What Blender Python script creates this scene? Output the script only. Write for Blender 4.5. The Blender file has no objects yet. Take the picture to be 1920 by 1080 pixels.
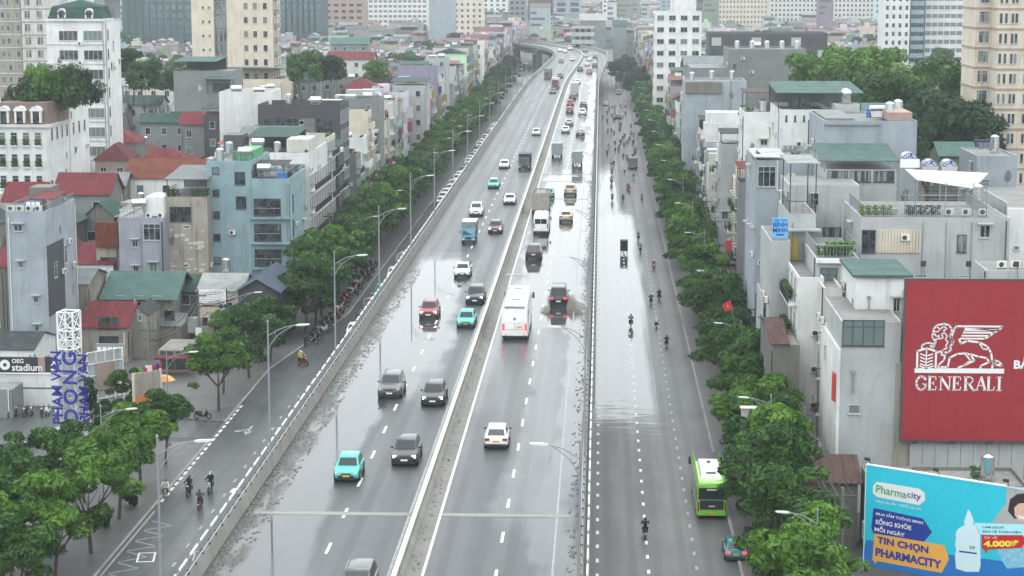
import bpy, bmesh, math, random
from mathutils import Vector, Matrix
from mathutils.noise import noise as pnoise
R = random.Random(11)
PI = math.pi
sc = bpy.context.scene
COL = sc.collection
# ---------------------------------------------------------------- camera
F = 3733.0
PITCH = math.radians(8.907); YAW = math.radians(2.53)
CAM = Vector((0, 0, 45))
cd = bpy.data.cameras.new('camera'); cam = bpy.data.objects.new('camera', cd); COL.objects.link(cam)
cd.sensor_width = 36; cd.lens = F / 1920 * 36; cd.clip_start = 1; cd.clip_end = 20000
cam.location = CAM; cam.rotation_euler = (PI / 2 - PITCH, 0, YAW)
sc.camera = cam
sc.render.resolution_x = 1024; sc.render.resolution_y = 576
_m = cam.rotation_euler.to_matrix()
RIGHT, UP, FWD = _m.col[0].copy(), _m.col[1].copy(), -_m.col[2].copy()
# ---------------------------------------------------------------- world, sun, exposure
w = bpy.data.worlds.new("World"); sc.world = w; w.use_nodes = True
nt = w.node_tree; nt.nodes.clear()
out = nt.nodes.new('ShaderNodeOutputWorld'); bg = nt.nodes.new('ShaderNodeBackground')
sky = nt.nodes.new('ShaderNodeTexSky'); sky.sky_type = 'NISHITA'; sky.sun_disc = False
SUN_EL, SUN_AZ = math.radians(62), math.radians(200)
sky.sun_elevation = SUN_EL; sky.sun_rotation = SUN_AZ; sky.dust_density = 4; sky.ozone_density = 1
hs = nt.nodes.new('ShaderNodeHueSaturation'); hs.inputs['Saturation'].default_value = 0.16
mx = nt.nodes.new('ShaderNodeMix'); mx.data_type = 'RGBA'; mx.inputs[0].default_value = 0.6
mx.inputs[7].default_value = (11.6, 12.5, 12.9, 1)          # even cloud deck
nt.links.new(sky.outputs[0], hs.inputs['Color']); nt.links.new(hs.outputs[0], mx.inputs[6])
nt.links.new(mx.outputs[2], bg.inputs[0]); bg.inputs[1].default_value = 0.13
nt.links.new(bg.outputs[0], out.inputs[0])
sl = bpy.data.lights.new('sun', 'SUN'); sl.energy = 0.6; sl.angle = math.radians(25); sl.color = (1, .97, .93)
so = bpy.data.objects.new('sun', sl); COL.objects.link(so)
so.rotation_euler = (PI / 2 - SUN_EL, 0, math.radians(160))
sc.view_settings.view_transform = 'Standard'; sc.view_settings.look = 'None'
sc.view_settings.exposure = 0.80; sc.view_settings.gamma = 1; sc.view_settings.use_curve_mapping = False
sc.cycles.use_denoising = True
try: sc.cycles.denoiser = 'OPENIMAGEDENOISE'
except Exception: pass
sc.cycles.max_bounces = 5; sc.cycles.diffuse_bounces = 3; sc.cycles.glossy_bounces = 2
sc.cycles.transmission_bounces = 2; sc.cycles.volume_bounces = 1; sc.cycles.transparent_max_bounces = 6
sc.cycles.caustics_reflective = False; sc.cycles.caustics_refractive = False
sc.cycles.use_adaptive_sampling = True; sc.cycles.adaptive_threshold = 0.02
# ---------------------------------------------------------------- photo geometry -> world
DECK = 11.3
def ray(u, v): return FWD + RIGHT * ((u - 960) / F) - UP * ((v - 540) / F)
def G(u, v, z=0.0):
    d = ray(u, v); t = (z - CAM.z) / d.z; return CAM + d * t
def D(u, v, y):
    d = ray(u, v); return CAM + d * (y / d.y)
# ---------------------------------------------------------------- mesh helpers
class MB:
    def __init__(s): s.v = []; s.f = []; s.m = []
    def add(s, vs, fs, mi=0):
        n = len(s.v); s.v += [tuple(p) for p in vs]; s.f += [tuple(i + n for i in f) for f in fs]; s.m += [mi] * len(fs)
        return s
    def box(s, x0, x1, y0, y1, z0, z1, mi=0):
        return s.add([(x0,y0,z0),(x1,y0,z0),(x1,y1,z0),(x0,y1,z0),(x0,y0,z1),(x1,y0,z1),(x1,y1,z1),(x0,y1,z1)],
              [(0,3,2,1),(4,5,6,7),(0,1,5,4),(1,2,6,5),(2,3,7,6),(3,0,4,7)], mi)
    def cyl(s, p0, p1, r0, r1=None, n=8, mi=0, caps=True):
        r1 = r0 if r1 is None else r1
        p0 = Vector(p0); p1 = Vector(p1); a = (p1 - p0)
        if a.length < 1e-6: return s
        a.normalize(); b = a.orthogonal().normalized(); c = a.cross(b)
        vs = []
        for p, r in ((p0, r0), (p1, r1)):
            for i in range(n):
                t = 2 * PI * i / n; vs.append(p + b * (math.cos(t) * r) + c * (math.sin(t) * r))
        fs = [(i, (i + 1) % n, n + (i + 1) % n, n + i) for i in range(n)]
        if caps: fs += [tuple(range(n - 1, -1, -1)), tuple(range(n, 2 * n))]
        return s.add(vs, fs, mi)
    def tube(s, pts, r, n=6, mi=0):
        for a, b in zip(pts[:-1], pts[1:]): s.cyl(a, b, r, r, n, mi)
        return s
    def prism(s, poly, z0, z1, mi=0):
        n = len(poly)
        return s.add([(x, y, z0) for x, y in poly] + [(x, y, z1) for x, y in poly],
              [tuple(range(n - 1, -1, -1)), tuple(range(n, 2 * n))] + [(i, (i + 1) % n, n + (i + 1) % n, n + i) for i in range(n)], mi)
    def loft(s, rings, mi=0, caps=True):
        n = len(rings[0]); vs = [p for r in rings for p in r]; fs = []
        for k in range(len(rings) - 1):
            for i in range(n):
                j = (i + 1) % n; fs.append((k * n + i, k * n + j, (k + 1) * n + j, (k + 1) * n + i))
        if caps: fs += [tuple(range(n - 1, -1, -1)), tuple(range((len(rings) - 1) * n, len(rings) * n))]
        return s.add(vs, fs, mi)
    def ball(s, c, rx, ry, rz, n=8, mi=0):
        rings = []
        for k in range(1, n // 2 + 1):
            a = PI * k / (n // 2 + 1); rings.append([(c[0] + rx * math.sin(a) * math.cos(2*PI*i/n), c[1] + ry * math.sin(a) * math.sin(2*PI*i/n), c[2] - rz * math.cos(a)) for i in range(n)])
        s.loft(rings, mi)
        return s
    def quad(s, a, b, c, d, mi=0): return s.add([a, b, c, d], [(0, 1, 2, 3)], mi)
    def mesh(s, name, nm=None, smooth=None, fix=True):
        me = bpy.data.meshes.new(name); me.from_pydata(s.v, [], s.f)
        nm = nm or (max(s.m) + 1 if s.m else 1)
        for i in range(nm): me.materials.append(None)
        if nm > 1: me.polygons.foreach_set('material_index', s.m)
        if fix:
            b = bmesh.new(); b.from_mesh(me); bmesh.ops.recalc_face_normals(b, faces=b.faces); b.to_mesh(me); b.free()
        if smooth is not None:
            me.polygons.foreach_set('use_smooth', [True] * len(me.polygons))
            try: me.set_sharp_from_angle(angle=math.radians(smooth))
            except Exception: pass
        me.update(); return me
CACHE = {}
def cached(key, fn):
    if key not in CACHE: CACHE[key] = fn()
    return CACHE[key]
def obj(name, me, mats, parent=None, loc=None, rz=0, scale=None, label=None, kind=None, rot=None):
    o = bpy.data.objects.new(name, me); COL.objects.link(o)
    if not isinstance(mats, (list, tuple)): mats = [mats]
    for i, sl_ in enumerate(o.material_slots):
        sl_.link = 'OBJECT'; sl_.material = mats[min(i, len(mats) - 1)]
    if parent is not None: o.parent = parent
    if loc is not None: o.location = loc
    if rot is not None: o.rotation_euler = rot
    elif rz: o.rotation_euler = (0, 0, rz)
    if scale is not None: o.scale = scale
    if label: o['label'] = label
    if kind: o['kind'] = kind
    return o
USED = {}
def tag(o, label, cat, group=None, kind=None):
    o['label'] = label; o['category'] = cat
    if group: o['group'] = group
    if kind: o['kind'] = kind
    return o
def thing(name, label, cat, loc=(0, 0, 0), rz=0, group=None):
    o = bpy.data.objects.new(name, None); COL.objects.link(o); o.location = loc; o.rotation_euler = (0, 0, rz)
    o.empty_display_size = .3
    return tag(o, label, cat, group)
def struct(name, mb, m, label=None, kind='structure'):
    me = mb if isinstance(mb, bpy.types.Mesh) else mb.mesh(name)
    o = obj(name, me, m); o['kind'] = kind
    if label: o['label'] = label
    return o
def copy_tree(o, loc=None, rz=None, parent=None, mats=None):
    c = o.copy(); COL.objects.link(c)
    if parent is not None: c.parent = parent
    if loc is not None: c.location = loc
    if rz is not None: c.rotation_euler = (0, 0, rz)
    if mats:
        for sl_ in c.material_slots:
            if sl_.material in mats: sl_.material = mats[sl_.material]
    for ch in list(o.children): copy_tree(ch, parent=c, mats=mats)
    return c
ORD = ['first','second','third','fourth','fifth','sixth','seventh','eighth','ninth','tenth','eleventh','twelfth','thirteenth','fourteenth','fifteenth','sixteenth','seventeenth','eighteenth','nineteenth']
TENS = {20:'twenty',30:'thirty',40:'forty',50:'fifty',60:'sixty',70:'seventy',80:'eighty',90:'ninety'}
def ordw(n):
    if n <= 19: return ORD[n - 1]
    if n >= 100: return 'hundred and ' + (ordw(n - 100) if n > 100 else '') if n < 200 else 'two hundred and ' + ordw(max(1, n - 200))
    t, r = n // 10 * 10, n % 10
    return TENS[t][:-1] + 'ieth' if r == 0 else TENS[t] + '-' + ORD[r - 1]
# ---------------------------------------------------------------- materials
class NT:
    def __init__(s, name):
        s.mat = bpy.data.materials.new(name); s.mat.use_nodes = True
        s.t = s.mat.node_tree; s.b = s.t.nodes['Principled BSDF']
    def n(s, typ, **kw):
        x = s.t.nodes.new(typ)
        for k, v in kw.items(): setattr(x, k, v)
        return x
    def l(s, a, b): s.t.links.new(a, b)
    def pos(s):
        if not hasattr(s, '_p'):
            g = s.n('ShaderNodeNewGeometry'); s._p = g.outputs['Position']
            x = s.n('ShaderNodeSeparateXYZ'); s.l(s._p, x.inputs[0]); s._x = x.outputs
        return s._p
    def X(s): s.pos(); return s._x[0]
    def Y(s): s.pos(); return s._x[1]
    def Z(s): s.pos(); return s._x[2]
    def noise(s, scale=1, detail=4, vec=(1, 1, 1), rough=.55, obj=False):
        m = s.n('ShaderNodeMapping'); m.inputs['Scale'].default_value = vec
        if obj: tc = s.n('ShaderNodeTexCoord'); s.l(tc.outputs['Object'], m.inputs[0])
        else: s.l(s.pos(), m.inputs[0])
        t = s.n('ShaderNodeTexNoise'); t.inputs['Scale'].default_value = scale; t.inputs['Detail'].default_value = detail
        t.inputs['Roughness'].default_value = rough
        s.l(m.outputs[0], t.inputs['Vector']); return t.outputs['Fac']
    def ma(s, op, a, b=0.0, c=None, clamp=False):
        m = s.n('ShaderNodeMath', operation=op); m.use_clamp = clamp
        for i, q in enumerate((a, b, c)):
            if q is None: continue
            if isinstance(q, (int, float)): m.inputs[i].default_value = q
            else: s.l(q, m.inputs[i])
        return m.outputs[0]
    def mr(s, a, f0, f1, t0=0.0, t1=1.0, smooth=False):
        m = s.n('ShaderNodeMapRange'); m.clamp = True
        if smooth: m.interpolation_type = 'SMOOTHSTEP'
        s.l(a, m.inputs[0]); m.inputs[1].default_value = f0; m.inputs[2].default_value = f1; m.inputs[3].default_value = t0; m.inputs[4].default_value = t1
        return m.outputs[0]
    def mix(s, f, a, b, mode='MIX'):
        m = s.n('ShaderNodeMix', data_type='RGBA', blend_type=mode)
        for i, q in ((0, f), (6, a), (7, b)):
            if isinstance(q, (int, float)): m.inputs[i].default_value = q
            elif isinstance(q, tuple): m.inputs[i].default_value = (*q[:3], 1)
            else: s.l(q, m.inputs[i])
        return m.outputs[2]
    def base(s, c):
        if isinstance(c, tuple): s.b.inputs['Base Color'].default_value = (*c[:3], 1)
        else: s.l(c, s.b.inputs['Base Color'])
    def set(s, **kw):
        for k, v in kw.items():
            i = s.b.inputs[k.replace('_', ' ')]
            if isinstance(v, (int, float)): i.default_value = v
            else: s.l(v, i)
    def bump(s, h, st=.3, dist=.05):
        b = s.n('ShaderNodeBump'); b.inputs['Strength'].default_value = st; b.inputs['Distance'].default_value = dist
        s.l(h, b.inputs['Height']); s.l(b.outputs[0], s.b.inputs['Normal'])
    def rnd(s):
        o = s.n('ShaderNodeObjectInfo'); return o.outputs['Random']
def plain(name, c, rough=.5, metal=0, emit=0, spec=None, var=0.0):
    t = NT(name)
    if var:
        f = t.noise(3, 4); f2 = t.ma('ADD', t.mr(f, .3, .7, 1 - var, 1 + var), 0.0)
        t.base(t.mix(1.0, c, t.n('ShaderNodeCombineColor').outputs[0]) if False else t.mix(t.mr(f, .3, .7, 0, 1), tuple(q * (1 - var) for q in c), tuple(min(1, q * (1 + var)) for q in c)))
    else: t.base(c)
    t.set(Roughness=rough, Metallic=metal)
    if spec is not None: t.b.inputs['Specular IOR Level'].default_value = spec
    if emit: t.b.inputs['Emission Color'].default_value = (*c, 1); t.b.inputs['Emission Strength'].default_value = emit
    return t.mat
def wallmat(name, c, stain=.35, dark=(.07, .065, .06), rough=.85):
    """painted render with rain streaks, grime and soft patchiness"""
    t = NT(name)
    a = t.noise(.35, 5); st = t.noise(1.6, 5, (1, 1, .09)); fine = t.noise(5, 3)
    v = t.mix(t.mr(a, .35, .65), tuple(q * .86 for q in c), tuple(min(.9, q * 1.06) for q in c))
    hi = t.mr(st, .50, .74, 0, stain, True)
    v = t.mix(hi, v, dark)
    md = t.noise(.9, 7, (1, 1, .45), .7)
    v = t.mix(t.mr(md, .53, .72, 0, stain * 1.3), v, tuple(q * .45 + .02 for q in c))
    v = t.mix(t.mr(fine, .62, .8, 0, stain * .6), v, dark)
    v2 = t.mix(t.mr(t.rnd(), 0, 1, 0, .22), v, tuple(q * .6 for q in c))
    t.base(v2); t.set(Roughness=rough); t.bump(fine, .25, .03)
    return t.mat
def roofmat(name, c, rust=.25, axis=0, rough=.5, metal=0.0):
    t = NT(name)
    a = t.noise(.6, 5); st = t.noise(2.2, 4, (1, .25, 1)); f = t.noise(.12, 2)
    v = t.mix(t.mr(a, .35, .65), tuple(q * .75 for q in c), tuple(min(.9, q * 1.15) for q in c))
    v = t.mix(t.mr(st, .52, .72, 0, rust), v, (.16, .13, .11))
    v = t.mix(t.mr(t.rnd(), 0, 1, 0, .35), v, tuple(q * .6 + .02 for q in c))
    t.base(v)
    w_ = t.n('ShaderNodeTexWave', bands_direction='X'); tc = t.n('ShaderNodeTexCoord'); t.l(tc.outputs['Object'], w_.inputs['Vector'])
    w_.inputs['Scale'].default_value = 1.6
    t.set(Roughness=.75, Metallic=metal); t.b.inputs['Specular IOR Level'].default_value = .22; t.bump(w_.outputs['Fac'], .5, .06)
    return t.mat
M = {}
WALLC = {'white': (.80, .81, .79), 'off white': (.66, .65, .60), 'pale grey': (.56, .585, .58), 'grey': (.27, .29, .29), 'blue grey': (.42, .475, .52),
         'light blue': (.31, .45, .49), 'cream': (.74, .66, .53), 'beige': (.47, .43, .35), 'pink': (.50, .36, .31), 'dark grey': (.075, .08, .09), 'lilac grey': (.42, .44, .51),
         'concrete': (.23, .22, .19), 'yellow': (.52, .46, .26), 'pale green': (.34, .44, .38), 'brown': (.22, .15, .12)}
for k, c in WALLC.items(): M[k] = wallmat('wall_' + k.replace(' ', '_'), tuple(q * (.84 if c[0] > .6 else .72) for q in c), .26 if k not in ('concrete', 'beige') else .6)
M['stained'] = wallmat('stained_concrete', (.27, .25, .21), .85, (.05, .05, .045))
for k, c, ru in (('red', (.30, .032, .045), .25), ('orange', (.33, .085, .045), .3), ('dark red', (.19, .018, .03), .12), ('green', (.05, .15, .12), .2), ('teal', (.13, .27, .24), .2),
             ('grey sheet', (.24, .27, .28), .4), ('pale sheet', (.40, .43, .41), .3), ('dark sheet', (.07, .09, .10), .3), ('brown tile', (.17, .09, .07), .5), ('blue sheet', (.10, .14, .22), .2), ('pink sheet', (.55, .20, .15), .3), ('white sheet', (.60, .63, .62), .2)):
    M['r_' + k] = roofmat('roof_' + k.replace(' ', '_'), tuple(q * (.44 if k not in ('white sheet', 'pale sheet', 'grey sheet') else .68) for q in c), ru)
M['slab'] = wallmat('roof_slab', (.21, .21, .20), .6)
M['glass'] = NT('window_glass').mat
_t = NT('window_glass_dark'); _c = _t.mix(_t.mr(_t.noise(1.1, 2), .42, .6), (.008, .012, .016), (.05, .065, .07)); _c = _t.mix(_t.mr(_t.rnd(), .72, .8, 0, .55), _c, (.26, .27, .25)); _t.base(_t.mix(_t.mr(_t.rnd(), .86, .9, 0, .6), _c, (.10, .16, .16))); _t.set(Roughness=.12); M['glass'] = _t.mat
_t = NT('curtain_glass'); _t.base(_t.mix(_t.mr(_t.noise(2.1, 2, (1, 1, .1)), .45, .55), (.03, .05, .06), (.22, .24, .23))); _t.set(Roughness=.2); M['glass2'] = _t.mat
_t = NT('teal_glass'); _t.base((.06, .13, .13)); _t.set(Roughness=.1, Metallic=.3); M['glass3'] = _t.mat
M['frame'] = plain('window_frame', (.42, .43, .42), .5); M['frame_dark'] = plain('dark_frame', (.05, .055, .06), .5)
M['steel'] = plain('stainless_steel', (.62, .64, .65), .22, .9); M['galv'] = plain('galvanised_steel', (.27, .29, .30), .5, .4)
M['iron'] = plain('black_iron', (.03, .03, .035), .5); M['white_paint'] = plain('white_paint', (.72, .73, .71), .5, var=.06)
M['acw'] = plain('ac_casing', (.62, .62, .58), .5); M['fan'] = plain('dark_fan', (.03, .03, .03), .6)
M['sign_red'] = plain('sign_red', (.50, .04, .04), .5); M['sign_blue'] = plain('sign_blue', (.04, .16, .42), .5); M['sign_yellow'] = plain('sign_yellow', (.60, .45, .06), .5)
M['sign_green'] = plain('sign_green', (.05, .30, .12), .5); M['sign_white'] = plain('sign_white', (.72, .73, .72), .5); M['sign_black'] = plain('sign_black', (.02, .02, .022), .5)
M['sign_orange'] = plain('sign_orange', (.6, .2, .05), .5)
def leafmat(name, lo, hi):
    t = NT(name); a = t.noise(.55, 3); b = t.noise(4, 3)
    v = t.mix(t.mr(a, .38, .62), lo, hi); v = t.mix(t.mr(b, .35, .7, 0, .5), v, tuple(q * 1.5 for q in hi))
    v = t.mix(t.mr(t.rnd(), 0, 1, 0, .35), v, (lo[0] * .9, lo[1] * .85, lo[2] * 1.1))
    t.base(v); t.set(Roughness=.55); t.b.inputs['Specular IOR Level'].default_value = .25
    tr = t.n('ShaderNodeBsdfTranslucent'); t.l(v, tr.inputs[0]); ms = t.n('ShaderNodeMixShader'); ms.inputs[0].default_value = .25
    o = t.t.nodes['Material Output']; t.l(t.b.outputs[0], ms.inputs[1]); t.l(tr.outputs[0], ms.inputs[2]); t.l(ms.outputs[0], o.inputs[0])
    return t.mat
M['leaf'] = leafmat('street_leaves', (.012, .042, .011), (.058, .140, .022))
M['leaf_bright'] = leafmat('bright_leaves', (.024, .072, .012), (.115, .24, .026))
M['leaf_dark'] = leafmat('dark_leaves', (.008, .028, .011), (.024, .064, .018))
M['bark'] = wallmat('bark', (.09, .075, .06), .3, (.03, .025, .02), .9)
# ================================================================ haze, ground, roads
hz = MB().box(-5200, 5200, -250, 8200, -1.2, 135)
ho = struct('haze', hz, None, kind='stuff'); ho['label'] = 'pale humid air over the whole city'
t = NT('haze_air'); t.t.nodes.remove(t.b)
pv = t.n('ShaderNodeVolumePrincipled'); pv.inputs['Color'].default_value = (.90, .96, 1, 1); pv.inputs['Density'].default_value = .00015
pv.inputs['Anisotropy'].default_value = .2
t.l(pv.outputs[0], t.t.nodes['Material Output'].inputs['Volume']); HAZE = t.mat
ho.material_slots[0].material = HAZE

def road_mat(name, dry, fn, dirt=None, rr=(.42, .035), marks=None):
    t = NT(name)
    big = t.noise(.05, 4); strk = t.noise(.55, 4, (1, .035, 1)); mid = t.noise(.35, 5, (1, .35, 1)); fine = t.noise(9, 3)
    wet = fn(t, big, strk, mid)                                     # 0 dry .. 1 standing water
    damp = t.mr(strk, .40, .62, .0, .55)
    W = t.ma('ADD', wet, t.ma('MULTIPLY', damp, .35), clamp=True)
    rough = t.mr(W, 0, 1, rr[0], rr[1])
    c = t.mix(t.mr(mid, .3, .7), tuple(q * .82 for q in dry), tuple(q * 1.2 for q in dry))
    c = t.mix(t.mr(strk, .55, .72, 0, .35), c, tuple(q * .6 for q in dry))
    trk = t.ma('MULTIPLY', t.mr(t.ma('SINE', t.ma('MULTIPLY_ADD', t.X(), 3.22, -1.06)), .1, .9, 0, 1, True), t.mr(strk, .38, .55, .3, 1))
    c = t.mix(t.ma('MULTIPLY', trk, .30), c, tuple(q * .45 for q in dry)); rough = t.ma('ADD', rough, t.ma('MULTIPLY', trk, .05))
    c = t.mix(t.mr(wet, .3, 1, 0, .35), c, (.045, .048, .045))
    patch = t.noise(.09, 1, (1, .18, 1)); c = t.mix(t.mr(patch, .57, .575, 0, .28), c, tuple(q * .55 for q in dry))
    if dirt is not None:
        d = dirt(t, mid, strk); c = t.mix(d, c, (.052, .048, .040)); rough = t.ma('MAXIMUM', rough, t.ma('MULTIPLY', d, .5))
    t.base(c); t.set(Roughness=rough); t.b.inputs['IOR'].default_value = 1.45
    hh = t.ma('MULTIPLY', fine, t.mr(W, .2, .9, 1, 0)); t.bump(hh, .35, .02)
    return t.mat
def band(t, v, a, b, e):   # soft box
    return t.ma('MULTIPLY', t.mr(v, a - e, a + e, 0, 1, True), t.mr(v, b - e, b + e, 1, 0, True))
def mx_(t, *q):
    r = q[0]
    for z in q[1:]: r = t.ma('MAXIMUM', r, z)
    return r
def deck_wet(t, big, strk, mid):
    X, Y = t.X(), t.Y()
    nx = t.ma('ADD', X, t.ma('MULTIPLY', t.ma('SUBTRACT', mid, .5), 2.6)); nx = t.ma('ADD', nx, t.ma('MULTIPLY', t.ma('SUBTRACT', big, .5), 5.0)); nx = t.ma('ADD', nx, t.ma('MULTIPLY', t.ma('SUBTRACT', strk, .5), 3.5))
    ny = t.ma('ADD', Y, t.ma('MULTIPLY', t.ma('SUBTRACT', big, .5), 60))
    ny = t.ma('ADD', ny, t.ma('MULTIPLY', t.ma('SUBTRACT', mid, .5), 8))
    b = t.ma('MULTIPLY', band(t, nx, -21.6, -17.2, .9), band(t, ny, 60, 205, 10))
    b = t.ma('MULTIPLY', b, .92)
    c = t.ma('MULTIPLY', band(t, nx, -20.8, -14.6, 1.2), band(t, ny, 158, 236, 12))
    d = t.ma('MULTIPLY', band(t, nx, -3.6, -1.0, .8), band(t, ny, 100, 700, 10)); d = t.ma('MULTIPLY', d, .85)
    e = t.ma('MULTIPLY', band(t, nx, -8.8, -1.0, 1.2), band(t, ny, 196, 350, 16))
    f = t.ma('MULTIPLY', band(t, nx, -10.5, -1.0, 1.2), band(t, ny, 150, 700, 25)); f = t.ma('MULTIPLY', f, .35)
    g = t.ma('MULTIPLY', band(t, nx, -6.4, -3.0, .8), band(t, ny, 128, 205, 10)); g = t.ma('MULTIPLY', g, .45)
    return mx_(t, b, c, d, e, f, g)
def deck_dirt(t, mid, strk):
    X, Y = t.X(), t.Y()
    nx = t.ma('ADD', X, t.ma('MULTIPLY', t.ma('SUBTRACT', mid, .5), 1.6))
    a = t.ma('MULTIPLY', t.mr(nx, -21.3, -19.9, 1, 0, True), t.mr(Y, 222, 236, 1, .25))
    b = t.ma('MULTIPLY', t.mr(t.ma('ADD', X, t.ma('MULTIPLY', mid, 1.6)), -.6, -.2, 0, .9), 1.0)
    c = t.ma('MULTIPLY', band(t, nx, -11.2, -10.2, .3), .8)
    e = t.mr(t.noise(1.2, 4, (1, .25, 1)), .34, .64, .3, 1, True)
    return t.ma('MULTIPLY', mx_(t, a, b, c), e)
M['deck'] = road_mat('wet_deck_asphalt', (.038, .043, .045), deck_wet, deck_dirt)
def sr_wet(t, big, strk, mid):
    X, Y = t.X(), t.Y()
    nx = t.ma('ADD', X, t.ma('MULTIPLY', t.ma('SUBTRACT', strk, .5), 5.0))
    nf = t.noise(.9, 5, (.25, 1.4, 1))
    ny = t.ma('ADD', Y, t.ma('MULTIPLY', t.ma('SUBTRACT', nf, .5), 46))
    a = t.ma('MULTIPLY', band(t, nx, -4, 6.2, 1.6), band(t, ny, 201, 380, 9))
    b = t.ma('MULTIPLY', band(t, nx, -4, 3.6, .8), band(t, ny, 300, 470, 22))
    return mx_(t, t.ma('MULTIPLY', a, 1.0), t.ma('MULTIPLY', b, .8))
M['road_r'] = road_mat('service_road_asphalt', (.088, .090, .089), sr_wet, rr=(.55, .07))
def sl_wet(t, big, strk, mid): return t.ma('MULTIPLY', t.mr(big, .42, .62), .30)
M['road_l'] = road_mat('left_service_asphalt', (.064, .069, .070), sl_wet, rr=(.46, .08))
M['ground'] = wallmat('city_ground', (.085, .088, .085), .5, (.05, .055, .045))
t = NT('paving'); br = t.n('ShaderNodeTexBrick'); mp = t.n('ShaderNodeMapping'); t.l(t.pos(), mp.inputs[0]); mp.inputs['Scale'].default_value = (1, 1, 1); t.l(mp.outputs[0], br.inputs['Vector'])
br.inputs['Scale'].default_value = 1.2; br.inputs['Color1'].default_value = (.135, .13, .125, 1); br.inputs['Color2'].default_value = (.10, .10, .10, 1); br.inputs['Mortar'].default_value = (.05, .05, .05, 1); br.inputs['Mortar Size'].default_value = .03
t.base(t.mix(t.mr(t.noise(.4, 5), .45, .7, 0, .5), br.outputs['Color'], (.06, .058, .055))); t.set(Roughness=.45); M['paving'] = t.mat
M['kerb'] = wallmat('kerb_stone', (.26, .26, .25), .4)
M['conc'] = wallmat('viaduct_concrete', (.19, .19, .175), .45, (.10, .095, .08))
M['conc_l'] = wallmat('barrier_concrete', (.24, .23, .205), .35, (.13, .12, .10))
M['paint'] = plain('road_paint', (.60, .61, .59), .5, var=.1); M['paint_w'] = plain('worn_road_paint', (.25, .255, .25), .5, var=.3)

struct('ground', MB().quad((-5000, -200, -.012), (5000, -200, -.012), (5000, 8000, -.012), (-5000, 8000, -.012)), M['ground'])
g = MB()
g.quad((-37.9, 60, 0), (-22.2, 60, 0), (-22.2, 225, 0), (-37.9, 225, 0)); g.quad((-37.9, 225, 0), (-22.2, 225, 0), (-22.2, 262, 0), (-33.6, 262, 0)); g.quad((-33.6, 262, 0), (-22.2, 262, 0), (-22.2, 1500, 0), (-33.6, 1500, 0))
struct('left_service_road', g, M['road_l'])
struct('right_service_road', MB().quad((-2.5, 60, 0), (10.9, 60, 0), (10.9, 1900, 0), (-2.5, 1900, 0)), M['road_r'])
struct('verge', MB().quad((-22.2, 60, -.004), (-2.5, 60, -.004), (-2.5, 1500, -.004), (-22.2, 1500, -.004)), M['ground'])
# pavements (0.12 m step) with kerbs in pieces
pv_ = MB().box(11.15, 19.5, 60, 900, -.1, .12); struct('right_pavement', pv_, M['paving'])
pv_ = MB().prism([(-45.5, 60), (-38.15, 60), (-38.15, 188), (-45.5, 188)], -.1, .12); struct('left_pavement', pv_, M['paving'])
pv_ = MB().prism([(-52, 200.5), (-38.15, 197), (-38.15, 225), (-33.85, 262), (-33.85, 900), (-44, 900), (-44, 262), (-52, 232)], -.1, .12); struct('left_pavement_far', pv_, M['paving'])
struct('forecourt', MB().prism([(-75, 150), (-45.5, 150), (-45.5, 190), (-38.3, 190), (-38.3, 197), (-52, 200.5), (-75, 203)], -.1, .02), M['road_l'])
def kerb_line(name, label, pts, n):
    r = thing(name, label, 'kerb', (0, 0, 0)); r['kind'] = 'structure'; del r['category']
    ks = cached('kerbstone', lambda: MB().box(-.12, .12, -.49, .49, -.05, .13).mesh('kerb_stone'))
    cnt = 0
    for a, b in zip(pts[:-1], pts[1:]):
        a, b = Vector(a), Vector(b); L = (b - a).length; k = int(L / 1.0); d = (b - a) / k; ang = math.atan2(-d.x, d.y)
        for i in range(k):
            if cnt >= n: break
            p = a + d * (i + .5); obj('kerb_stone', ks, M['kerb'], r, (p.x, p.y, 0), ang); cnt += 1
kerb_line('right_kerb', 'pale kerb along the right service road', [(11.02, 118), (11.02, 300)], 182)
kerb_line('left_kerb', 'pale kerb along the near left service road', [(-38.02, 118), (-38.02, 188)], 70)
kerb_line('left_kerb_far', 'pale kerb beyond the forecourt opening on the left', [(-38.02, 197), (-38.02, 225), (-33.72, 262), (-33.72, 380)], 180)
struct('kerb_beyond', MB().box(10.9, 11.14, 300.3, 900, -.05, .13).box(-33.84, -33.6, 380.3, 900, -.05, .13), M['kerb'])
# ================================================================ viaduct path
RAD = 480.0; Y0 = 850.0
def sstep(a, b, x): x = max(0, min(1, (x - a) / (b - a))); return x * x * (3 - 2 * x)
def vp(s, off):
    if s <= Y0: return (-11.8 + 3.5 * sstep(600, 840, s) + off, s)
    a = min((s - Y0) / RAD, math.radians(75)); rest = (s - Y0) - a * RAD
    cx = -11.8 + 3.5 - RAD
    x = cx + (RAD + off) * math.cos(a); y = Y0 + (RAD + off) * math.sin(a)
    return (x - math.sin(a) * rest, y + math.cos(a) * rest)
SS = [60, 100, 140, 180, 220, 260, 300, 350, 400, 450, 500, 550, 600] + list(range(625, 860, 25)) + list(range(870, 1600, 20))
def strip(mb, o0, o1, z, s0=60, s1=1580, mi=0):
    ss = [s0] + [s for s in SS if s0 < s < s1] + [s1]
    n = len(mb.v)
    for s in ss:
        a = vp(s, o0); b = vp(s, o1); mb.v += [(a[0], a[1], z), (b[0], b[1], z)]
    for i in range(len(ss) - 1): mb.f.append((n + 2*i, n + 2*i + 1, n + 2*i + 3, n + 2*i + 2)); mb.m.append(mi)
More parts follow.
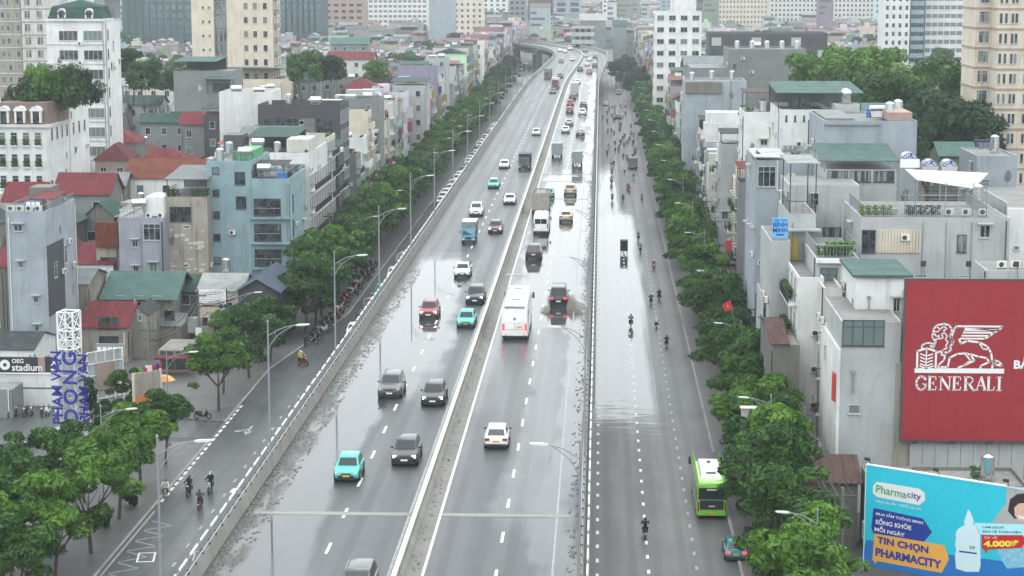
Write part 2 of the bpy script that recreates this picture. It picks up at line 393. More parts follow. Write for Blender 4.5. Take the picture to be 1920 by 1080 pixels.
def beam(mb, o0, o1, z0, z1, s0=60, s1=1580, mi=0, top=None):
    """beam along the path; top=(o0,o1) narrows the top"""
    top = top or (o0, o1)
    ss = [s0] + [s for s in SS if s0 < s < s1] + [s1]
    rings = []
    for s in ss:
        a = vp(s, o0); b = vp(s, o1); c = vp(s, top[1]); d = vp(s, top[0])
        rings.append([(a[0], a[1], z0), (b[0], b[1], z0), (c[0], c[1], z1), (d[0], d[1], z1)])
    mb.loft(rings, mi)
LO, RO, MO = -10.65, 10.65, 0.55      # parapet line offsets, median line
vroot = thing('viaduct', 'long elevated concrete road running up the middle of the street', 'viaduct'); vroot['kind'] = 'structure'; del vroot['category']
d = MB(); strip(d, LO, RO, DECK); obj('deck_surface', d.mesh('deck_surface'), M['deck'], vroot)
d = MB(); beam(d, LO - .45, RO + .45, DECK - .55, DECK - .02); beam(d, -5.5, 5.5, DECK - 2.3, DECK - .56, top=(-8.5, 8.5)); obj('girder', d.mesh('girder'), M['conc'], vroot)
d = MB(); beam(d, LO - .40, LO + .02, DECK - .018, DECK + .82, top=(LO - .36, LO - .14)); obj('parapet', d.mesh('parapet'), M['conc_l'], vroot, label='left concrete parapet')
d = MB(); beam(d, RO - .02, RO + .40, DECK - .018, DECK + .82, top=(RO + .14, RO + .36)); obj('parapet', d.mesh('parapet'), M['conc_l'], vroot, label='right concrete parapet')
# median: barrier in cast lengths plus gutter slab
d = MB(); strip(d, MO + .32, MO + 1.25, DECK + .012); obj('gutter', d.mesh('gutter'), M['conc'], vroot)
bs = MB().loft([[(-.34, y, DECK + .004), (.34, y, DECK + .004), (.30, y, DECK + .18), (.14, y, DECK + .45), (.12, y, DECK + .86), (-.12, y, DECK + .86), (-.14, y, DECK + .45), (-.30, y, DECK + .18)] for y in (0.03, 5.97)]).mesh('barrier_length')
bt = MB().box(-.15, .15, 0.03, 5.97, DECK + .862, DECK + .93).mesh('barrier_cap')
s = 96.0; k = 0
while s < 1040:
    a, b = vp(s, MO), vp(s + 6, MO); ang = math.atan2(-(b[0] - a[0]), b[1] - a[1])
    obj('barrier_length', bs, M['conc_l'], vroot, (a[0], a[1], 0), ang)
    obj('barrier_cap', bt, M['off white'], vroot, (a[0], a[1], 0), ang)
    s += 6; k += 1
# painted lines
d = MB(); strip(d, -.16, .02, DECK + .006); obj('edge_line', d.mesh('edge_line'), M['paint_w'], vroot)
d = MB(); strip(d, 1.72, 1.96, DECK + .006); obj('edge_line', d.mesh('edge_line'), M['paint'], vroot)
d = MB(); strip(d, 9.2, 9.32, DECK + .005, 60, 1200); obj('edge_line', d.mesh('edge_line'), M['paint_w'], vroot)
dash = MB().box(-.09, .09, 0, 2.3, 0, .004).mesh('lane_dash')
for off, s0 in ((-4.2, 3.2), (6.05, 6.0)):
    for k in range(12, 132):
        s = k * 7.85 + s0; a, b = vp(s, off), vp(s + 2, off); ang = math.atan2(-(b[0] - a[0]), b[1] - a[1])
        obj('lane_dash', dash, M['paint'], vroot, (a[0], a[1], DECK + .004), ang)
for y in (122, 303, 329, 341, 489, 655):
    j = MB().box(LO + .7, MO - .5, y - .42, y + .42, DECK + .0065, DECK + .011).box(MO + 1.4, RO - .6, y - .42, y + .42, DECK + .0065, DECK + .011)
    j2 = MB().box(LO + .7, MO - .5, y - .07, y + .07, DECK + .0115, DECK + .02).box(MO + 1.4, RO - .6, y - .07, y + .07, DECK + .0115, DECK + .02)
    jo = obj('expansion_joint', j.mesh('expansion_joint'), M['conc_l'], vroot, (-11.8, 0, 0)); obj('steel_comb', j2.mesh('steel_comb'), M['galv'], jo)
# guard rails: brackets + rails + outer fence with banded top, 3 m panels, both sides
posts = MB().box(-.05, .05, -.05, .05, 0, 1.15).mesh('fence_post')
capm = MB().box(-.045, .045, .45, 2.45, 1.12, 1.24).mesh('banded_rail')
barm = MB()
for i in range(1, 10): barm.box(-.015, .015, i * .3 - .015, i * .3 + .015, .18, 1.09)
barm.box(-.02, .02, 0.06, 2.94, .12, .17)
barm = barm.mesh('fence_bars')
brk = MB().box(-.06, .06, -.05, .05, 0, .30).mesh('rail_bracket')
def guard(side):
    off = (LO - .62) if side < 0 else (RO + .62); zz = DECK + .05
    nm = 'left' if side < 0 else 'right'
    r = thing('guard_fence', 'steel guard fence with banded white top rail along the %s edge of the viaduct' % nm, 'fence')
    d = MB(); beam(d, off - .1, off + .1, zz - .3, zz); obj('fence_base', d.mesh('fence_base'), M['conc'], r)
    s = 96.0; k = 0
    while s < 990:
        a, b = vp(s, off), vp(s + 3, off); ang = math.atan2(-(b[0] - a[0]), b[1] - a[1])
        if k < 298:
            obj('fence_post', posts, M['galv'], r, (a[0], a[1], zz), ang)
            obj('banded_rail', capm, M['sign_white'], r, (a[0], a[1], zz + .01), ang)
            obj('fence_bars', barm, M['galv'], r, (a[0], a[1], zz + .005), ang)
        s += 3; k += 1
    r2 = thing('guard_rail', 'twin tube guard rail bolted on the %s parapet of the viaduct' % nm, 'guard rail')
    po = (LO - .25) if side < 0 else (RO + .25)
    for dz in (.18, .30):
        d = MB(); s_ = [60] + [x for x in SS if 60 < x < 1580] + [1580]
        pts = [(vp(x, po + (.10 if side < 0 else -.10) * (dz > .2))[0], vp(x, po)[1], DECK + .82 + dz) for x in s_]; d.tube(pts, .045, 6); obj('rail', d.mesh('rail'), M['galv'], r2)
    for k in range(298):
        s = 96 + k * 2.0; a = vp(s, po); obj('rail_bracket', brk, M['fan'], r2, (a[0], a[1], DECK + .815))
guard(-1); guard(1)
# piers
for k in range(0, 34):
    s = 100 + k * 36; a = vp(s, 0); b = vp(s + 1, 0); ang = math.atan2(-(b[0] - a[0]), b[1] - a[1])
    if s < 100: continue
    r = obj('pier', MB().prism([(-2.2, -.9), (2.2, -.9), (2.5, -.6), (2.5, .6), (2.2, .9), (-2.2, .9), (-2.5, .6), (-2.5, -.6)], 0, DECK - 4.2).mesh('pier_column'), M['conc'], vroot, (a[0], a[1], 0), ang)
    obj('crosshead', MB().loft([[(-2.6, -1, DECK - 4.2), (2.6, -1, DECK - 4.2), (7.5, -1, DECK - 2.9), (7.5, -1, DECK - 2.32), (-7.5, -1, DECK - 2.32), (-7.5, -1, DECK - 2.9)], [(-2.6, 1, DECK - 4.2), (2.6, 1, DECK - 4.2), (7.5, 1, DECK - 2.9), (7.5, 1, DECK - 2.32), (-7.5, 1, DECK - 2.32), (-7.5, 1, DECK - 2.9)]]).mesh('crosshead'), M['conc'], r)
# debris lying in the gutters
rr = random.Random(5)
def debris(name, label, o0, o1, s0, s1, n, c):
    d = MB()
    for _ in range(n):
        s = rr.uniform(s0, s1); o = rr.choice([rr.uniform(o0, o1), o0 + abs(rr.gauss(0, .25)) * (1 if o1 > o0 else -1)]); x, y = vp(s, o); q = rr.uniform(.03, .11)
        L = q * rr.uniform(1, 4); a = rr.uniform(-.3, .3)
        d.add([(x - q, y - L, DECK + .012), (x + q, y - L * .8, DECK + .012), (x + q + a * L, y + L, DECK + .012), (x - q + a * L, y + L * .8, DECK + .012), (x + a * L * .5, y, DECK + .03 + q * .35)], [(0, 1, 4), (1, 2, 4), (2, 3, 4), (3, 0, 4)])
    o = struct(name, d, c, label, 'stuff')
M['silt'] = wallmat('wet_silt', (.05, .046, .038), .6, (.015, .015, .013), .4)
debris('silt', 'dark silt and litter washed against the left parapet', LO + .12, LO + 1.9, 96, 228, 1500, M['silt'])
debris('litter', 'dark litter caught along the right edge of the viaduct', RO - .08, RO - .7, 96, 330, 420, M['silt'])
debris('gutter_dirt', 'dirt lying in the median gutter', MO + .4, MO + 1.2, 96, 420, 500, M['silt'])
# ================================================================ ground markings
rm = thing('right_road_markings', 'short white dashes along the right service road lanes', 'markings'); rm['kind'] = 'structure'; del rm['category']
sq = MB().box(-.12, .12, 0, 1.0, .004, .008).mesh('road_dash')
for x in (0.02, 3.95, 7.65):
    for k in range(150):
        y = 118 + k * 3.95 + x * .3
        if x > 7 and y > 330: break
        obj('road_dash', sq, M['paint'] if x < 7 else M['paint_w'], rm, (x, y, 0))
lm = thing('left_road_markings', 'white dashes, arrows and boxes painted on the left service road', 'markings'); lm['kind'] = 'structure'; del lm['category']
for k in range(90):
    y = 121 + k * 5.2; x = -32.7 if y < 200 else -32.7 + 3.5 * sstep(200, 262, y)
    obj('lane_dash', sq, M['paint_w'], lm, (x, y, 0), scale=(.9, 1.2, 1))
for k in range(22):
    if k * 1.9 + 166 < 205: obj('kerb_dash', sq, M['paint'], lm, (-37.75, 166 + k * 1.9, 0), scale=(1.2, 1.15, 1))
ln = MB().box(-37.75, -37.55, 118, 163, .004, .008); obj('edge_line', ln.mesh('edge_line'), M['paint_w'], lm)
arr = MB().add([(-.12, 0, .006), (.12, 0, .006), (.12, 2.6, .006), (-.12, 2.6, .006), (-.12, 1.1, .006), (-1.0, 2.0, .006), (-.75, 1.75, .006)], [(0, 1, 2, 3)]).add([(-.45, 2.4, .006), (.45, 2.4, .006), (0, 4.0, .006)], [(0, 1, 2)]).add([(.12, 1.2, .006), (1.0, 2.1, .006), (.85, 2.35, .006), (.12, 1.6, .006)], [(0, 1, 2, 3)]).add([(.6, 2.6, .006), (1.45, 2.75, .006), (1.2, 1.8, .006)], [(0, 1, 2)]).mesh('turn_arrow', fix=False)
for u, v in ((468, 805), (545, 800)):
    p = G(u, v); obj('turn_arrow', arr, M['paint_w'], lm, (p.x, p.y + 1.5, 0), PI, label='white straight-and-turn arrow')
dm = MB()
for a, b, c, e in ((-.7, -1.3, .7, -1.12), (-.7, 1.12, .7, 1.3), (-.7, -1.12, -.55, 1.12), (.55, -1.12, .7, 1.12)): dm.box(a, c, b, e, .004, .008)
dm = dm.mesh('lane_box')
for u, v in ((274, 1045), (379, 1042)):
    p = G(u, v); obj('lane_box', dm, M['paint'], lm, (p.x, p.y, 0), .15)
zz = MB()
for i in range(6):
    y = 142 + i * 3.0; zz.add([(-37.2, y, .006), (-37.2, y + .2, .006), (-35.2, y + 1.6, .006), (-35.2, y + 1.4, .006)], [(0, 3, 2, 1)]).add([(-37.2, y + 3, .006), (-37.2, y + 2.8, .006), (-35.2, y + 1.4, .006), (-35.2, y + 1.6, .006)], [(0, 1, 2, 3)])
obj('zigzag_line', zz.mesh('zigzag_line', fix=False), M['paint_w'], lm)
pa = MB().add([(-.15, 0, .006), (.15, 0, .006), (.15, 2, .006), (-.15, 2, .006)], [(0, 1, 2, 3)]).add([(-.45, 2, .006), (.45, 2, .006), (0, 3.4, .006)], [(0, 1, 2)]).mesh('straight_arrow', fix=False)
p = G(1153, 545); obj('straight_arrow', pa, M['paint'], rm, (p.x, p.y, 0))
# ================================================================ street lamps
def lamp(x, y, z0, H, arm, sgn, label, name='street_lamp', group='street lamps', twin=True):
    """tapered pole with a curved double bracket; sgn +1 = arm towards +X"""
    r = thing(name, label, 'street lamp', (x, y, z0), 0, group)
    o = cached(('lp', H), lambda: MB().cyl((0, 0, 0), (0, 0, H), .085, .05, 8).cyl((0, 0, 0), (0, 0, .3), .2, .2, 8).cyl((0, 0, H), (0, 0, H + .12), .08, .03, 8).mesh('pole', smooth=40))
    obj('pole', o, M['galv'], r)
    def mk():
        m = MB()
        m.tube([(0, 0, H - 1.0), (sgn * arm * .3, 0, H - .62), (sgn * arm * .62, 0, H - .35), (sgn * arm, 0, H - .22)], .035, 6)
        if twin:
            m.tube([(0, 0, H - 2.0), (sgn * arm * .12, 0, H - 1.5), (sgn * arm * .32, 0, H - .98), (sgn * arm * .62, 0, H - .55), (sgn * arm * .85, 0, H - .30)], .03, 6)
            m.tube([(sgn * arm * .25, 0, H - 1.1), (sgn * arm * .25, 0, H - .68)], .02, 4)
        return m.mesh('arm', smooth=40)
    obj('arm', cached(('la', H, arm, sgn, twin), mk), M['galv'], r)
    h = cached(('lh', sgn), lambda: MB().loft([[(sgn * a, -w_, z - t_), (sgn * a, w_, z - t_), (sgn * a, w_ * .8, z + t_), (sgn * a, -w_ * .8, z + t_)] for a, w_, z, t_ in ((0, .07, 0, .04), (.25, .14, .02, .06), (.75, .14, .05, .05), (.95, .06, .06, .03))]).mesh('lamp_head', smooth=40))
    obj('lamp_head', h, M['lamp_head'], r, (sgn * (arm - .05), 0, H - .22))
    return r
M['lamp_head'] = plain('lamp_head', (.5, .52, .52), .4)
for k in range(19):
    y = 99.5 + k * 34.6
    lamp(vp(y, LO - .3)[0], y, DECK + .8, 9.4, 2.0, 1, 'grey lamp post on the left parapet of the viaduct, %s from the camera' % ordw(k + 1), group='lamp posts on the viaduct parapets')
    lamp(vp(y, RO + .25)[0], y, DECK + .8, 9.4, 1.7, -1, 'grey lamp post on the right parapet of the viaduct, %s from the camera' % ordw(k + 1), group='lamp posts on the viaduct parapets')
for k in range(16):
    y = 129 + k * 36.5
    lamp(14.6, y, .12, 9.9, 1.9, -1, 'lamp post among the trees of the right pavement, %s from the camera' % ordw(k + 1), group='lamp posts along the right pavement')
for k in range(14):
    y = 150 + k * 36.5 if k else 161
    lamp(-41.5 if y < 225 else -36.2, y, .12, 9.4, 2.2, 1, 'lamp post among the trees of the left pavement, %s from the camera' % ordw(k + 1), group='lamp posts along the left pavement')
# ================================================================ trees
def crown_mesh(seed, rad, hgt, nl, leaf=.34, dens=260, layered=True):
    r_ = random.Random(seed); m = MB(); lobes = []; dens = dens
    for i in range(nl):
        a = r_.uniform(0, 2 * PI); q = math.sqrt(r_.random()); z = r_.uniform(-.5, .5)
        rr_ = rad * q * (.86 - .5 * max(0, z)) ; s = r_.uniform(.20, .42) * rad * (1 - .25 * q)
        lobes.append((rr_ * math.cos(a), rr_ * math.sin(a), z * hgt, s, s * (.45 if layered else .75)))
    for (cx, cy, cz, s, h) in lobes:
        for _ in range(int(dens * (s / rad / .36) ** 2)):
            th = r_.uniform(0, 2 * PI); ph = math.acos(r_.uniform(-.55, 1)); k = r_.uniform(.72, 1.1)
            n = Vector((math.sin(ph) * math.cos(th), math.sin(ph) * math.sin(th), math.cos(ph)))
            c = Vector((cx + n.x * s * k, cy + n.y * s * k, cz + n.z * h * k - .12 * s * (1 - n.z)))
            nn = (n + Vector((r_.gauss(0, .5), r_.gauss(0, .5), r_.gauss(.35, .5)))).normalized()
            t1 = nn.orthogonal().normalized(); t1.rotate(Matrix.Rotation(r_.uniform(0, 6.28), 3, nn)); t2 = nn.cross(t1)
            L = leaf * r_.choice([r_.uniform(.5, .9), r_.uniform(.8, 1.7)]); wd = L * r_.uniform(.35, .6)
            b = len(m.v)
            m.v += [tuple(c - t1 * L), tuple(c + t2 * wd + nn * .04), tuple(c + t1 * L - nn * .1 * L), tuple(c - t2 * wd + nn * .04)]
            m.f.append((b, b + 1, b + 2, b + 3)); m.m.append(0)
    return m.mesh('crown', fix=False)
def trunk_mesh(seed, H, rad, th=.17):
    r_ = random.Random(seed); m = MB(); top = Vector((r_.uniform(-.3, .3), r_.uniform(-.3, .3), H * .45))
    m.cyl((0, 0, 0), top, th, th * .72, 7)
    for i in range(5):
        a = i * 1.26 + r_.uniform(-.4, .4); e = Vector((math.cos(a) * rad * .5, math.sin(a) * rad * .5, H * r_.uniform(.75, .95))); mid = top.lerp(e, .5) + Vector((0, 0, -.2))
        m.cyl(top - Vector((0, 0, .1)), mid, th * .6, th * .38, 5); m.cyl(mid, e, th * .38, th * .12, 5)
        for j in (-1, 1):
            e2 = mid + Vector((math.cos(a + j * .8) * rad * .4, math.sin(a + j * .8) * rad * .4, H * .2)); m.cyl(mid, e2, th * .25, th * .08, 4)
    return m.mesh('trunk', smooth=50)
TC = [crown_mesh(i, 3.9 - .15 * (i % 3), 4.6 + .35 * i, 18 + i, .21, 420) for i in range(5)]
TT = [trunk_mesh(i, 6.2, 3.4) for i in range(5)]
BC = [crown_mesh(50 + i, 7.5, 8.5, 34, .50, 260, False) for i in range(3)]
BT = [trunk_mesh(70 + i, 11, 7, .4) for i in range(3)]
tr = random.Random(3)
def tree(x, y, label, s=1.0, group=None, kind='street', z=0.1, leaf=None, name='street_tree', sq=1.0):
    r = thing(name, label, 'tree', (x, y, z), tr.uniform(0, 6.28), group)
    if kind == 'street': i = tr.randrange(5); c, tk, ch = TC[i], TT[i], 5.6
    else: i = tr.randrange(3); c, tk, ch = BC[i], BT[i], 11
    lf = leaf or tr.choice(['leaf', 'leaf', 'leaf_bright', 'leaf'])
    obj('crown', c, M[lf], r, (0, 0, ch * s), scale=(s * sq, s * sq, s)); obj('trunk', tk, M['bark'], r, scale=(s, s, s))
    return r
k = 0; y = 124
while y < 700:
    k += 1
    tree(14.3 + tr.uniform(-.7, .8), y, '%s roadside tree along the right service road counted from the camera' % ordw(k), tr.uniform(.86, 1.14) * (1.04 if k < 7 else 1), 'trees along the right pavement', leaf=['leaf_bright', 'leaf_bright', 'leaf_bright', 'leaf', 'leaf', 'leaf', 'leaf_bright', 'leaf'][k % 8] if k < 9 else None)
    y += 7.4 + tr.uniform(-1, 1.2)
k = 0
for x, y, s in ((-40.3, 131, 1.1), (-43.8, 136, 1), (-40, 140, 1.0), (-44.6, 145, 1.1), (-39.8, 150, 1.02), (-45.4, 154, 1.0), (-40.0, 160, .98), (-44.2, 165, .85), (-40.6, 170.5, .92), (-40.2, 179, .86), (-39.6, 202, .98), (-40.8, 211, .86), (-39.4, 219, .98), (-38.6, 229, .9)):
    k += 1; tree(x, y, '%s tree of the near left pavement counted from the camera' % ordw(k), s, 'trees of the near left pavement', leaf='leaf_bright' if k in (2, 3, 5, 7, 9, 11) else 'leaf')
y = 246; k = 0
while y < 700:
    k += 1; tree(-36.9 + tr.uniform(-.7, .5), y, '%s tree of the far left row counted from the forecourt' % ordw(k), tr.uniform(1.08, 1.3), 'far left row of street trees')
    y += 7.2 + tr.uniform(-.6, .8)
# trees at the far end where the roads meet the curve of the viaduct
for k in range(14):
    tree(13 + tr.uniform(-7, 10) * (k > 5), 705 + k * 13, '%s hazy tree beyond the end of the right-hand row' % ordw(k + 1), 1.3, 'trees at the far end of the service road', leaf='leaf_dark')
for k in range(16):
    tree(-38 + tr.uniform(-3, 2), 705 + k * 12, '%s hazy tree beyond the end of the left-hand row' % ordw(k + 1), 1.15, 'trees at the far end of the left road', leaf='leaf_dark')
BIGT = []
def bigtree(u, v, Y, s, where, leaf='leaf', sq=1.0):
    """crown centre at pixel u,v and depth Y"""
    p = D(u, v, Y); z = max(0, p.z - 11 * s); BIGT.append((p.x, Y, 8 * s))
    r = tree(p.x, Y, where, s, 'large trees between the houses', 'big', z * 0 + 0.0, leaf, 'tree', sq); 
    for ch in r.children:
        if ch.name.startswith('crown'): ch.location.z = max(p.z, 6)
        else: ch.scale = (s, s, max(p.z, 6) / 11)
BT_L = ['broad green tree behind the teal roofed house, leftmost of the grove', 'tall full crown in the left half of the grove behind the white house', 'bright crown at the top of the right-hand grove', 'tree at the lower left of the right-hand grove',
        'tree in the gap at the middle of the right-hand grove', 'dark crown low in the middle of the right-hand grove', 'crown right of centre in the right-hand grove', 'dark tree touching the cream tower on the right', 'tree below the cream tower, lower right of the grove', 'tree at the bottom of the right-hand grove']
for i, (u, v, Y, s, lf) in enumerate(((1530, 150, 395, .95, 'leaf_bright'), (1585, 140, 400, 1.0, 'leaf_bright'), (1640, 135, 405, 1.05, 'leaf_bright'), (1660, 190, 340, .95, 'leaf'), (1725, 170, 385, .95, 'leaf_bright'), (1740, 225, 330, 1.0, 'leaf_dark'), (1785, 160, 360, 1.0, 'leaf'), (1820, 170, 395, .9, 'leaf_bright'), (1800, 240, 325, .95, 'leaf_dark'), (1690, 258, 318, .7, 'leaf_dark'))):
    bigtree(u, v, Y, s, BT_L[i], lf)
for u, v, Y, s, lb, lf in ((240, 112, 420, .5, 'dark tree beside the white house with the green roof', 'leaf_dark'), (275, 140, 415, .62, 'rounded tree left of the grey block with teal roofs', 'leaf'), (308, 150, 430, .45, 'small tree touching the grey block with teal roofs', 'leaf_dark'),
    (572, 124, 440, .62, 'wide tree right of the cream tower, left of a pair', 'leaf'), (618, 128, 450, .55, 'tree right of the cream tower, right of a pair', 'leaf_dark'), (705, 130, 480, .5, 'light green bushy tree among roofs left of the viaduct', 'leaf_bright')):
    bigtree(u, v, Y, s, lb, lf)
# dark shrubs and small trees by the shop front on the left
for x, y, s, lb, lf in ((-49.5, 186, .8, 'dark leafy tree between the lattice tower and the shop', 'leaf_dark'), (-46.8, 192, .72, 'thin tree in front of the yellow banner', 'leaf'), (-46.5, 183, .6, 'low dark tree beside the steps', 'leaf_dark'), (-48.6, 152, .95, 'columnar tree at the left edge of the picture', 'leaf'), (-51, 150.5, .8, 'tree at the far left edge beside the forecourt', 'leaf'), (-49.5, 141, 1.0, 'lowest tree at the left edge', 'leaf'), (-47.5, 130, 1.05, 'tree in the bottom left corner', 'leaf_bright'), (-43.5, 231, .7, 'bright tree by the pale billboard house', 'leaf_bright'), (-45.2, 236, .6, 'small bright tree behind the pale billboard house corner', 'leaf_bright')):
    tree(x, y, lb, s, None, leaf=lf, sq=.8)
sh = crown_mesh(99, .95, 1.0, 12, .13, 220, False)
for x, y, sc_, lb in ((-39.6, 164.0, 1.2, 'clipped dark round shrub on the left pavement'), (-40.3, 157.3, .8, 'smaller round shrub under the left pavement tree')):
    o = obj('shrub', sh, M['leaf_dark'], None, (x, y, .12 + .8 * sc_), scale=(sc_,) * 3); tag(o, lb, 'shrub')
# ================================================================ vehicles
def paintm(name, c, rough=.28, metal=.0):
    t = NT(name); t.base(t.mix(t.mr(t.noise(2.5, 4, obj=True), .45, .7, 0, .4), c, tuple(q * .62 + .012 for q in c))); t.set(Roughness=rough, Metallic=metal)
    t.b.inputs['Coat Weight'].default_value = .5; t.b.inputs['Coat Roughness'].default_value = .12; return t.mat
CP = {'white': (.72, .73, .72), 'teal': (.04, .44, .37), 'black': (.012, .012, .014), 'dark grey': (.022, .023, .026), 'grey': (.075, .078, .080), 'silver': (.42, .43, .43), 'red': (.22, .012, .02), 'beige': (.42, .33, .22), 'champagne': (.45, .40, .30),
      'navy': (.02, .03, .05), 'blue': (.05, .22, .32), 'brown': (.12, .05, .04), 'pink': (.45, .22, .20), 'dark teal': (.01, .22, .22), 'green': (.22, .60, .05), 'orange': (.5, .13, .02)}
for k, c in CP.items(): M['c_' + k] = paintm('paint_' + k.replace(' ', '_'), c)
M['cglass'] = plain('car_glass', (.018, .024, .028), .08); M['tyre'] = plain('tyre', (.015, .015, .016), .8); M['rim'] = plain('wheel_rim', (.35, .36, .37), .35, .8)
M['trim'] = plain('black_trim', (.02, .02, .022), .5); M['lens'] = plain('lamp_lens', (.55, .57, .58), .1); M['lens_on'] = plain('lit_headlamp', (1, .97, .88), .2, emit=7.0)
M['tail'] = plain('tail_lamp', (.30, .015, .02), .2); M['tail_on'] = plain('lit_tail_lamp', (1, .05, .08), .3, emit=1.1)
M['plate_w'] = plain('white_plate', (.75, .75, .72), .4); M['plate_y'] = plain('yellow_plate', (.70, .38, .03), .4)
M['tarp'] = plain('grey_tarpaulin', (.20, .21, .20), .8, var=.25); M['sand'] = plain('cargo_box_steel', (.30, .27, .23), .7, var=.2)
def ringy(y, w, zb, zt, c=.14, k=.90):
    """car section at station y: rounded body profile"""
    zs = zt - zb
    return [(-w * .90, y, zb), (w * .90, y, zb), (w, y, zb + .16 * zs), (w, y, zb + .62 * zs), (w * .965, y, zt - c * .35), (w * k * .93, y, zt), (-w * k * .93, y, zt), (-w * .965, y, zt - c * .35), (-w, y, zb + .62 * zs), (-w, y, zb + .16 * zs)]
#        L    W    H    hood_end(ws base) roof0 roof1 rear_base  hoodz  beltz tailz
CARS = {'sedan': (4.5, 1.78, 1.46, -1.15, -.45, .85, 1.55, .84, .93, .98), 'hatch': (3.9, 1.72, 1.50, -1.05, -.40, 1.25, 1.72, .86, .94, .95), 'suv': (4.65, 1.88, 1.72, -1.15, -.50, 1.65, 2.12, 1.02, 1.08, 1.08),
        'cross': (4.35, 1.82, 1.60, -1.10, -.42, 1.35, 1.92, .96, 1.02, 1.02), 'pickup': (5.2, 1.88, 1.80, -1.25, -.65, .55, .80, 1.05, 1.10, 1.05), 'van': (5.0, 1.95, 2.05, -1.75, -1.15, 2.15, 2.40, 1.05, 1.12, 1.15)}
def body_mesh(kind):
    L, W, H, wb, r0, r1, rb, hz_, bz, tz = CARS[kind]; h = L / 2; w = W / 2; zb = .24
    st = [(-h, w * .74, zb + .12, hz_ - .28), (-h + .10, w * .90, zb + .02, hz_ - .14), (-h + .45, w * .98, zb, hz_ - .05), (wb - .25, w, zb, hz_), (wb + .1, w, zb, bz), (rb - .2, w, zb, max(bz, tz) if kind != 'pickup' else bz), (h - .4, w * .99, zb, tz), (h - .09, w * .93, zb + .03, tz - .05), (h, w * .82, zb + .12, tz - .22)]
    m = MB(); m.loft([ringy(*a) for a in st])
    hw, tw = w * .91, w * .74
    cab = [(-hw, wb, bz - .04), (hw, wb, bz - .04), (hw, rb, bz - .04), (-hw, rb, bz - .04)]
    roof = [(-tw, r0, H - .06), (tw, r0, H - .06), (tw, r1, H - .05), (-tw, r1, H - .05)]
    roof2 = [(-tw * .9, r0 + .14, H), (tw * .9, r0 + .14, H), (tw * .9, r1 - .16, H - .005), (-tw * .9, r1 - .16, H - .005)]
    m.loft([cab, roof, roof2])
    return m, cab, roof
def inset(a, b, c, d, mx=.07, my=.1, off=.012, top=None):
    a, b, c, d = map(Vector, (a, b, c, d)); n = (b - a).cross(d - a).normalized()
    def P(u, v): return a.lerp(b, u).lerp(d.lerp(c, u), v) + n * off
    return [P(mx, my), P(1 - mx, my), P(1 - mx, 1 - (top or my)), P(mx, 1 - (top or my))]
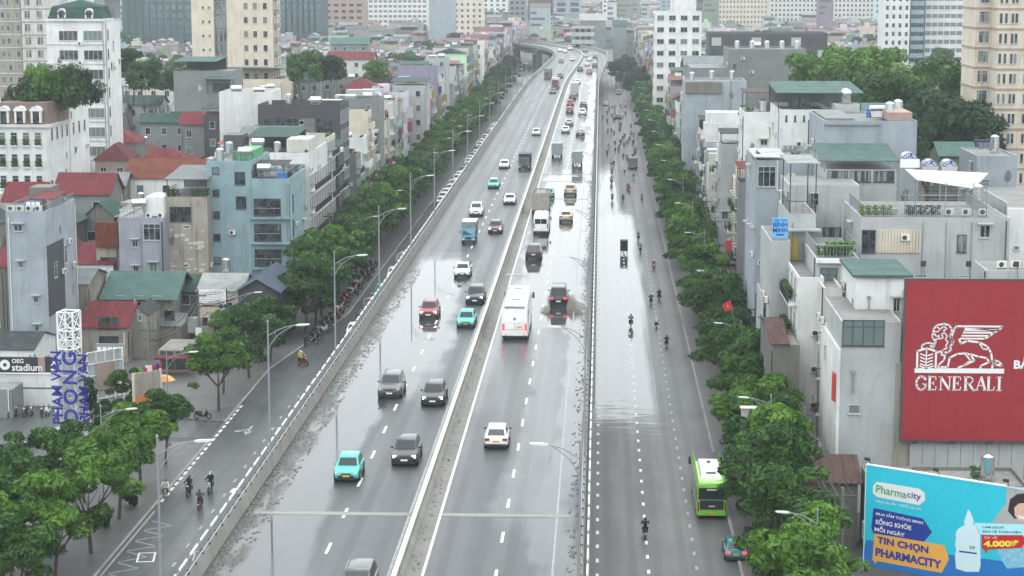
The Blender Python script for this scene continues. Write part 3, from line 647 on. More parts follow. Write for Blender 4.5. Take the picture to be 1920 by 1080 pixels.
def make_car(kind):
    def mk():
        L, W, H, wb, r0, r1, rb, hz_, bz, tz = CARS[kind]; h = L / 2; w = W / 2
        m, cab, roof = body_mesh(kind); d = {}
        if kind == 'pickup':
            pass
        d['body'] = m.mesh('body', smooth=38)
        g = MB(); g.quad(*inset(cab[0], cab[1], roof[1], roof[0], .08, .10)); d['windshield'] = g.mesh('windshield', fix=False)
        g = MB(); g.quad(*inset(cab[2], cab[3], roof[3], roof[2], .09, .14)); d['rear_window'] = g.mesh('rear_window', fix=False)
        for nm, q in (('r', inset(cab[1], cab[2], roof[2], roof[1], .05, .10)), ('l', inset(cab[3], cab[0], roof[0], roof[3], .05, .10))):
            g = MB(); a, b, c, e = q
            m1, m2 = a.lerp(b, .485), e.lerp(c, .485); n1, n2 = a.lerp(b, .515), e.lerp(c, .515)
            g.quad(a, m1, m2, e); g.quad(n1, b, c, n2); d['side_' + nm] = g.mesh('side_windows', fix=False)
        g = MB(); g.cyl((-.11, 0, 0), (.11, 0, 0), .33, .33, 14); g.cyl((-.125, 0, 0), (.125, 0, 0), .20, .20, 10, 1); d['wheel'] = g.mesh('wheel', 2, 40)
        lz = hz_ - .24
        g = MB(); g.loft([[(-.19, -h + .085 , lz - .07), (.19, -h - .005, lz - .07), (.17, -h - .002, lz + .06), (-.17, -h + .10, lz + .07)], [(-.19, -h + .30, lz - .06), (.19, -h + .18, lz - .06), (.17, -h + .22, lz + .09), (-.17, -h + .34, lz + .10)]])
        d['hl'] = g.mesh('headlight')
        g = MB(); g.box(-.17, .17, h - .16, h + .012, tz - .30, tz - .12); d['tl'] = g.mesh('taillight')
        g = MB(); g.box(-w * .40, w * .40, -h - .015, -h + .1, lz - .10, lz + .02); g.box(-w * .62, w * .62, -h - .02, -h + .12, .36, .50); d['grille'] = g.mesh('grille')
        g = MB(); g.box(-w * .86, w * .86, -h + .0, -h + .25, .20, .34); g.box(-w * .86, w * .86, h - .25, h + .005, .22, .42); g.box(-w * 1.003, -w * .90, -h + .95, h - .95, .20, .33); g.box(w * .90, w * 1.003, -h + .95, h - .95, .20, .33); d['sill'] = g.mesh('lower_trim')
        for sx in (-1, 1):
            for yy in (-h + .82, h - .82): pass
        d['arch'] = MB().cyl((-.06, 0, .36), (.066, 0, .36), .41, .41, 14).mesh('wheel_arch')
        g = MB(); g.box(-.24, .24, -.015, .015, -.06, .06); d['plate'] = g.mesh('plate')
        g = MB(); g.loft([[(-.10, -.06, -.06), (.10, -.04, -.06), (.10, -.04, .06), (-.10, -.06, .07)], [(-.08, .07, -.05), (.10, .05, -.05), (.10, .05, .05), (-.08, .07, .05)]]); d['mirror'] = g.mesh('mirror')
        if kind == 'pickup':
            g = MB(); g.box(-w * .80, w * .80, rb + .08, h - .12, tz + .001, tz + .012); d['bed'] = g.mesh('load_bed')
        if kind in ('suv', 'cross'):
            g = MB(); 
            for sx in (-1, 1): g.tube([(sx * w * .66, r0 + .25, H - .0), (sx * w * .66, r0 + .4, H + .05), (sx * w * .66, r1 - .4, H + .05), (sx * w * .66, r1 - .2, H)], .022, 5)
            d['rails'] = g.mesh('roof_rails')
        return d
    return cached(('car', kind), mk)
CNAME = {'sedan': 'sedan', 'hatch': 'hatchback', 'suv': 'suv', 'cross': 'crossover', 'pickup': 'pickup', 'van': 'van'}
def car(kind, color, loc, rz, label, plate='plate_w', lights=False, brake=False, group=None, roofc=None, cat='car'):
    L, W, H, wb, r0, r1, rb, hz_, bz, tz = CARS[kind]; h = L / 2; w = W / 2
    d = make_car(kind); r = thing({'van': 'van', 'pickup': 'pickup_truck'}.get(kind, 'parked_car' if group and 'parked' in group else 'car'), label, cat, loc, rz, group)
    p = M['c_' + color]
    obj('body', d['body'], p, r); 
    for nm, k in (('windshield', 'windshield'), ('rear_window', 'rear_window'), ('side_windows', 'side_r'), ('side_windows', 'side_l')): obj(nm, d[k], M['cglass'], r)
    obj('lower_trim', d['sill'], M['trim'], r); obj('grille', d['grille'], M['trim'], r)
    for sx in (-1, 1):
        for yy in (-h + .82, h - .84): obj('wheel', d['wheel'], [M['tyre'], M['rim']], r, (sx * (w - .07), yy, .33)); obj('wheel_arch', d['arch'], M['trim'], r, (sx * (w - .06), yy, 0), scale=(sx, 1, 1))
        obj('headlight', d['hl'], M['lens_on' if lights else 'lens'], r, (sx * w * .66, 0, 0), scale=(sx, 1, 1))
        obj('taillight', d['tl'], M['tail_on' if brake else 'tail'], r, (sx * w * .74, 0, 0))
        obj('mirror', d['mirror'], p if color not in ('white',) else M['trim'], r, (sx * (w + .06), wb + .35, bz + .05), scale=(sx, 1, 1))
    obj('licence_plate', d['plate'], M[plate], r, (0, -h - .035, .48)); obj('licence_plate', d['plate'], M[plate], r, (0, h + .02, .62))
    if 'bed' in d: obj('load_bed', d['bed'], M['trim'], r)
    if 'rails' in d: obj('roof_rails', d['rails'], M['galv'] if color != 'black' else M['trim'], r)
    if roofc:
        tw = w * .74; o = cached(('rf', kind), lambda: MB().box(-tw * .92, tw * .92, r0 + .12, r1 - .14, H + .001, H + .015).mesh('roof_panel')); obj('roof_panel', o, M['c_' + roofc] if ('c_' + roofc) in M else M[roofc], r)
    return r
def bigwheel(): return cached('bigwheel', lambda: MB().cyl((-.14, 0, 0), (.14, 0, 0), .48, .48, 14).cyl((-.15, 0, 0), (.15, 0, 0), .27, .27, 10, 1).mesh('wheel', 2, 40))
def truck(color, box, loc, rz, label, L=6.5, W=2.0, H=2.9, cabH=2.2, group=None, boxtop=None, lights=False, opentop=False):
    r = thing('truck', label, 'truck', loc, rz, group); h = L / 2; w = W / 2
    def mk():
        d = {}
        m = MB(); m.loft([[(-w * .95, -h, .45), (w * .95, -h, .45), (w * .95, -h + .02, 1.15), (w * .86, -h + .28, cabH - .05), (-w * .86, -h + .28, cabH - .05), (-w * .95, -h + .02, 1.15)],
            [(-w * .95, -h + 1.55, .45), (w * .95, -h + 1.55, .45), (w * .95, -h + 1.55, 1.15), (w * .88, -h + 1.5, cabH), (-w * .88, -h + 1.5, cabH), (-w * .95, -h + 1.55, 1.15)]]); d['cab'] = m.mesh('cab')
        m = MB(); m.quad((-w * .83, -h + .055, 1.25), (w * .83, -h + .055, 1.25), (w * .77, -h + .225, cabH - .22), (-w * .77, -h + .225, cabH - .22)); d['ws'] = m.mesh('windshield', fix=False)
        m = MB()
        for s in (-1, 1): m.box(s * w * .955 - .012, s * w * .955 + .012, -h + .45, -h + 1.3, 1.25, cabH - .4)
        d['sw'] = m.mesh('side_windows')
        m = MB(); m.box(-w * .4, w * .4, -h + 1.5, h - .1, .5, .78); d['ch'] = m.mesh('chassis')
        m = MB()
        if opentop:
            m.box(-w, w, -h + 1.7, h, .8, .95)
            for a in ((-w, -w + .08, -h + 1.7, h), (w - .08, w, -h + 1.7, h), (-w + .081, w - .081, -h + 1.7, -h + 1.78), (-w + .081, w - .081, h - .08, h)): m.box(*a, .951, H)
            for i in range(7):
                y = -h + 1.75 + i * (L - 1.85) / 6; m.box(-w - .05, -w - .001, y - .04, y + .04, .9, H - .02); m.box(w + .001, w + .05, y - .04, y + .04, .9, H - .02)
        else:
            m.box(-w, w, -h + 1.7, h, .8, H)
            for i in range(9):
                y = -h + 1.8 + i * (L - 1.95) / 8; m.box(-w - .025, -w - .001, y - .03, y + .03, .82, H - .02); m.box(w + .001, w + .025, y - .03, y + .03, .82, H - .02)
            for x in (-.02, -w * .62, w * .6): m.box(x, x + .04, h + .001, h + .04, .85, H - .1)
            m.box(-w * .97, w * .97, h + .001, h + .03, H - .12, H - .03); m.box(-w * .97, w * .97, h + .001, h + .03, .82, .92)
        d['box'] = m.mesh('cargo_box')
        m = MB(); m.box(-w * 1.01, w * 1.01, -h + 1.68, h + .02, H + .001, H + .07); d['top'] = m.mesh('cargo_roof')
        m = MB(); m.box(-w * .95, w * .95, -h - .08, -h + .1, .35, .6); m.box(-w * .4, w * .4, -h - .03, -h, .75, 1.0); d['bp'] = m.mesh('bumper')
        m = MB(); m.box(-.14, .14, -.03, .03, -.09, .09); d['lt'] = m.mesh('light')
        m = MB(); m.box(-.05, .05, -.03, .03, -.2, .2); m.box(-.12, .02, -.02, .02, .18, .21); d['mi'] = m.mesh('mirror')
        return d
    d = cached(('truck', L, W, H, cabH, opentop), mk)
    obj('cab', d['cab'], M['c_' + color], r); obj('windshield', d['ws'], M['cglass'], r); obj('side_windows', d['sw'], M['cglass'], r); obj('chassis', d['ch'], M['trim'], r)
    obj('cargo_box', d['box'], M[box], r); obj('bumper', d['bp'], M['trim'], r)
    if boxtop: obj('cargo_roof', d['top'], M[boxtop], r)
    if opentop: obj('load', cached(('load', L, W, H), lambda: MB().loft([[(-w + .1, -h + 1.85, H - .5), (w - .1, -h + 1.85, H - .5), (w - .1, h - .1, H - .5), (-w + .1, h - .1, H - .5)], [(-w * .4, -h + 2.8, H - .1), (w * .4, -h + 2.8, H - .1), (w * .4, h - 1.2, H - .1), (-w * .4, h - 1.2, H - .1)]]).mesh('load')), M['tarp'], r)
    for s in (-1, 1):
        for y in (-h + 1.0, h - 1.2): obj('wheel', bigwheel(), [M['tyre'], M['rim']], r, (s * (w - .16), y, .48))
        obj('headlight', d['lt'], M['lens_on' if lights else 'lens'], r, (s * w * .75, -h - .02, .72)); obj('taillight', d['lt'], M['tail'], r, (s * w * .75, h + .05, .68)); obj('mirror', d['mi'], M['trim'], r, (s * (w + .14), -h + .25, 1.6), scale=(s, 1, 1))
    obj('licence_plate', cached('tplate', lambda: MB().box(-.25, .25, -.01, .01, -.08, .08).mesh('plate')), M['plate_w'], r, (0, h + .06, .68)); return r
def rbox(w, y0, y1, z0, z1, r=.18, taper=.04):
    def ring(y, q, zz): 
        a, b = w - q, z1 - zz
        return [(-a, y, z0), (a, y, z0), (a, y, z0 + .35 * (z1 - z0)), (a - taper, y, b - r), (a - taper - r * .35, y, b - r * .3), (a - taper - r, y, b), (-(a - taper - r), y, b), (-(a - taper - r * .35), y, b - r * .3), (-(a - taper), y, b - r), (-a, y, z0 + .35 * (z1 - z0))]
    return [ring(y0, .10, .12), ring(y0 + .12, .02, .02), ring(y0 + .4, 0, 0), ring(y1 - .4, 0, 0), ring(y1 - .12, .02, .02), ring(y1, .10, .12)]
def text_mesh(txt, size, bold=0.0, extr=0.0, align='CENTER', sp=1.0):
    def mk():
        c = bpy.data.curves.new('t', 'FONT'); c.body = txt; c.size = size; c.extrude = extr; c.offset = bold; c.align_x = align; c.align_y = 'CENTER'; c.space_character = sp; c.resolution_u = 3
        o = bpy.data.objects.new('t', c); COL.objects.link(o); dg = bpy.context.evaluated_depsgraph_get(); me = bpy.data.meshes.new_from_object(o.evaluated_get(dg))
        bpy.data.objects.remove(o); bpy.data.curves.remove(c)
        if not me.materials: me.materials.append(None)
        return me
    return cached(('txt', txt, size, bold, extr, align, sp), mk)
def lettering(name, txt, size, mat, parent, loc, rot, bold=0.0, extr=0.004, align='CENTER', sp=1.0, scale=None):
    return obj(name, text_mesh(txt, size, bold, extr, align, sp), mat, parent, loc, rot=rot, scale=scale)
FRONT = (PI / 2, 0, 0); BACK = (PI / 2, 0, PI)
def coach(loc, rz, label):
    r = thing('coach', label, 'bus', loc, rz); w = 1.25; L = 11.5; h = L / 2; H = 3.45
    obj('body', MB().loft(rbox(w, -h, h, .35, H, .3)).mesh('body', smooth=50), M['c_white'], r)
    for s in (-1, 1): obj('side_windows', MB().box(s * 1.215 - .045, s * 1.215 + .045, -h + .8, h - .9, 1.75, 2.75).mesh('side_windows'), M['cglass'], r)
    obj('windshield', MB().box(-1.05, 1.05, -h - .01, -h + .1, 1.2, 2.9).mesh('windshield'), M['cglass'], r)
    obj('rear_window', MB().prism([(-.85, 2.3), (.85, 2.3), (.98, 2.5), (.98, 2.85), (.90, 3.0), (-.90, 3.0), (-.98, 2.85), (-.98, 2.5)], h - .02, h + .012).mesh('rear_window'), M['cglass'], r, rot=(PI / 2, 0, 0)).rotation_euler = (0, 0, 0)
    r.children[-1].data.transform(Matrix(((1, 0, 0, 0), (0, 0, 1, 0), (0, 1, 0, 0), (0, 0, 0, 1))))
    sp = MB().loft([[(-1.02, h - .3, H - .06), (1.02, h - .3, H - .06), (.98, h + .16, H - .22), (-.98, h + .16, H - .22)], [(-1.0, h - .3, H + .02), (1.0, h - .3, H + .02), (.95, h + .15, H - .16), (-.95, h + .15, H - .16)]]); obj('spoiler', sp.mesh('spoiler'), M['c_white'], r)
    obj('spoiler_shadow_strip', MB().box(-.95, .95, h + .0, h + .03, 3.03, 3.1).mesh('strip'), M['trim'], r).name = 'painted_shadow_strip'  # thin black strip standing in for the shade under the rear spoiler
    obj('roof_unit', MB().loft([[(-.8, -1.5, H), (.8, -1.5, H), (.8, 1.6, H), (-.8, 1.6, H)], [(-.7, -1.2, H + .22), (.7, -1.2, H + .22), (.7, 1.3, H + .22), (-.7, 1.3, H + .22)]]).mesh('roof_unit'), M['c_white'], r)
    for y in (-3.6, 3.3): obj('roof_hatch', MB().box(-.4, .4, y - .35, y + .35, H, H + .07).mesh('roof_hatch'), M['galv'], r)
    for s in (-1, 1):
        obj('roof_rail', MB().box(s * .98 - .03, s * .98 + .03, -h + .9, h - .9, H - .01, H + .05).mesh('roof_rail'), M['galv'], r)
        obj('taillight', MB().box(s * 1.05 - .11, s * 1.05 + .11, h - .08, h + .03, .95, 1.55).mesh('taillight'), M['tail_on'], r)
        obj('marker_light', MB().box(s * .85 - .09, s * .85 + .09, h - .06, h + .03, .5, .57).mesh('marker_light'), M['tail_on'], r)
        for y in (-h + 2.5, h - 2.9): obj('wheel', bigwheel(), [M['tyre'], M['rim']], r, (s * 1.12, y, .48))
        obj('mirror', MB().loft([[(s * 1.28, -h + .1, 2.2), (s * 1.5, -h + .1, 2.2), (s * 1.5, -h + .25, 2.2), (s * 1.28, -h + .25, 2.2)], [(s * 1.3, -h + .1, 2.75), (s * 1.48, -h + .1, 2.75), (s * 1.48, -h + .2, 2.75), (s * 1.3, -h + .2, 2.75)]]).mesh('mirror'), M['trim'], r)
    obj('lower_vent', MB().box(-.9, .9, h - .02, h + .02, .98, 1.02).box(-.9, .9, h - .02, h + .02, 1.62, 1.65).box(-.02, .02, h - .02, h + .02, 1.02, 1.62).mesh('panel_gap'), M['c_silver'], r).name = 'panel_gap'
    obj('bumper', MB().box(-1.2, 1.2, h - .1, h + .04, .28, .42).mesh('bumper'), M['trim'], r)
    obj('emblem', MB().cyl((0, h, 2.02), (0, h + .02, 2.02), .14, .14, 12).mesh('emblem'), M['galv'], r)
    obj('licence_plate', MB().box(-.7, -.2, h, h + .02, 1.15, 1.32).mesh('licence_plate'), M['plate_y'], r)
    return r
def city_bus(loc, rz, label):
    r = thing('city_bus', label, 'bus', loc, rz); w = 1.25; L = 11; h = L / 2; H = 3.2
    obj('body', MB().loft(rbox(w, -h, h, .35, H, .22)).mesh('body', smooth=50), M['c_green'], r)
    for s in (-1, 1): obj('side_windows', MB().box(s * 1.215 - .045, s * 1.215 + .045, -h + .5, h - .6, 1.3, 2.6).mesh('side_windows'), M['cglass'], r)
    obj('windshield', MB().box(-1.05, 1.05, -h - .01, -h + .1, 1.0, 2.8).mesh('windshield'), M['cglass'], r)
    obj('rear_window', MB().box(-1.12, 1.12, h - .05, h + .015, 1.72, 2.72).mesh('rear_window'), M['cglass'], r)
    obj('engine_panel', MB().box(-1.0, 1.0, h - .05, h + .02, .85, 1.66).mesh('engine_panel'), M['trim'], r)
    obj('roof_unit', MB().loft([[(-.92, -1.8, H), (.92, -1.8, H), (.92, 4.2, H), (-.92, 4.2, H)], [(-.82, -1.6, H + .28), (.82, -1.6, H + .28), (.82, 3.9, H + .28), (-.82, 3.9, H + .28)]]).mesh('roof_unit', smooth=30), M['c_white'], r)
    obj('vent', MB().box(-.16, .16, -.9, -.1, H + .281, H + .31).mesh('vent'), M['trim'], r); obj('vent', MB().box(-.4, .4, 3.1, 3.7, H + .281, H + .31).mesh('vent'), M['trim'], r)
    obj('front_roof', MB().box(-1.05, 1.05, -h + .3, -1.9, H - .0, H + .02).mesh('front_roof'), M['trim'], r)
    for s in (-1, 1):
        for y in (-h + 2.5, h - 2.9): obj('wheel', bigwheel(), [M['tyre'], M['rim']], r, (s * 1.12, y, .48))
        obj('mirror', MB().loft([[(s * 1.28, -h + .1, 2.1), (s * 1.5, -h + .1, 2.1), (s * 1.5, -h + .25, 2.1), (s * 1.28, -h + .25, 2.1)], [(s * 1.3, -h + .1, 2.75), (s * 1.48, -h + .1, 2.75), (s * 1.48, -h + .2, 2.75), (s * 1.3, -h + .2, 2.75)]]).mesh('mirror'), M['trim'], r)
        obj('taillight', MB().box(s * 1.12 - .05, s * 1.12 + .05, h - .05, h + .03, .7, 1.5).mesh('taillight'), M['tail'], r)
    obj('licence_plate', MB().box(-.25, .25, h, h + .025, .52, .66).mesh('licence_plate'), M['plate_y'], r)
    obj('rear_logo', MB().box(-.42, .42, h + .016, h + .022, 2.50, 2.62).mesh('rear_logo'), M['sign_white'], r)
    obj('bus_number', MB().box(-.26, .26, h + .021, h + .026, 1.1, 1.2).mesh('bus_number'), M['sign_white'], r)
    return r
def vroad(x, y): return 0.0
def onV(u, v):
    p = G(u, v, DECK); return p
def put(u, v, L, z, rear):
    p = G(u, v, z); a, b = None, None
    return (p.x, p.y + L / 2 * .96, z + .003)
def vdir(y):
    a, b = vp(y, 0), vp(y + 2, 0); return math.atan2(-(b[0] - a[0]), b[1] - a[1])
VEH_L = [ # kind,color,u,v,plate,lights,label
 ('hatch', 'teal', 649, 905, 'plate_y', 0, 'bright teal hatchback taxi nearest the camera beside the left parapet puddle'), ('cross', 'dark grey', 758, 875, 'plate_w', 1, 'near-black crossover with lit headlamps ahead of the teal taxi'),
 ('suv', 'grey', 730, 748, 'plate_w', 0, 'tall brown-grey suv with bright grille beside the wet puddle'), ('cross', 'dark grey', 811, 763, 'plate_w', 1, 'dark grey crossover next to the tall grey suv'),
 ('cross', 'red', 803, 599, 'plate_w', 1, 'wine red crossover with lit headlamps crossing the big puddle'), ('hatch', 'teal', 873, 616, 'plate_y', 0, 'teal hatchback taxi just left of the white coach'),
 ('suv', 'navy', 890, 572, 'plate_w', 1, 'black suv with lit headlamps behind the teal taxi near the coach'), ('sedan', 'white', 866, 521, 'plate_w', 0, 'white sedan approaching the large puddle on the left carriageway'),
 ('cross', 'brown', 928, 439, 'plate_w', 1, 'dark maroon crossover with lit headlamps beside the blue truck'), ('pickup', 'white', 892, 406, 'plate_w', 0, 'white pickup in front of the blue truck on the left carriageway'),
 ('sedan', 'white', 955, 384, 'plate_w', 0, 'white car by the expansion joint next to the median'), ('sedan', 'teal', 925, 354, 'plate_y', 0, 'teal taxi with a white roof near the pale expansion joint'),
 ('sedan', 'white', 945, 317, 'plate_w', 0, 'white sedan just left of the dark navy truck'), ('hatch', 'white', 1005, 255, 'plate_w', 0, 'lone white hatchback far up the left carriageway'),
 ('sedan', 'grey', 1036, 176, 'plate_w', 0, 'grey sedan behind the red-topped truck far up the road'), ('cross', 'dark grey', 1050, 147, 'plate_w', 0, 'dark car right of the tall grey truck far away'),
 ('sedan', 'black', 1052, 118, 'plate_w', 0, 'small black car where the viaduct starts to bend'), ('suv', 'white', 1073, 114, 'plate_w', 0, 'white suv with dark windows beside the median at the bend'), ('sedan', 'white', 1049, 97, 'plate_w', 0, 'leftmost white car on the bend of the viaduct'), ('sedan', 'white', 1059, 99, 'plate_w', 0, 'middle white car of three on the bend'), ('van', 'white', 1068, 94, 'plate_w', 0, 'tall white van farthest round the bend')]
for kd, c, u, v, pl, li, lb in VEH_L:
    L = CARS[kd][0]; x, y, z = put(u, v, L, DECK, False)
    car(kd, c, (x, y, z), vdir(y), lb, pl, bool(li), roofc='white' if 'white roof' in lb else None, group='oncoming cars on the viaduct')
p = G(667, 1131, DECK); car('suv', 'grey', (p.x, p.y + 1.2, DECK + .003), 0, 'dark grey car cut off by the bottom edge of the picture', group='oncoming cars on the viaduct')
VEH_R = [('hatch', 'white', 930, 843, 'plate_y', 0, 'white hatchback taxi nearest the camera in the right carriageway'), ('van', 'black', 1047, 576, 'plate_w', 1, 'black van with lit tail lamps throwing spray'),
 ('suv', 'navy', 1000, 487, 'plate_w', 0, 'dark suv mirrored in the puddle behind the black van'), ('sedan', 'champagne', 1061, 417, 'plate_y', 0, 'champagne sedan on the bright wet lane'),
 ('suv', 'beige', 1069, 367, 'plate_w', 0, 'beige suv beside the teal car on the wet lane'), ('hatch', 'teal', 1028, 372, 'plate_y', 0, 'teal hatchback with white roof half hidden by the tipper truck'),
 ('sedan', 'dark grey', 1088, 257, 'plate_w', 0, 'dark sedan right of the white sedans far up the right carriageway'), ('sedan', 'white', 1060, 250, 'plate_w', 0, 'bright white sedan next to the median far up the right carriageway'), ('sedan', 'silver', 1067, 236, 'plate_w', 0, 'silver sedan ahead of the bright white sedan'),
 ('suv', 'brown', 1068, 214, 'plate_w', 0, 'brown suv in the queue beside the median'), ('suv', 'red', 1069, 200, 'plate_w', 1, 'dark red suv ahead of the brown suv'), ('suv', 'white', 1092, 217, 'plate_w', 0, 'white suv behind the dark van in the outer lane'), ('van', 'dark grey', 1094, 206, 'plate_w', 0, 'dark van in the outer lane ahead of the white suv'),
 ('suv', 'navy', 1073, 188, 'plate_w', 0, 'navy suv below the pale truck in the inner lane'), ('sedan', 'white', 1083, 158, 'plate_w', 0, 'white sedan right of the pale box truck'), ('van', 'pink', 1105, 139, 'plate_w', 0, 'pinkish van near the bend in the outer lane'), ('suv', 'black', 1088, 134, 'plate_w', 0, 'black suv by the median near the bend'), ('suv', 'dark grey', 1115, 127, 'plate_w', 0, 'dark suv by the right parapet near the bend'),
 ('sedan', 'white', 1101, 124, 'plate_w', 0, 'white car between two dark suvs near the bend'), ('sedan', 'black', 1116, 110, 'plate_w', 0, 'black sedan by the right parapet at the bend'), ('sedan', 'silver', 1100, 108, 'plate_w', 0, 'silver car with dark windows at the bend'), ('sedan', 'white', 1105, 115, 'plate_w', 0, 'small white car at the bend of the right carriageway'), ('sedan', 'grey', 1097, 98, 'plate_w', 0, 'farthest grey car on the bend of the right carriageway')]
for kd, c, u, v, pl, br, lb in VEH_R:
    L = CARS[kd][0]; x, y, z = put(u, v, L, DECK, True)
    car(kd, c, (x, y, z), vdir(y) + PI, lb, pl, brake=bool(br), roofc='white' if 'white roof' in lb else None, group='cars driving away on the viaduct', cat='van' if kd == 'van' else 'car')
x, y, z = put(965, 637, 11.5, DECK, 1); coach((x, y, z), PI, 'large white coach with lit red tail lamps driving beside the median')
x, y, z = put(1014, 440, 5.4, DECK, 1)
r = thing('minibus', 'white high-roofed minibus following the brown tipper truck', 'van', (x, y, z), PI)
obj('body', MB().loft(rbox(1.0, -2.8, 2.8, .35, 2.6, .22)).mesh('body', smooth=50), M['c_white'], r)
obj('rear_window', MB().box(-.78, -.03, 2.76, 2.815, 1.45, 2.1).box(.03, .78, 2.76, 2.815, 1.45, 2.1).mesh('rear_window'), M['cglass'], r)
for s in (-1, 1):
    obj('side_windows', MB().box(s * .965 - .04, s * .965 + .04, -2.3, 2.4, 1.4, 2.1).mesh('side_windows'), M['cglass'], r); obj('taillight', MB().box(s * .9 - .07, s * .9 + .07, 2.74, 2.82, .9, 1.5).mesh('taillight'), M['tail'], r)
    obj('mirror', MB().box(s * 1.16 - .1, s * 1.16 + .1, -2.2, -2.08, 1.5, 1.85).mesh('mirror'), M['trim'], r)
    for yy in (-1.8, 1.7): obj('wheel', cached(('car', 'van'), None)['wheel'], [M['tyre'], M['rim']], r, (s * .92, yy, .36))
obj('bumper', MB().box(-.95, .95, 2.72, 2.86, .3, .5).mesh('bumper'), M['trim'], r); obj('windshield', MB().box(-.85, .85, -2.83, -2.75, 1.2, 2.2).mesh('windshield'), M['cglass'], r)
def TR(u, v, color, box, rear, label, L, W, H, cabH=2.2, top=None, opentop=False, lights=False):
    x, y, z = put(u, v, L, DECK, rear); return truck(color, box, (x, y, z), vdir(y) + (PI if rear else 0), label, L, W, H, cabH, 'trucks on the viaduct', top, lights, opentop)
TR(878, 459, 'blue', 'tarp', 0, 'blue-cabbed light truck with a white topped cargo box', 5.2, 1.8, 2.7, 2.0, 'c_white')
TR(983, 320, 'navy', 'trim', 0, 'dark navy truck with a black cargo box beside the median', 6.2, 2.1, 2.8, 2.3)
TR(1013, 404, 'brown', 'sand', 1, 'brown open tipper truck with a tarpaulin load, ahead of the minibus', 8.5, 2.45, 3.2, 2.6, None, True)
TR(1044, 298, 'grey', 'galv', 1, 'grey steel box truck near the median', 5.6, 1.95, 2.9)
TR(1082, 314, 'dark grey', 'galv', 1, 'small box truck with a dark edged steel body on the wet lane', 5.2, 1.85, 2.8)
TR(1077, 178, 'white', 'c_silver', 1, 'pale box truck in the inner lane of the far queue', 7, 2.2, 3.4)
TR(1041, 166, 'red', 'c_white', 0, 'truck with red top and white front far up the left carriageway', 7, 2.3, 3.0, 2.7, 'c_red')
TR(1027, 149, 'grey', 'tarp', 0, 'tall grey truck by the left parapet far away', 8, 2.4, 3.5, 2.7)
# spray thrown up by the black van
sp = NT('spray_mist'); sp.t.nodes.remove(sp.b); v_ = sp.n('ShaderNodeVolumePrincipled'); v_.inputs['Color'].default_value = (.42, .38, .33, 1)
nz = sp.noise(1.0, 4, (1, .6, 1)); sp.l(sp.mr(nz, .40, .62, 0, 2.2), v_.inputs['Density']); sp.l(v_.outputs[0], sp.t.nodes['Material Output'].inputs['Volume']); M['spray'] = sp.mat
p = G(1047, 577, DECK)
for s_, nm, wd in ((1, 'wide muddy spray fanning out to the right of the black van', 3.3), (-1, 'small spray left of the black van', 1.1)):
    m = MB(); rings = []
    for i in range(7):
        f = i / 6; rings.append([(s_ * (.8 + wd * f * (.35 + .65 * f) * k), -1.2 - 4.8 * f + (3 if k > .5 else 0) * .5, z) for k, z in ((.05, .03), (1, .03), (1.05, .10 + .9 * f * (1 - f) * 2), (.6, .25 + 1.5 * math.sin(PI * min(1, f * 1.05)) * .8), (.1, .2 + .5 * (1 - f)))])
    o = struct('spray', m.loft(rings), M['spray'], nm, 'stuff'); o.location = (p.x, p.y + 2.0, DECK)
# ---------------------------------------------------------------- ground vehicles
def gput(u, v, L): 
    q = G(u, v, 0); return (q.x, q.y + L / 2 * .96, .003)
city_bus(gput(1334, 973, 11), PI, 'lime green city bus with white roof unit passing under the roadside trees')
car('hatch', 'dark teal', gput(1380, 1054, 3.9), PI, 'dark teal taxi with lit tail lamps behind the green bus', 'plate_y', brake=True)
x, y, z = gput(1187, 318, 6); truck('dark grey', 'tarp', (x, y, z), PI, 'dark truck half under the trees of the right service road', 6, 2.1, 2.7)
for u, v, c, k_, lb in ((1160, 224, 'grey', 'suv', 'grey car followed by motorbikes up the right service road'), (1160, 178, 'silver', 'van', 'silver van in the far crowd of motorbikes'), (1136, 199, 'white', 'hatch', 'white hatchback amid far motorbikes'), (1162, 155, 'white', 'sedan', 'white sedan farthest up the right service road')):
    car(k_, c, gput(u, v, 4.3), PI, lb, group='cars far up the right service road')
PK = [(660, 633, 'white', 'hatch', 'white hatchback with yellow fog lamps nearest in the left parking row'), (681, 606, 'dark grey', 'sedan', 'dark sedan parked behind the white hatchback'), (690, 586, 'grey', 'suv', 'grey suv in the left parking row'), (698, 572, 'dark grey', 'sedan', 'dark sedan parked just before the teal taxi'), (712, 556, 'dark teal', 'hatch', 'teal taxi parked on the left service road'),
      (736, 526, 'white', 'suv', 'white suv parked beside the lamp post on the left road'), (752, 500, 'grey', 'van', 'grey van parked on the left service road'), (833, 385, 'silver', 'sedan', 'silver car parked far up the left road'), (826, 398, 'white', 'sedan', 'white car parked below the silver car')]
for u, v, c, k_, lb in PK: car(k_, c, gput(u, v, 4.4), 0, lb, group='parked cars on the left service road')
y = 395; k = 0
pr = random.Random(9)
while y < 600 and k < 34:
    k += 1; car(pr.choice(['sedan', 'hatch', 'suv']), pr.choice(['white', 'grey', 'silver', 'dark grey', 'white', 'black']), (-31.6 + pr.uniform(-.3, .3), y, 0.003), 0, '%s parked car of the distant line by the left kerb' % ordw(k), group='parked cars far along the left kerb'); y += pr.uniform(5.4, 9)
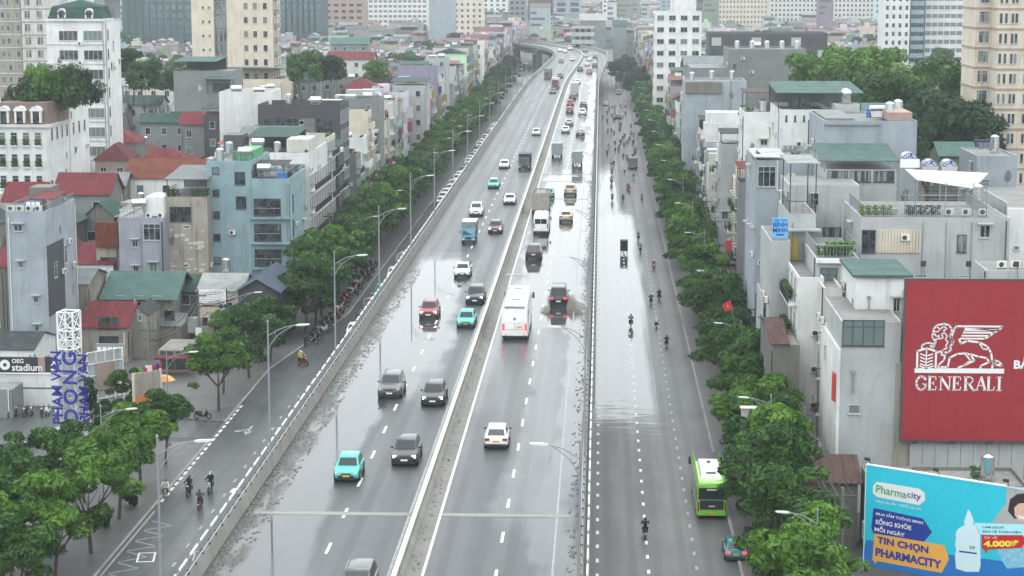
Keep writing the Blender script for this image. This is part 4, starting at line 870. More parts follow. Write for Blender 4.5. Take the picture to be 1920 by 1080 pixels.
# ================================================================ motorbikes and riders
def bike_meshes():
    d = {}
    d['wheel'] = MB().cyl((-.05, 0, 0), (.05, 0, 0), .29, .29, 12).cyl((-.055, 0, 0), (.055, 0, 0), .18, .18, 8, 1).mesh('wheel', 2, 40)
    m = MB(); m.loft([[(-.06, -.62, .45), (.06, -.62, .45), (.17, -.60, .62), (.13, -.56, .92), (-.13, -.56, .92), (-.17, -.60, .62)], [(-.16, -.40, .28), (.16, -.40, .28), (.20, -.42, .55), (.12, -.44, .98), (-.12, -.44, .98), (-.20, -.42, .55)], [(-.15, -.10, .24), (.15, -.10, .24), (.16, -.10, .32), (.12, -.12, .38), (-.12, -.12, .38), (-.16, -.10, .32)],
        [(-.14, .15, .28), (.14, .15, .28), (.18, .15, .5), (.15, .15, .70), (-.15, .15, .70), (-.18, .15, .5)], [(-.10, .75, .52), (.10, .75, .52), (.13, .75, .62), (.10, .75, .74), (-.10, .75, .74), (-.13, .75, .62)]]); d['body'] = m.mesh('body', smooth=50)
    m = MB(); m.loft([[(-.12, -.02, .705), (.12, -.02, .705), (.11, -.02, .77), (-.11, -.02, .77)], [(-.15, .35, .745), (.15, .35, .745), (.14, .35, .82), (-.14, .35, .82)], [(-.10, .75, .75), (.10, .75, .75), (.09, .75, .84), (-.09, .75, .84)]]); d['seat'] = m.mesh('seat', smooth=50)
    d['bars'] = MB().tube([(-.34, -.34, 1.02), (-.15, -.46, 1.02), (.15, -.46, 1.02), (.34, -.34, 1.02)], .018, 5).tube([(0, -.46, 1.0), (0, -.68, .32)], .03, 6).tube([(-.2, -.45, 1.02), (-.3, -.5, 1.22)], .008, 4).tube([(.2, -.45, 1.02), (.3, -.5, 1.22)], .008, 4).box(-.35, -.24, -.51, -.49, 1.2, 1.27).box(.24, .35, -.51, -.49, 1.2, 1.27).mesh('handlebar')
    d['lamp'] = MB().loft([[(-.09, -.585, .86), (.09, -.585, .86), (.10, -.545, 1.0), (-.10, -.545, 1.0)], [(-.08, -.5, .86), (.08, -.5, .86), (.09, -.48, .98), (-.09, -.48, .98)]]).mesh('headlight')
    d['tail'] = MB().box(-.09, .09, .75, .80, .60, .69).mesh('taillight'); d['plate'] = MB().box(-.09, .09, .79, .80, .42, .56).mesh('licence_plate')
    d['under'] = MB().box(-.09, .09, -.1, .5, .2, .3).cyl((.14, .2, .3), (.16, .85, .42), .045, .055, 8).mesh('exhaust'); return d
BK = bike_meshes()
def make_rider(pose):
    sk = {'pel': (0, .22, .86), 'ab': (0, .19, 1.06), 'ch': (0, .13, 1.28), 'nk': (0, .09, 1.42), 'hd': (0, .07, 1.53), 'ht': (0, .06, 1.62)}
    E = [('pel', 'ab'), ('ab', 'ch'), ('ch', 'nk'), ('nk', 'hd'), ('hd', 'ht')]; rad = {'pel': .155, 'ab': .135, 'ch': .15, 'nk': .055, 'hd': .095, 'ht': .08}
    for s, n in ((-1, 'l'), (1, 'r')):
        if pose == 'ride':
            J = {'sh': (s * .19, .11, 1.37), 'el': (s * .31, -.08, 1.17), 'wr': (s * .33, -.29, 1.06), 'ha': (s * .33, -.35, 1.045), 'hp': (s * .11, .20, .84), 'kn': (s * .21, -.22, .76), 'an': (s * .17, -.14, .38), 'to': (s * .18, -.32, .33)}
        else:
            J = {'sh': (s * .19, .11, 1.37), 'el': (s * .27, .10, 1.12), 'wr': (s * .2, -.08, 1.02), 'ha': (s * .17, -.13, 1.01), 'hp': (s * .11, .20, .84), 'kn': (s * .25, -.14, .78), 'an': (s * .23, .12, .42), 'to': (s * .24, -.06, .36)}
        if pose == 'stand':
            J = {'sh': (s * .19, .0, 1.40), 'el': (s * .25, .03, 1.14), 'wr': (s * .25, -.08, .92), 'ha': (s * .25, -.11, .85), 'hp': (s * .10, 0, .88), 'kn': (s * .11, -.04, .48), 'an': (s * .11, .02, .09), 'to': (s * .13, -.14, .05)}
        for k_, v in J.items(): sk[k_ + n] = v
        E += [('ch', 'sh' + n), ('sh' + n, 'el' + n), ('el' + n, 'wr' + n), ('wr' + n, 'ha' + n), ('pel', 'hp' + n), ('hp' + n, 'kn' + n), ('kn' + n, 'an' + n), ('an' + n, 'to' + n)]
        rad.update({'sh' + n: .075, 'el' + n: .05, 'wr' + n: .035, 'ha' + n: .042, 'hp' + n: .10, 'kn' + n: .07, 'an' + n: .048, 'to' + n: .045})
    if pose == 'stand': sk.update({'pel': (0, 0, .92), 'ab': (0, 0, 1.10), 'ch': (0, 0, 1.30), 'nk': (0, 0, 1.47), 'hd': (0, -.01, 1.58), 'ht': (0, -.02, 1.67)})
    names = list(sk); me = bpy.data.meshes.new('person'); me.from_pydata([sk[n] for n in names], [(names.index(a), names.index(b)) for a, b in E], [])
    o = bpy.data.objects.new('person', me); COL.objects.link(o)
    md = o.modifiers.new('s', 'SKIN'); 
    if not me.skin_vertices: me.attributes  # layer is made by the modifier
    bpy.context.view_layer.objects.active = o
    if not me.skin_vertices:
        b = bmesh.new(); b.from_mesh(me); b.verts.layers.skin.verify(); b.to_mesh(me); b.free()
    for i, n in enumerate(names):
        sv = me.skin_vertices[0].data[i]; sv.radius = (rad[n], rad[n] * (.8 if n in ('ch', 'ab', 'pel') else 1)); sv.use_root = (n == 'pel')
    s2 = o.modifiers.new('u', 'SUBSURF'); s2.levels = 1; s2.render_levels = 1
    dg = bpy.context.evaluated_depsgraph_get(); out_ = bpy.data.meshes.new_from_object(o.evaluated_get(dg)); bpy.data.objects.remove(o)
    out_.name = 'person_body'; 
    b = bmesh.new(); b.from_mesh(out_)
    # fingers, curled round the grip or hanging
    hands = [Vector(sk['hal']), Vector(sk['har'])]
    for hd_, s in zip(hands, (-1, 1)):
        for k_ in range(5):
            off = Vector((s * (-.035 + k_ * .018), 0, 0)) if k_ < 4 else Vector((-s * .04, .03, 0)); L = (.06, .07, .066, .05, .045)[k_]
            a = hd_ + off + Vector((0, -.01, 0)); c = a + Vector((0, -L * .7, -.01)); e = c + Vector((0, -L * .1, -L * .6))
            mb = MB(); mb.cyl(a, c, .009, .008, 5); mb.cyl(c, e, .008, .006, 5)
            vs = [b.verts.new(q) for q in mb.v]
            for f in mb.f: b.faces.new([vs[i] for i in f])
    b.to_mesh(out_); b.free()
    out_.materials.clear()
    for _ in range(4): out_.materials.append(None)
    hdz = sk['nk'][2] + .02
    for p_ in out_.polygons:
        c = p_.center; mi = 1
        dh = min((c - Vector(sk['hal'])).length, (c - Vector(sk['har'])).length)
        legz = sk['pel'][2] + (.02 if pose != 'stand' else .03)
        if c.z > hdz or dh < .10: mi = 0
        elif (c - Vector(sk['tol'])).length < .12 or (c - Vector(sk['tor'])).length < .12: mi = 3
        elif c.z < legz or (pose != 'stand' and c.z < .98 and c.y < -.02 and abs(c.x) > .05 and (abs(c.x) < .28) and c.z < .9): mi = 2
        p_.material_index = mi; p_.use_smooth = True
    hx, hy, hz2 = sk['hd']
    d = {'body': out_}
    m = MB(); m.ball((hx, hy + .01, hz2 + .055), .128, .145, .125, 10); d['helmet'] = m.mesh('helmet', smooth=60)
    m = MB(); m.box(-.09, .09, hy - .165, hy - .13, hz2 + .04, hz2 + .065); m.add([(-.018, hy - .09, hz2 + .02), (.018, hy - .09, hz2 + .02), (0, hy - .125, hz2 - .02), (0, hy - .09, hz2 - .03)], [(0, 1, 2), (0, 2, 3), (1, 3, 2)]); m.box(-.03, .03, hy - .098, hy - .088, hz2 - .058, hz2 - .048); m.box(-.055, -.025, hy - .098, hy - .085, hz2 + .01, hz2 + .022); m.box(.025, .055, hy - .098, hy - .085, hz2 + .01, hz2 + .022); d['face'] = m.mesh('face')
    m = MB(); m.ball((hx, hy + .02, hz2 + .03), .105, .115, .125, 8); d['hair'] = m.mesh('hair', smooth=60)
    return d
RD = {k_: make_rider(k_) for k_ in ('ride', 'pill', 'stand')}
M['skin'] = plain('skin', (.36, .20, .13), .5); M['shoe'] = plain('shoe', (.03, .03, .03), .6); M['hair'] = plain('hair', (.012, .01, .01), .5)
CL = {'black': (.012, .012, .014), 'white': (.65, .65, .63), 'dark blue': (.03, .04, .10), 'grey': (.18, .18, .18), 'red': (.35, .03, .03), 'yellow': (.5, .48, .12), 'brown': (.12, .08, .05), 'green': (.04, .15, .07), 'olive': (.12, .12, .07)}
for k_, c in CL.items(): M['f_' + k_] = plain('cloth_' + k_.replace(' ', '_'), c, .85, var=.15)
def person(pose, loc, rz, shirt, trs, hat, label, group=None):
    d = RD[pose]; r = thing('person', label, 'person', loc, rz, group)
    obj('body', d['body'], [M['skin'], M['f_' + shirt], M['f_' + trs], M['shoe']], r); obj('face', d['face'], M['skin'], r)
    if hat: obj('helmet', d['helmet'], M['c_' + hat] if ('c_' + hat) in M else M['f_' + hat], r)
    else: obj('hair', d['hair'], M['hair'], r)
    return r
def bike(u, v, facing, bc, shirt, hat, label, pill=None, z=0.0, lights=False, trs='black', ridden=True, loc=None, group='motorbikes on the service roads', rz=None):
    p = G(u, v, z) if loc is None else Vector(loc)
    rz = (0 if facing < 0 else PI) if rz is None else rz
    L = (p.x, p.y + .7, z + .004) if loc is None else tuple(loc)
    r = thing('motorbike', label, 'motorbike', L, rz, group)
    obj('body', BK['body'], M['c_' + bc], r); obj('seat', BK['seat'], M['trim'], r); obj('handlebar', BK['bars'], M['trim'], r); obj('exhaust', BK['under'], M['galv'], r)
    for yy in (-.68, .60): obj('wheel', BK['wheel'], [M['tyre'], M['rim']], r, (0, yy, .29))
    obj('headlight', BK['lamp'], M['lens_on' if lights else 'lens'], r); obj('taillight', BK['tail'], M['tail'], r); obj('licence_plate', BK['plate'], M['plate_w'], r)
    if ridden:
        person('ride', L, rz, shirt, trs, hat, 'rider in %s, %s' % (shirt, label), 'people riding motorbikes')
        if pill:
            q = Vector((0, .36, .06)); q.rotate(Matrix.Rotation(rz, 3, 'Z')); person('pill', (L[0] + q.x, L[1] + q.y, L[2] + q.z), rz, pill, trs, hat, ('passenger in %s, %s' % (pill, label)).replace('motorbike carrying two,', 'motorbike,'), 'people riding motorbikes')
    return r
BL = [ # u,v,facing(-1 toward camera),bike,shirt,hat,label,pill
 (351, 932, -1, 'black', 'black', 'black', 'dark motorbike carrying two, leftmost near rider group on the left', 'grey', False), (372, 957, 1, 'red', 'dark blue', 'navy', 'red motorbike ridden away in the near left group', None, False), (391, 926, -1, 'silver', 'black', 'silver', 'silver motorbike right of the two near riders on the left road', 'black', False),
 (447, 947, 1, 'white', 'dark blue', 'black', 'white motorbike with flapping cape beside the viaduct wall', 'white', False), (561, 804, -1, 'white', 'black', 'black', 'dark motorbike over the white arrow on the left road', None, False),
 (1210, 1012, 1, 'black', 'black', 'black', 'lone black motorbike nearest the camera on the right road', None, False), (1183, 614, 1, 'black', 'grey', 'dark grey', 'dark motorbike carrying two over the bright puddle', 'grey', False), (1231, 618, 1, 'black', 'white', 'white', 'black motorbike at the right edge of the bright puddle', None, False), (1250, 655, 1, 'dark grey', 'black', 'black', 'motorbike in the tree shade below the puddle riders', None, False),
 (1221, 574, 1, 'dark grey', 'black', 'silver', 'motorbike mirrored in the puddle left of a pair', None, False), (1236, 565, 1, 'black', 'black', 'black', 'motorbike under the tree edge right of a pair', 'black', False), (1201, 476, 1, 'black', 'grey', 'black', 'motorbike behind the black cargo tricycle', None, False), (1197, 453, 1, 'dark grey', 'green', 'black', 'motorbike level with the black cargo tricycle', None, False),
 (1226, 508, -1, 'red', 'red', 'white', 'red motorbike coming out from under the trees', None, False), (1148, 378, 1, 'black', 'black', 'black', 'lone dark motorbike at the top of the bright puddle', None, False), (1180, 364, -1, 'red', 'red', 'black', 'red motorbike riding beside the trees mid way', None, False), (1188, 340, -1, 'white', 'black', 'black', 'white motorbike coming past the dark truck', None, False),
 (1169, 300, 1, 'black', 'black', 'black', 'motorbike left of the dark truck', None, False), (1160, 288, 1, 'black', 'grey', 'black', 'motorbike on the lane dashes ahead of the dark truck', None, False), (1153, 274, 1, 'black', 'black', 'white', 'motorbike leftmost of three ahead of the dark truck', None, False), (1163, 272, 1, 'dark grey', 'brown', 'black', 'motorbike middle of three ahead of the dark truck', None, False), (1176, 274, 1, 'dark grey', 'dark blue', 'black', 'motorbike by the tree edge ahead of the dark truck', None, False)]
for u, v, f, bc, sh_, hat, lb, pl, li in BL: bike(u, v, f, bc, sh_, hat, lb, pl, lights=li)
# rain cape on the near white motorbike
p = G(447, 947); tag(obj('rain_cape', MB().loft([[(-.3, -.05, .55), (.3, -.05, .55), (.22, .0, 1.3), (-.22, 0, 1.3)], [(-.28, .5, .75), (.38, .55, .85), (.3, .3, 1.35), (-.15, .35, 1.35)], [(.1, .8, 1.0), (.75, .9, 1.1), (.55, .7, 1.35), (.1, .7, 1.3)]]).mesh('rain_cape'), M['sign_white'], None, (p.x, p.y + .7, .05), PI), 'white and red rain cape blowing behind the rider by the viaduct wall', 'rain cape')
br = random.Random(21); k = 0
cols = ['black', 'red', 'white', 'dark grey', 'navy', 'grey']; shr = ['black', 'grey', 'dark blue', 'white', 'red', 'brown', 'olive']
while k < 64:
    k += 1; y = 400 + (k % 32) * 9.3 + br.uniform(-3, 3); x = br.choice([br.uniform(.5, 9.8), br.uniform(3, 9.5)]) if y > 480 else br.uniform(2.5, 9.5)
    if y < 470 and k % 2: continue
    bike(0, 0, 1, br.choice(cols), br.choice(shr), br.choice(['black', 'white', 'red', 'navy']), '%s motorbike of the distant crowd on the right service road' % ordw(k), loc=(x, y, .004), group='distant motorbikes on the right service road', rz=PI if br.random() < .8 else 0)
# parked bikes on the pavements and the forecourt
k = 0
for x, y, a in [(-43.3, 199 + i * 1.0, 1.3) for i in range(5)] + [(-41.2, 158.8, 1.2), (-41.5, 167.5, .5), (-40.7, 197.8, 1.5), (-56.5, 184.5, .5), (-55.6, 185.0, .5), (-54.8, 184.4, .4), (-57.8, 177, .2), (-56.6, 177.5, .4)] + [(-63.5 + i * .85, 199.2, .15) for i in range(14)] + [(-54 + i * .8, 198.6 - i * .05, .1) for i in range(6)] + [(12.6 + (i % 2) * 4, 140 + i * 4.1, 1.2) for i in range(14)] + [(-35.3, 240 + i * 3.2, 1.3) for i in range(22)]:
    k += 1; bike(0, 0, 1, br.choice(cols), None, None, '%s parked motorbike of the pavement rows' % ordw(k), loc=(x + br.uniform(-.3, .3), y + br.uniform(-.5, .5), .125 if not (-64 < x < -46) else .025), rz=a + br.uniform(-.25, .25), ridden=False, group='parked motorbikes on pavements and forecourt')
bike(567, 683, 0, 'red', 'yellow', 'white', 'red motorbike with a yellow shirted rider turning into the road', 'yellow', rz=.9, loc=(G(567, 686).x, G(567, 686).y + .3, .004))
# black cargo tricycle seen from behind
x, y, z = gput(1170, 477, 2.6); r = thing('cargo_tricycle', 'tall black box tricycle riding away over the bright puddle', 'tricycle', (x, y, z), PI)
obj('cargo_box', MB().box(-.62, .62, -.2, 1.3, .55, 2.25).box(-.66, .66, -.22, 1.32, 2.251, 2.3).mesh('cargo_box'), M['trim'], r)
for s in (-1, 1): obj('wheel', BK['wheel'], [M['tyre'], M['rim']], r, (s * .5, .7, .29)); obj('taillight', MB().box(s * .5 - .06, s * .5 + .06, 1.3, 1.33, .45, .55).mesh('taillight'), M['tail'], r); obj('mudguard', MB().box(s * .38 - .14, s * .38 + .14, 1.325, 1.335, .22, .46).mesh('mudguard'), M['sign_white'], r)
obj('wheel', BK['wheel'], [M['tyre'], M['rim']], r, (0, -1.2, .29)); obj('front_body', BK['body'], M['c_black'], r, (0, -.55, 0))
# walkers and a cyclist
person('stand', (G(60, 850).x, G(60, 850).y, .02), .5, 'red', 'grey', None, 'standing person in dark red top beside the lattice tower'); person('stand', (G(202, 795).x, G(202, 795).y, .02), 1.2, 'white', 'white', 'white', 'person in white under the dark trees by the shop')
person('stand', (G(573, 655).x, G(573, 655).y, .125), 0, 'black', 'black', None, 'person in black standing under the left pavement trees')
x, y, z = gput(308, 937, 1.2); r = thing('bicycle', 'grey bicycle ridden along the left kerb', 'bicycle', (x, y, z), 0)
wr = []
for yy in (-.5, .5):
    m = MB(); n = 14; pts = [(0, yy + .32 * math.cos(2 * PI * i / n), .33 + .32 * math.sin(2 * PI * i / n)) for i in range(n + 1)]; m.tube(pts, .018, 4); 
    for i in range(0, n, 2): m.cyl((0, yy, .33), pts[i], .004, .004, 3)
    obj('wheel', m.mesh('wheel'), M['tyre'], r)
obj('bicycle_frame', MB().tube([(0, .5, .33), (0, .15, .35), (0, -.35, .8), (0, .25, .8), (0, .15, .35)], .018, 5).tube([(0, -.5, .33), (0, -.36, .95)], .018, 5).tube([(-.28, -.3, .98), (0, -.38, .98), (.28, -.3, .98)], .014, 5).mesh('frame'), M['galv'], r).name = 'bicycle_frame'
obj('saddle', MB().box(-.07, .07, .12, .38, .80, .86).mesh('saddle'), M['trim'], r)
person('ride', (x, y, z), 0, 'white', 'black', None, 'cyclist in a pale checked shirt riding a bicycle along the left kerb')
# ================================================================ building parts (all face -Y with the wall plane at y=0)
FH = 3.3
def win_mesh(w, h, kind):
    def mk():
        m = MB(); t = .07
        if kind in ('plain', 'hood', 'double', 'shop'):
            m.box(-w/2, w/2, -.07, -.0, 0, t); m.box(-w/2, w/2, -.07, 0, h - t, h); m.box(-w/2, -w/2 + t, -.07, 0, t, h - t); m.box(w/2 - t, w/2, -.07, 0, t, h - t)
            if kind != 'plain' or w > 1.3:
                n = 1 if w < 2 else int(w / 1.0)
                for i in range(1, n + 1): x = -w/2 + w * i / (n + 1); m.box(x - .03, x + .03, -.065, -.021, t, h - t)
            if h > 1.7: m.box(-w/2 + t, w/2 - t, -.06, -.022, h * .72, h * .72 + .05)
            if kind == 'hood': m.box(-w/2 - .25, w/2 + .25, -.55, 0, h + .12, h + .22)
            m.box(-w/2 - .06, w/2 + .06, -.12, 0, -.08, -.005)
        if kind == 'grille':
            m.box(-w/2, w/2, -.40, 0, -.06, 0); m.box(-w/2, w/2, -.40, 0, h, h + .06)
            n = max(3, int(w / .28))
            for i in range(n + 1): x = -w/2 + w * i / n; m.box(x - .02, x + .02, -.39, -.35, 0, h)
            m.box(-w/2, w/2, -.395, -.355, h * .5, h * .5 + .03)
        m.box(-w/2 + (t if kind != 'grille' else 0), w/2 - (t if kind != 'grille' else 0), -.03, -.01, t if kind != 'grille' else 0, h - (t if kind != 'grille' else 0), 1)
        return m.mesh('window', 2)
    return cached(('win', round(w, 2), round(h, 2), kind), mk)
def balc_mesh(w, dep, style):
    def mk():
        m = MB(); m.box(-w/2, w/2, -dep, 0, -.14, 0)
        if style == 'solid': m.box(-w/2, w/2, -dep, -dep + .1, .001, .95); m.box(-w/2, -w/2 + .1, -dep + .101, 0, .001, .95); m.box(w/2 - .1, w/2, -dep + .101, 0, .001, .95)
        else:
            m.box(-w/2, w/2, -dep, -dep + .05, .9, .96, 1); 
            for s in (-1, 1): m.box(s * w/2 - .025, s * w/2 + .025, -dep + .051, 0, .9, .96, 1)
            n = max(4, int(w / .22))
            for i in range(n + 1): x = -w/2 + .02 + (w - .04) * i / n; m.box(x - .014, x + .014, -dep + .01, -dep + .04, .001, .9, 1)
            for s in (-1, 1):
                for i in range(1, 4): y = -dep * i / 4; m.box(s * (w/2 - .02) - .014, s * (w/2 - .02) + .014, y - .014, y + .014, .001, .9, 1)
            if style == 'bars':
                for z in (.25, .5, .7): m.box(-w/2, w/2, -dep - .012, -dep + .002, z, z + .03, 1)
        return m.mesh('balcony', 2)
    return cached(('balc', round(w, 1), dep, style), mk)
def ac_mesh(): return cached('ac', lambda: MB().box(-.42, .42, -.38, -.08, 0, .58).cyl((-.1, -.40, .29), (-.1, -.381, .29), .23, .23, 12, 1).box(-.36, -.32, -.3, 0, -.06, -.001, 1).box(.32, .36, -.3, 0, -.06, -.001, 1).mesh('air_conditioner', 2))
def tank_mesh(): return cached('tank', lambda: MB().cyl((-.85, 0, 1.25), (.85, 0, 1.25), .55, .55, 14).cyl((-1.0, 0, 1.25), (-.851, 0, 1.25), .30, .54, 14).cyl((.851, 0, 1.25), (1.0, 0, 1.25), .54, .30, 14).box(-.7, -.62, -.5, .5, 0, .8, 1).box(.62, .7, -.5, .5, 0, .8, 1).box(-.7, .7, -.45, -.39, .4, .46, 1).box(-.7, .7, .39, .45, .4, .46, 1).mesh('water_tank', 2, 40))
def vtank_mesh(): return cached('vtank', lambda: MB().cyl((0, 0, .5), (0, 0, 2.0), .55, .55, 14).cyl((0, 0, 2.0), (0, 0, 2.2), .55, .2, 14).box(-.45, -.38, -.45, -.38, 0, .5, 1).box(.38, .45, -.45, -.38, 0, .5, 1).box(-.45, -.38, .38, .45, 0, .5, 1).box(.38, .45, .38, .45, 0, .5, 1).mesh('upright_tank', 2, 40))
def solar_mesh(): return cached('solar', lambda: MB().cyl((-1.0, .5, 1.1), (1.0, .5, 1.1), .26, .26, 12).add([(-.95, -.9, .12), (.95, -.9, .12), (.95, .4, .95), (-.95, .4, .95), (-.95, -.9, .06), (.95, -.9, .06), (.95, .4, .89), (-.95, .4, .89)], [(0, 1, 2, 3), (4, 7, 6, 5), (0, 4, 5, 1), (1, 5, 6, 2), (2, 6, 7, 3), (3, 7, 4, 0)], 1).box(-.9, -.85, .45, .5, 0, .9, 1).box(.85, .9, .45, .5, 0, .9, 1).mesh('solar_heater', 2, 40))
def plant_mesh():
    def mk():
        r_ = random.Random(4); m = MB()
        for _ in range(70):
            c = Vector((r_.uniform(-.5, .5), r_.uniform(-.25, .25), r_.uniform(.1, .95))); a = Vector((r_.gauss(0, 1), r_.gauss(0, 1), r_.gauss(0, .7))).normalized() * .2; b_ = a.orthogonal().normalized() * .09
            m.quad(c - a, c + b_, c + a, c - b_)
        return m.mesh('potted_plant', fix=False)
    return cached('plant', mk)
FACE = {'S': 0, 'E': PI / 2, 'W': -PI / 2, 'N': PI}
class House:
    def __init__(s, label, cx, cy, w, d, H, wall='grey', rz=0, name='house', cat='house', group=None, z0=0.0, parapet=.8, slab='slab', pc=None):
        s.r = thing(name, label, cat, (cx, cy, z0), rz, group); s.w, s.d, s.H = w, d, H; s.wall = wall
        m = MB(); m.box(-w/2, w/2, -d/2, d/2, -z0, H - parapet)
        if parapet > .1:
            t = .16; z1 = H - parapet + .001
            m.box(-w/2, w/2, -d/2, -d/2 + t, z1, H); m.box(-w/2, w/2, d/2 - t, d/2, z1, H); m.box(-w/2, -w/2 + t, -d/2 + t + .001, d/2 - t - .001, z1, H); m.box(w/2 - t, w/2, -d/2 + t + .001, d/2 - t - .001, z1, H)
        obj('wall', m.mesh('wall'), M[wall], s.r)
        s.top = H - parapet; s.flat = parapet > .1; s.rz = rz; s.used = {'S': [], 'E': [], 'W': [], 'N': []}; s.roofuse = []; HOUSES.append(s)
        if slab: obj('roof_slab', MB().box(-w/2 + .17, w/2 - .17, -d/2 + .17, d/2 - .17, s.top + .002, s.top + .02).mesh('roof_slab'), M[slab], s.r)
        OCC.append((cx - max(w, d * abs(math.sin(rz))) / 2, cx + max(w, d * abs(math.sin(rz))) / 2, cy - d/2, cy + d/2))
    def at(s, face, u, z, out=0.003):
        s.used[face].append((u, z))
        a = {'S': (u, -s.d/2 - out), 'N': (-u, s.d/2 + out), 'E': (s.w/2 + out, u), 'W': (-s.w/2 - out, -u)}[face]
        return (a[0], a[1], z)
    def put(s, nm, me, mats, face, u, z, out=.003, scale=None, label=None):
        return obj(nm, me, mats, s.r, s.at(face, u, z, out), FACE[face], scale, label)
    def win(s, face, u, z, w, h, kind='plain', fr='frame', gl='glass', **k): return s.put('window', win_mesh(w, h, kind), [M[fr], M[gl]], face, u, z, **k)
    def grid(s, face, us, zs, w, h, kind='plain', fr='frame', gl='glass'):
        for z in zs:
            for u in us: s.win(face, u, z, w, h, kind, fr, gl)
    def balc(s, face, u, z, w, dep=.9, style='rail', c=None, iron='iron'): return s.put('balcony', balc_mesh(w, dep, style), [M[c or s.wall], M[iron]], face, u, z)
    def box(s, nm, x0, x1, y0, y1, z0, z1, mat, label=None): return obj(nm, MB().box(x0, x1, y0, y1, z0, z1).mesh(nm), M[mat], s.r, label=label)
    def ac(s, face, u, z): return s.put('air_conditioner', ac_mesh(), [M['acw'], M['fan']], face, u, z)
    def roofthing(s, nm, me, x, y, mats, z=None, rz=0): return obj(nm, me, mats, s.r, (x, y, (s.top + .02) if z is None else z), rz)
    def tank(s, x, y, z=None, rz=0): return s.roofthing('water_tank', tank_mesh(), x, y, [M['steel'], M['galv']], z, rz)
    def vtank(s, x, y, z=None): return s.roofthing('water_tank', vtank_mesh(), x, y, [M['steel'], M['galv']], z)
    def solar(s, x, y, z=None, rz=0): return s.roofthing('solar_heater', solar_mesh(), x, y, [M['sign_white'], M['glass']], z, rz)
    def plants(s, face, u, z, n, step=.8, leaf='leaf', out=-.3):
        for i in range(n): s.put('plant', plant_mesh(), M[leaf], face, u + (i - n / 2 + .5) * step, z, out)
    def gable(s, c, rise=1.6, over=.35, z=None, x0=None, x1=None, y0=None, y1=None, axis='X', wallc=None, ribs=False):
        x0 = -s.w/2 if x0 is None else x0; x1 = s.w/2 if x1 is None else x1; y0 = -s.d/2 if y0 is None else y0; y1 = s.d/2 if y1 is None else y1; z = s.H if z is None else z
        o = over; t = .08; m = MB(); g = MB(); g2 = MB()
        if axis == 'X':
            yc = (y0 + y1) / 2; k = rise / ((y1 - y0) / 2)
            for a, b in ((y0 - o, yc), (y1 + o, yc)):
                za, zb = z - o * k + .02, z + rise + .02
                m.loft([[(x0 - o, a, za), (x0 - o, b, zb), (x0 - o, b, zb + t), (x0 - o, a, za + t)], [(x1 + o, a, za), (x1 + o, b, zb), (x1 + o, b, zb + t), (x1 + o, a, za + t)]])
            for q_, x in ((g, x0), (g2, x1 - .12)): q_.loft([[(x, y0, z), (x, y1, z), (x, yc, z + rise)], [(x + .12, y0, z), (x + .12, y1, z), (x + .12, yc, z + rise)]])
        else:
            xc = (x0 + x1) / 2; k = rise / ((x1 - x0) / 2)
            for a, b in ((x0 - o, xc), (x1 + o, xc)):
                za, zb = z - o * k + .02, z + rise + .02
                m.loft([[(a, y0 - o, za), (b, y0 - o, zb), (b, y0 - o, zb + t), (a, y0 - o, za + t)], [(a, y1 + o, za), (b, y1 + o, zb), (b, y1 + o, zb + t), (a, y1 + o, za + t)]])
            for q_, y in ((g, y0), (g2, y1 - .12)): q_.loft([[(x0, y, z), (x1, y, z), (xc, y, z + rise)], [(x0, y + .12, z), (x1, y + .12, z), (xc, y + .12, z + rise)]])
        ro = obj('roof', m.mesh('roof'), M[c], s.r); [obj('gable_end', q_.mesh('gable_end'), M[wallc or s.wall], s.r) for q_ in (g, g2) if q_.v]
        if ribs and axis == 'X':
            n = int((x1 - x0) / .9); k = rise / ((y1 - y0) / 2); L = math.hypot(yc - y0 + o, rise + o * k)
            rb = MB().box(-.03, .03, 0, L, .085, .13).mesh('roof_rib')
            for i in range(n + 1): obj('roof_rib', rb, M[c], ro, (x0 + (x1 - x0) * i / n, y0 - o, z - o * k + .02), rot=(math.atan2(rise, (y1 - y0) / 2), 0, 0))
        return ro
    def hip(s, c, rise=1.8, over=.4, z=None, x0=None, x1=None, y0=None, y1=None):
        x0 = -s.w/2 if x0 is None else x0; x1 = s.w/2 if x1 is None else x1; y0 = -s.d/2 if y0 is None else y0; y1 = s.d/2 if y1 is None else y1; z = s.H if z is None else z
        o = over; e = min((x1 - x0), (y1 - y0)) / 2 * .95; a = [(x0 - o, y0 - o, z), (x1 + o, y0 - o, z), (x1 + o, y1 + o, z), (x0 - o, y1 + o, z)]
        if x1 - x0 > y1 - y0: rg = [(x0 + e, (y0 + y1) / 2, z + rise), (x1 - e, (y0 + y1) / 2, z + rise)]; fs = [(0, 1, 5, 4), (1, 2, 5), (2, 3, 4, 5), (3, 0, 4)]
        else: rg = [((x0 + x1) / 2, y0 + e, z + rise), ((x0 + x1) / 2, y1 - e, z + rise)]; fs = [(0, 1, 4), (1, 2, 5, 4), (2, 3, 5), (3, 0, 4, 5)]
        m = MB(); m.add(a + rg, fs + [(3, 2, 1, 0)]); return obj('roof', m.mesh('roof'), M[c], s.r, (0, 0, .02))
    def canopy(s, c, x0, x1, y0, y1, z0, z1, slope=.4, post='galv', walls=None, over=.3):
        """sheet roof on posts; slope drops towards -Y"""
        m = MB(); o = over; m.loft([[(x0 - o, y0 - o, z1 - slope), (x1 + o, y0 - o, z1 - slope), (x1 + o, y0 - o, z1 - slope + .08), (x0 - o, y0 - o, z1 - slope + .08)], [(x0 - o, y1 + o, z1), (x1 + o, y1 + o, z1), (x1 + o, y1 + o, z1 + .08), (x0 - o, y1 + o, z1 + .08)]])
        obj('canopy', m.mesh('canopy'), M[c], s.r)
        pm_ = cached('cpost', lambda: MB().box(-.05, .05, -.05, .05, 0, 1).mesh('canopy_post'))
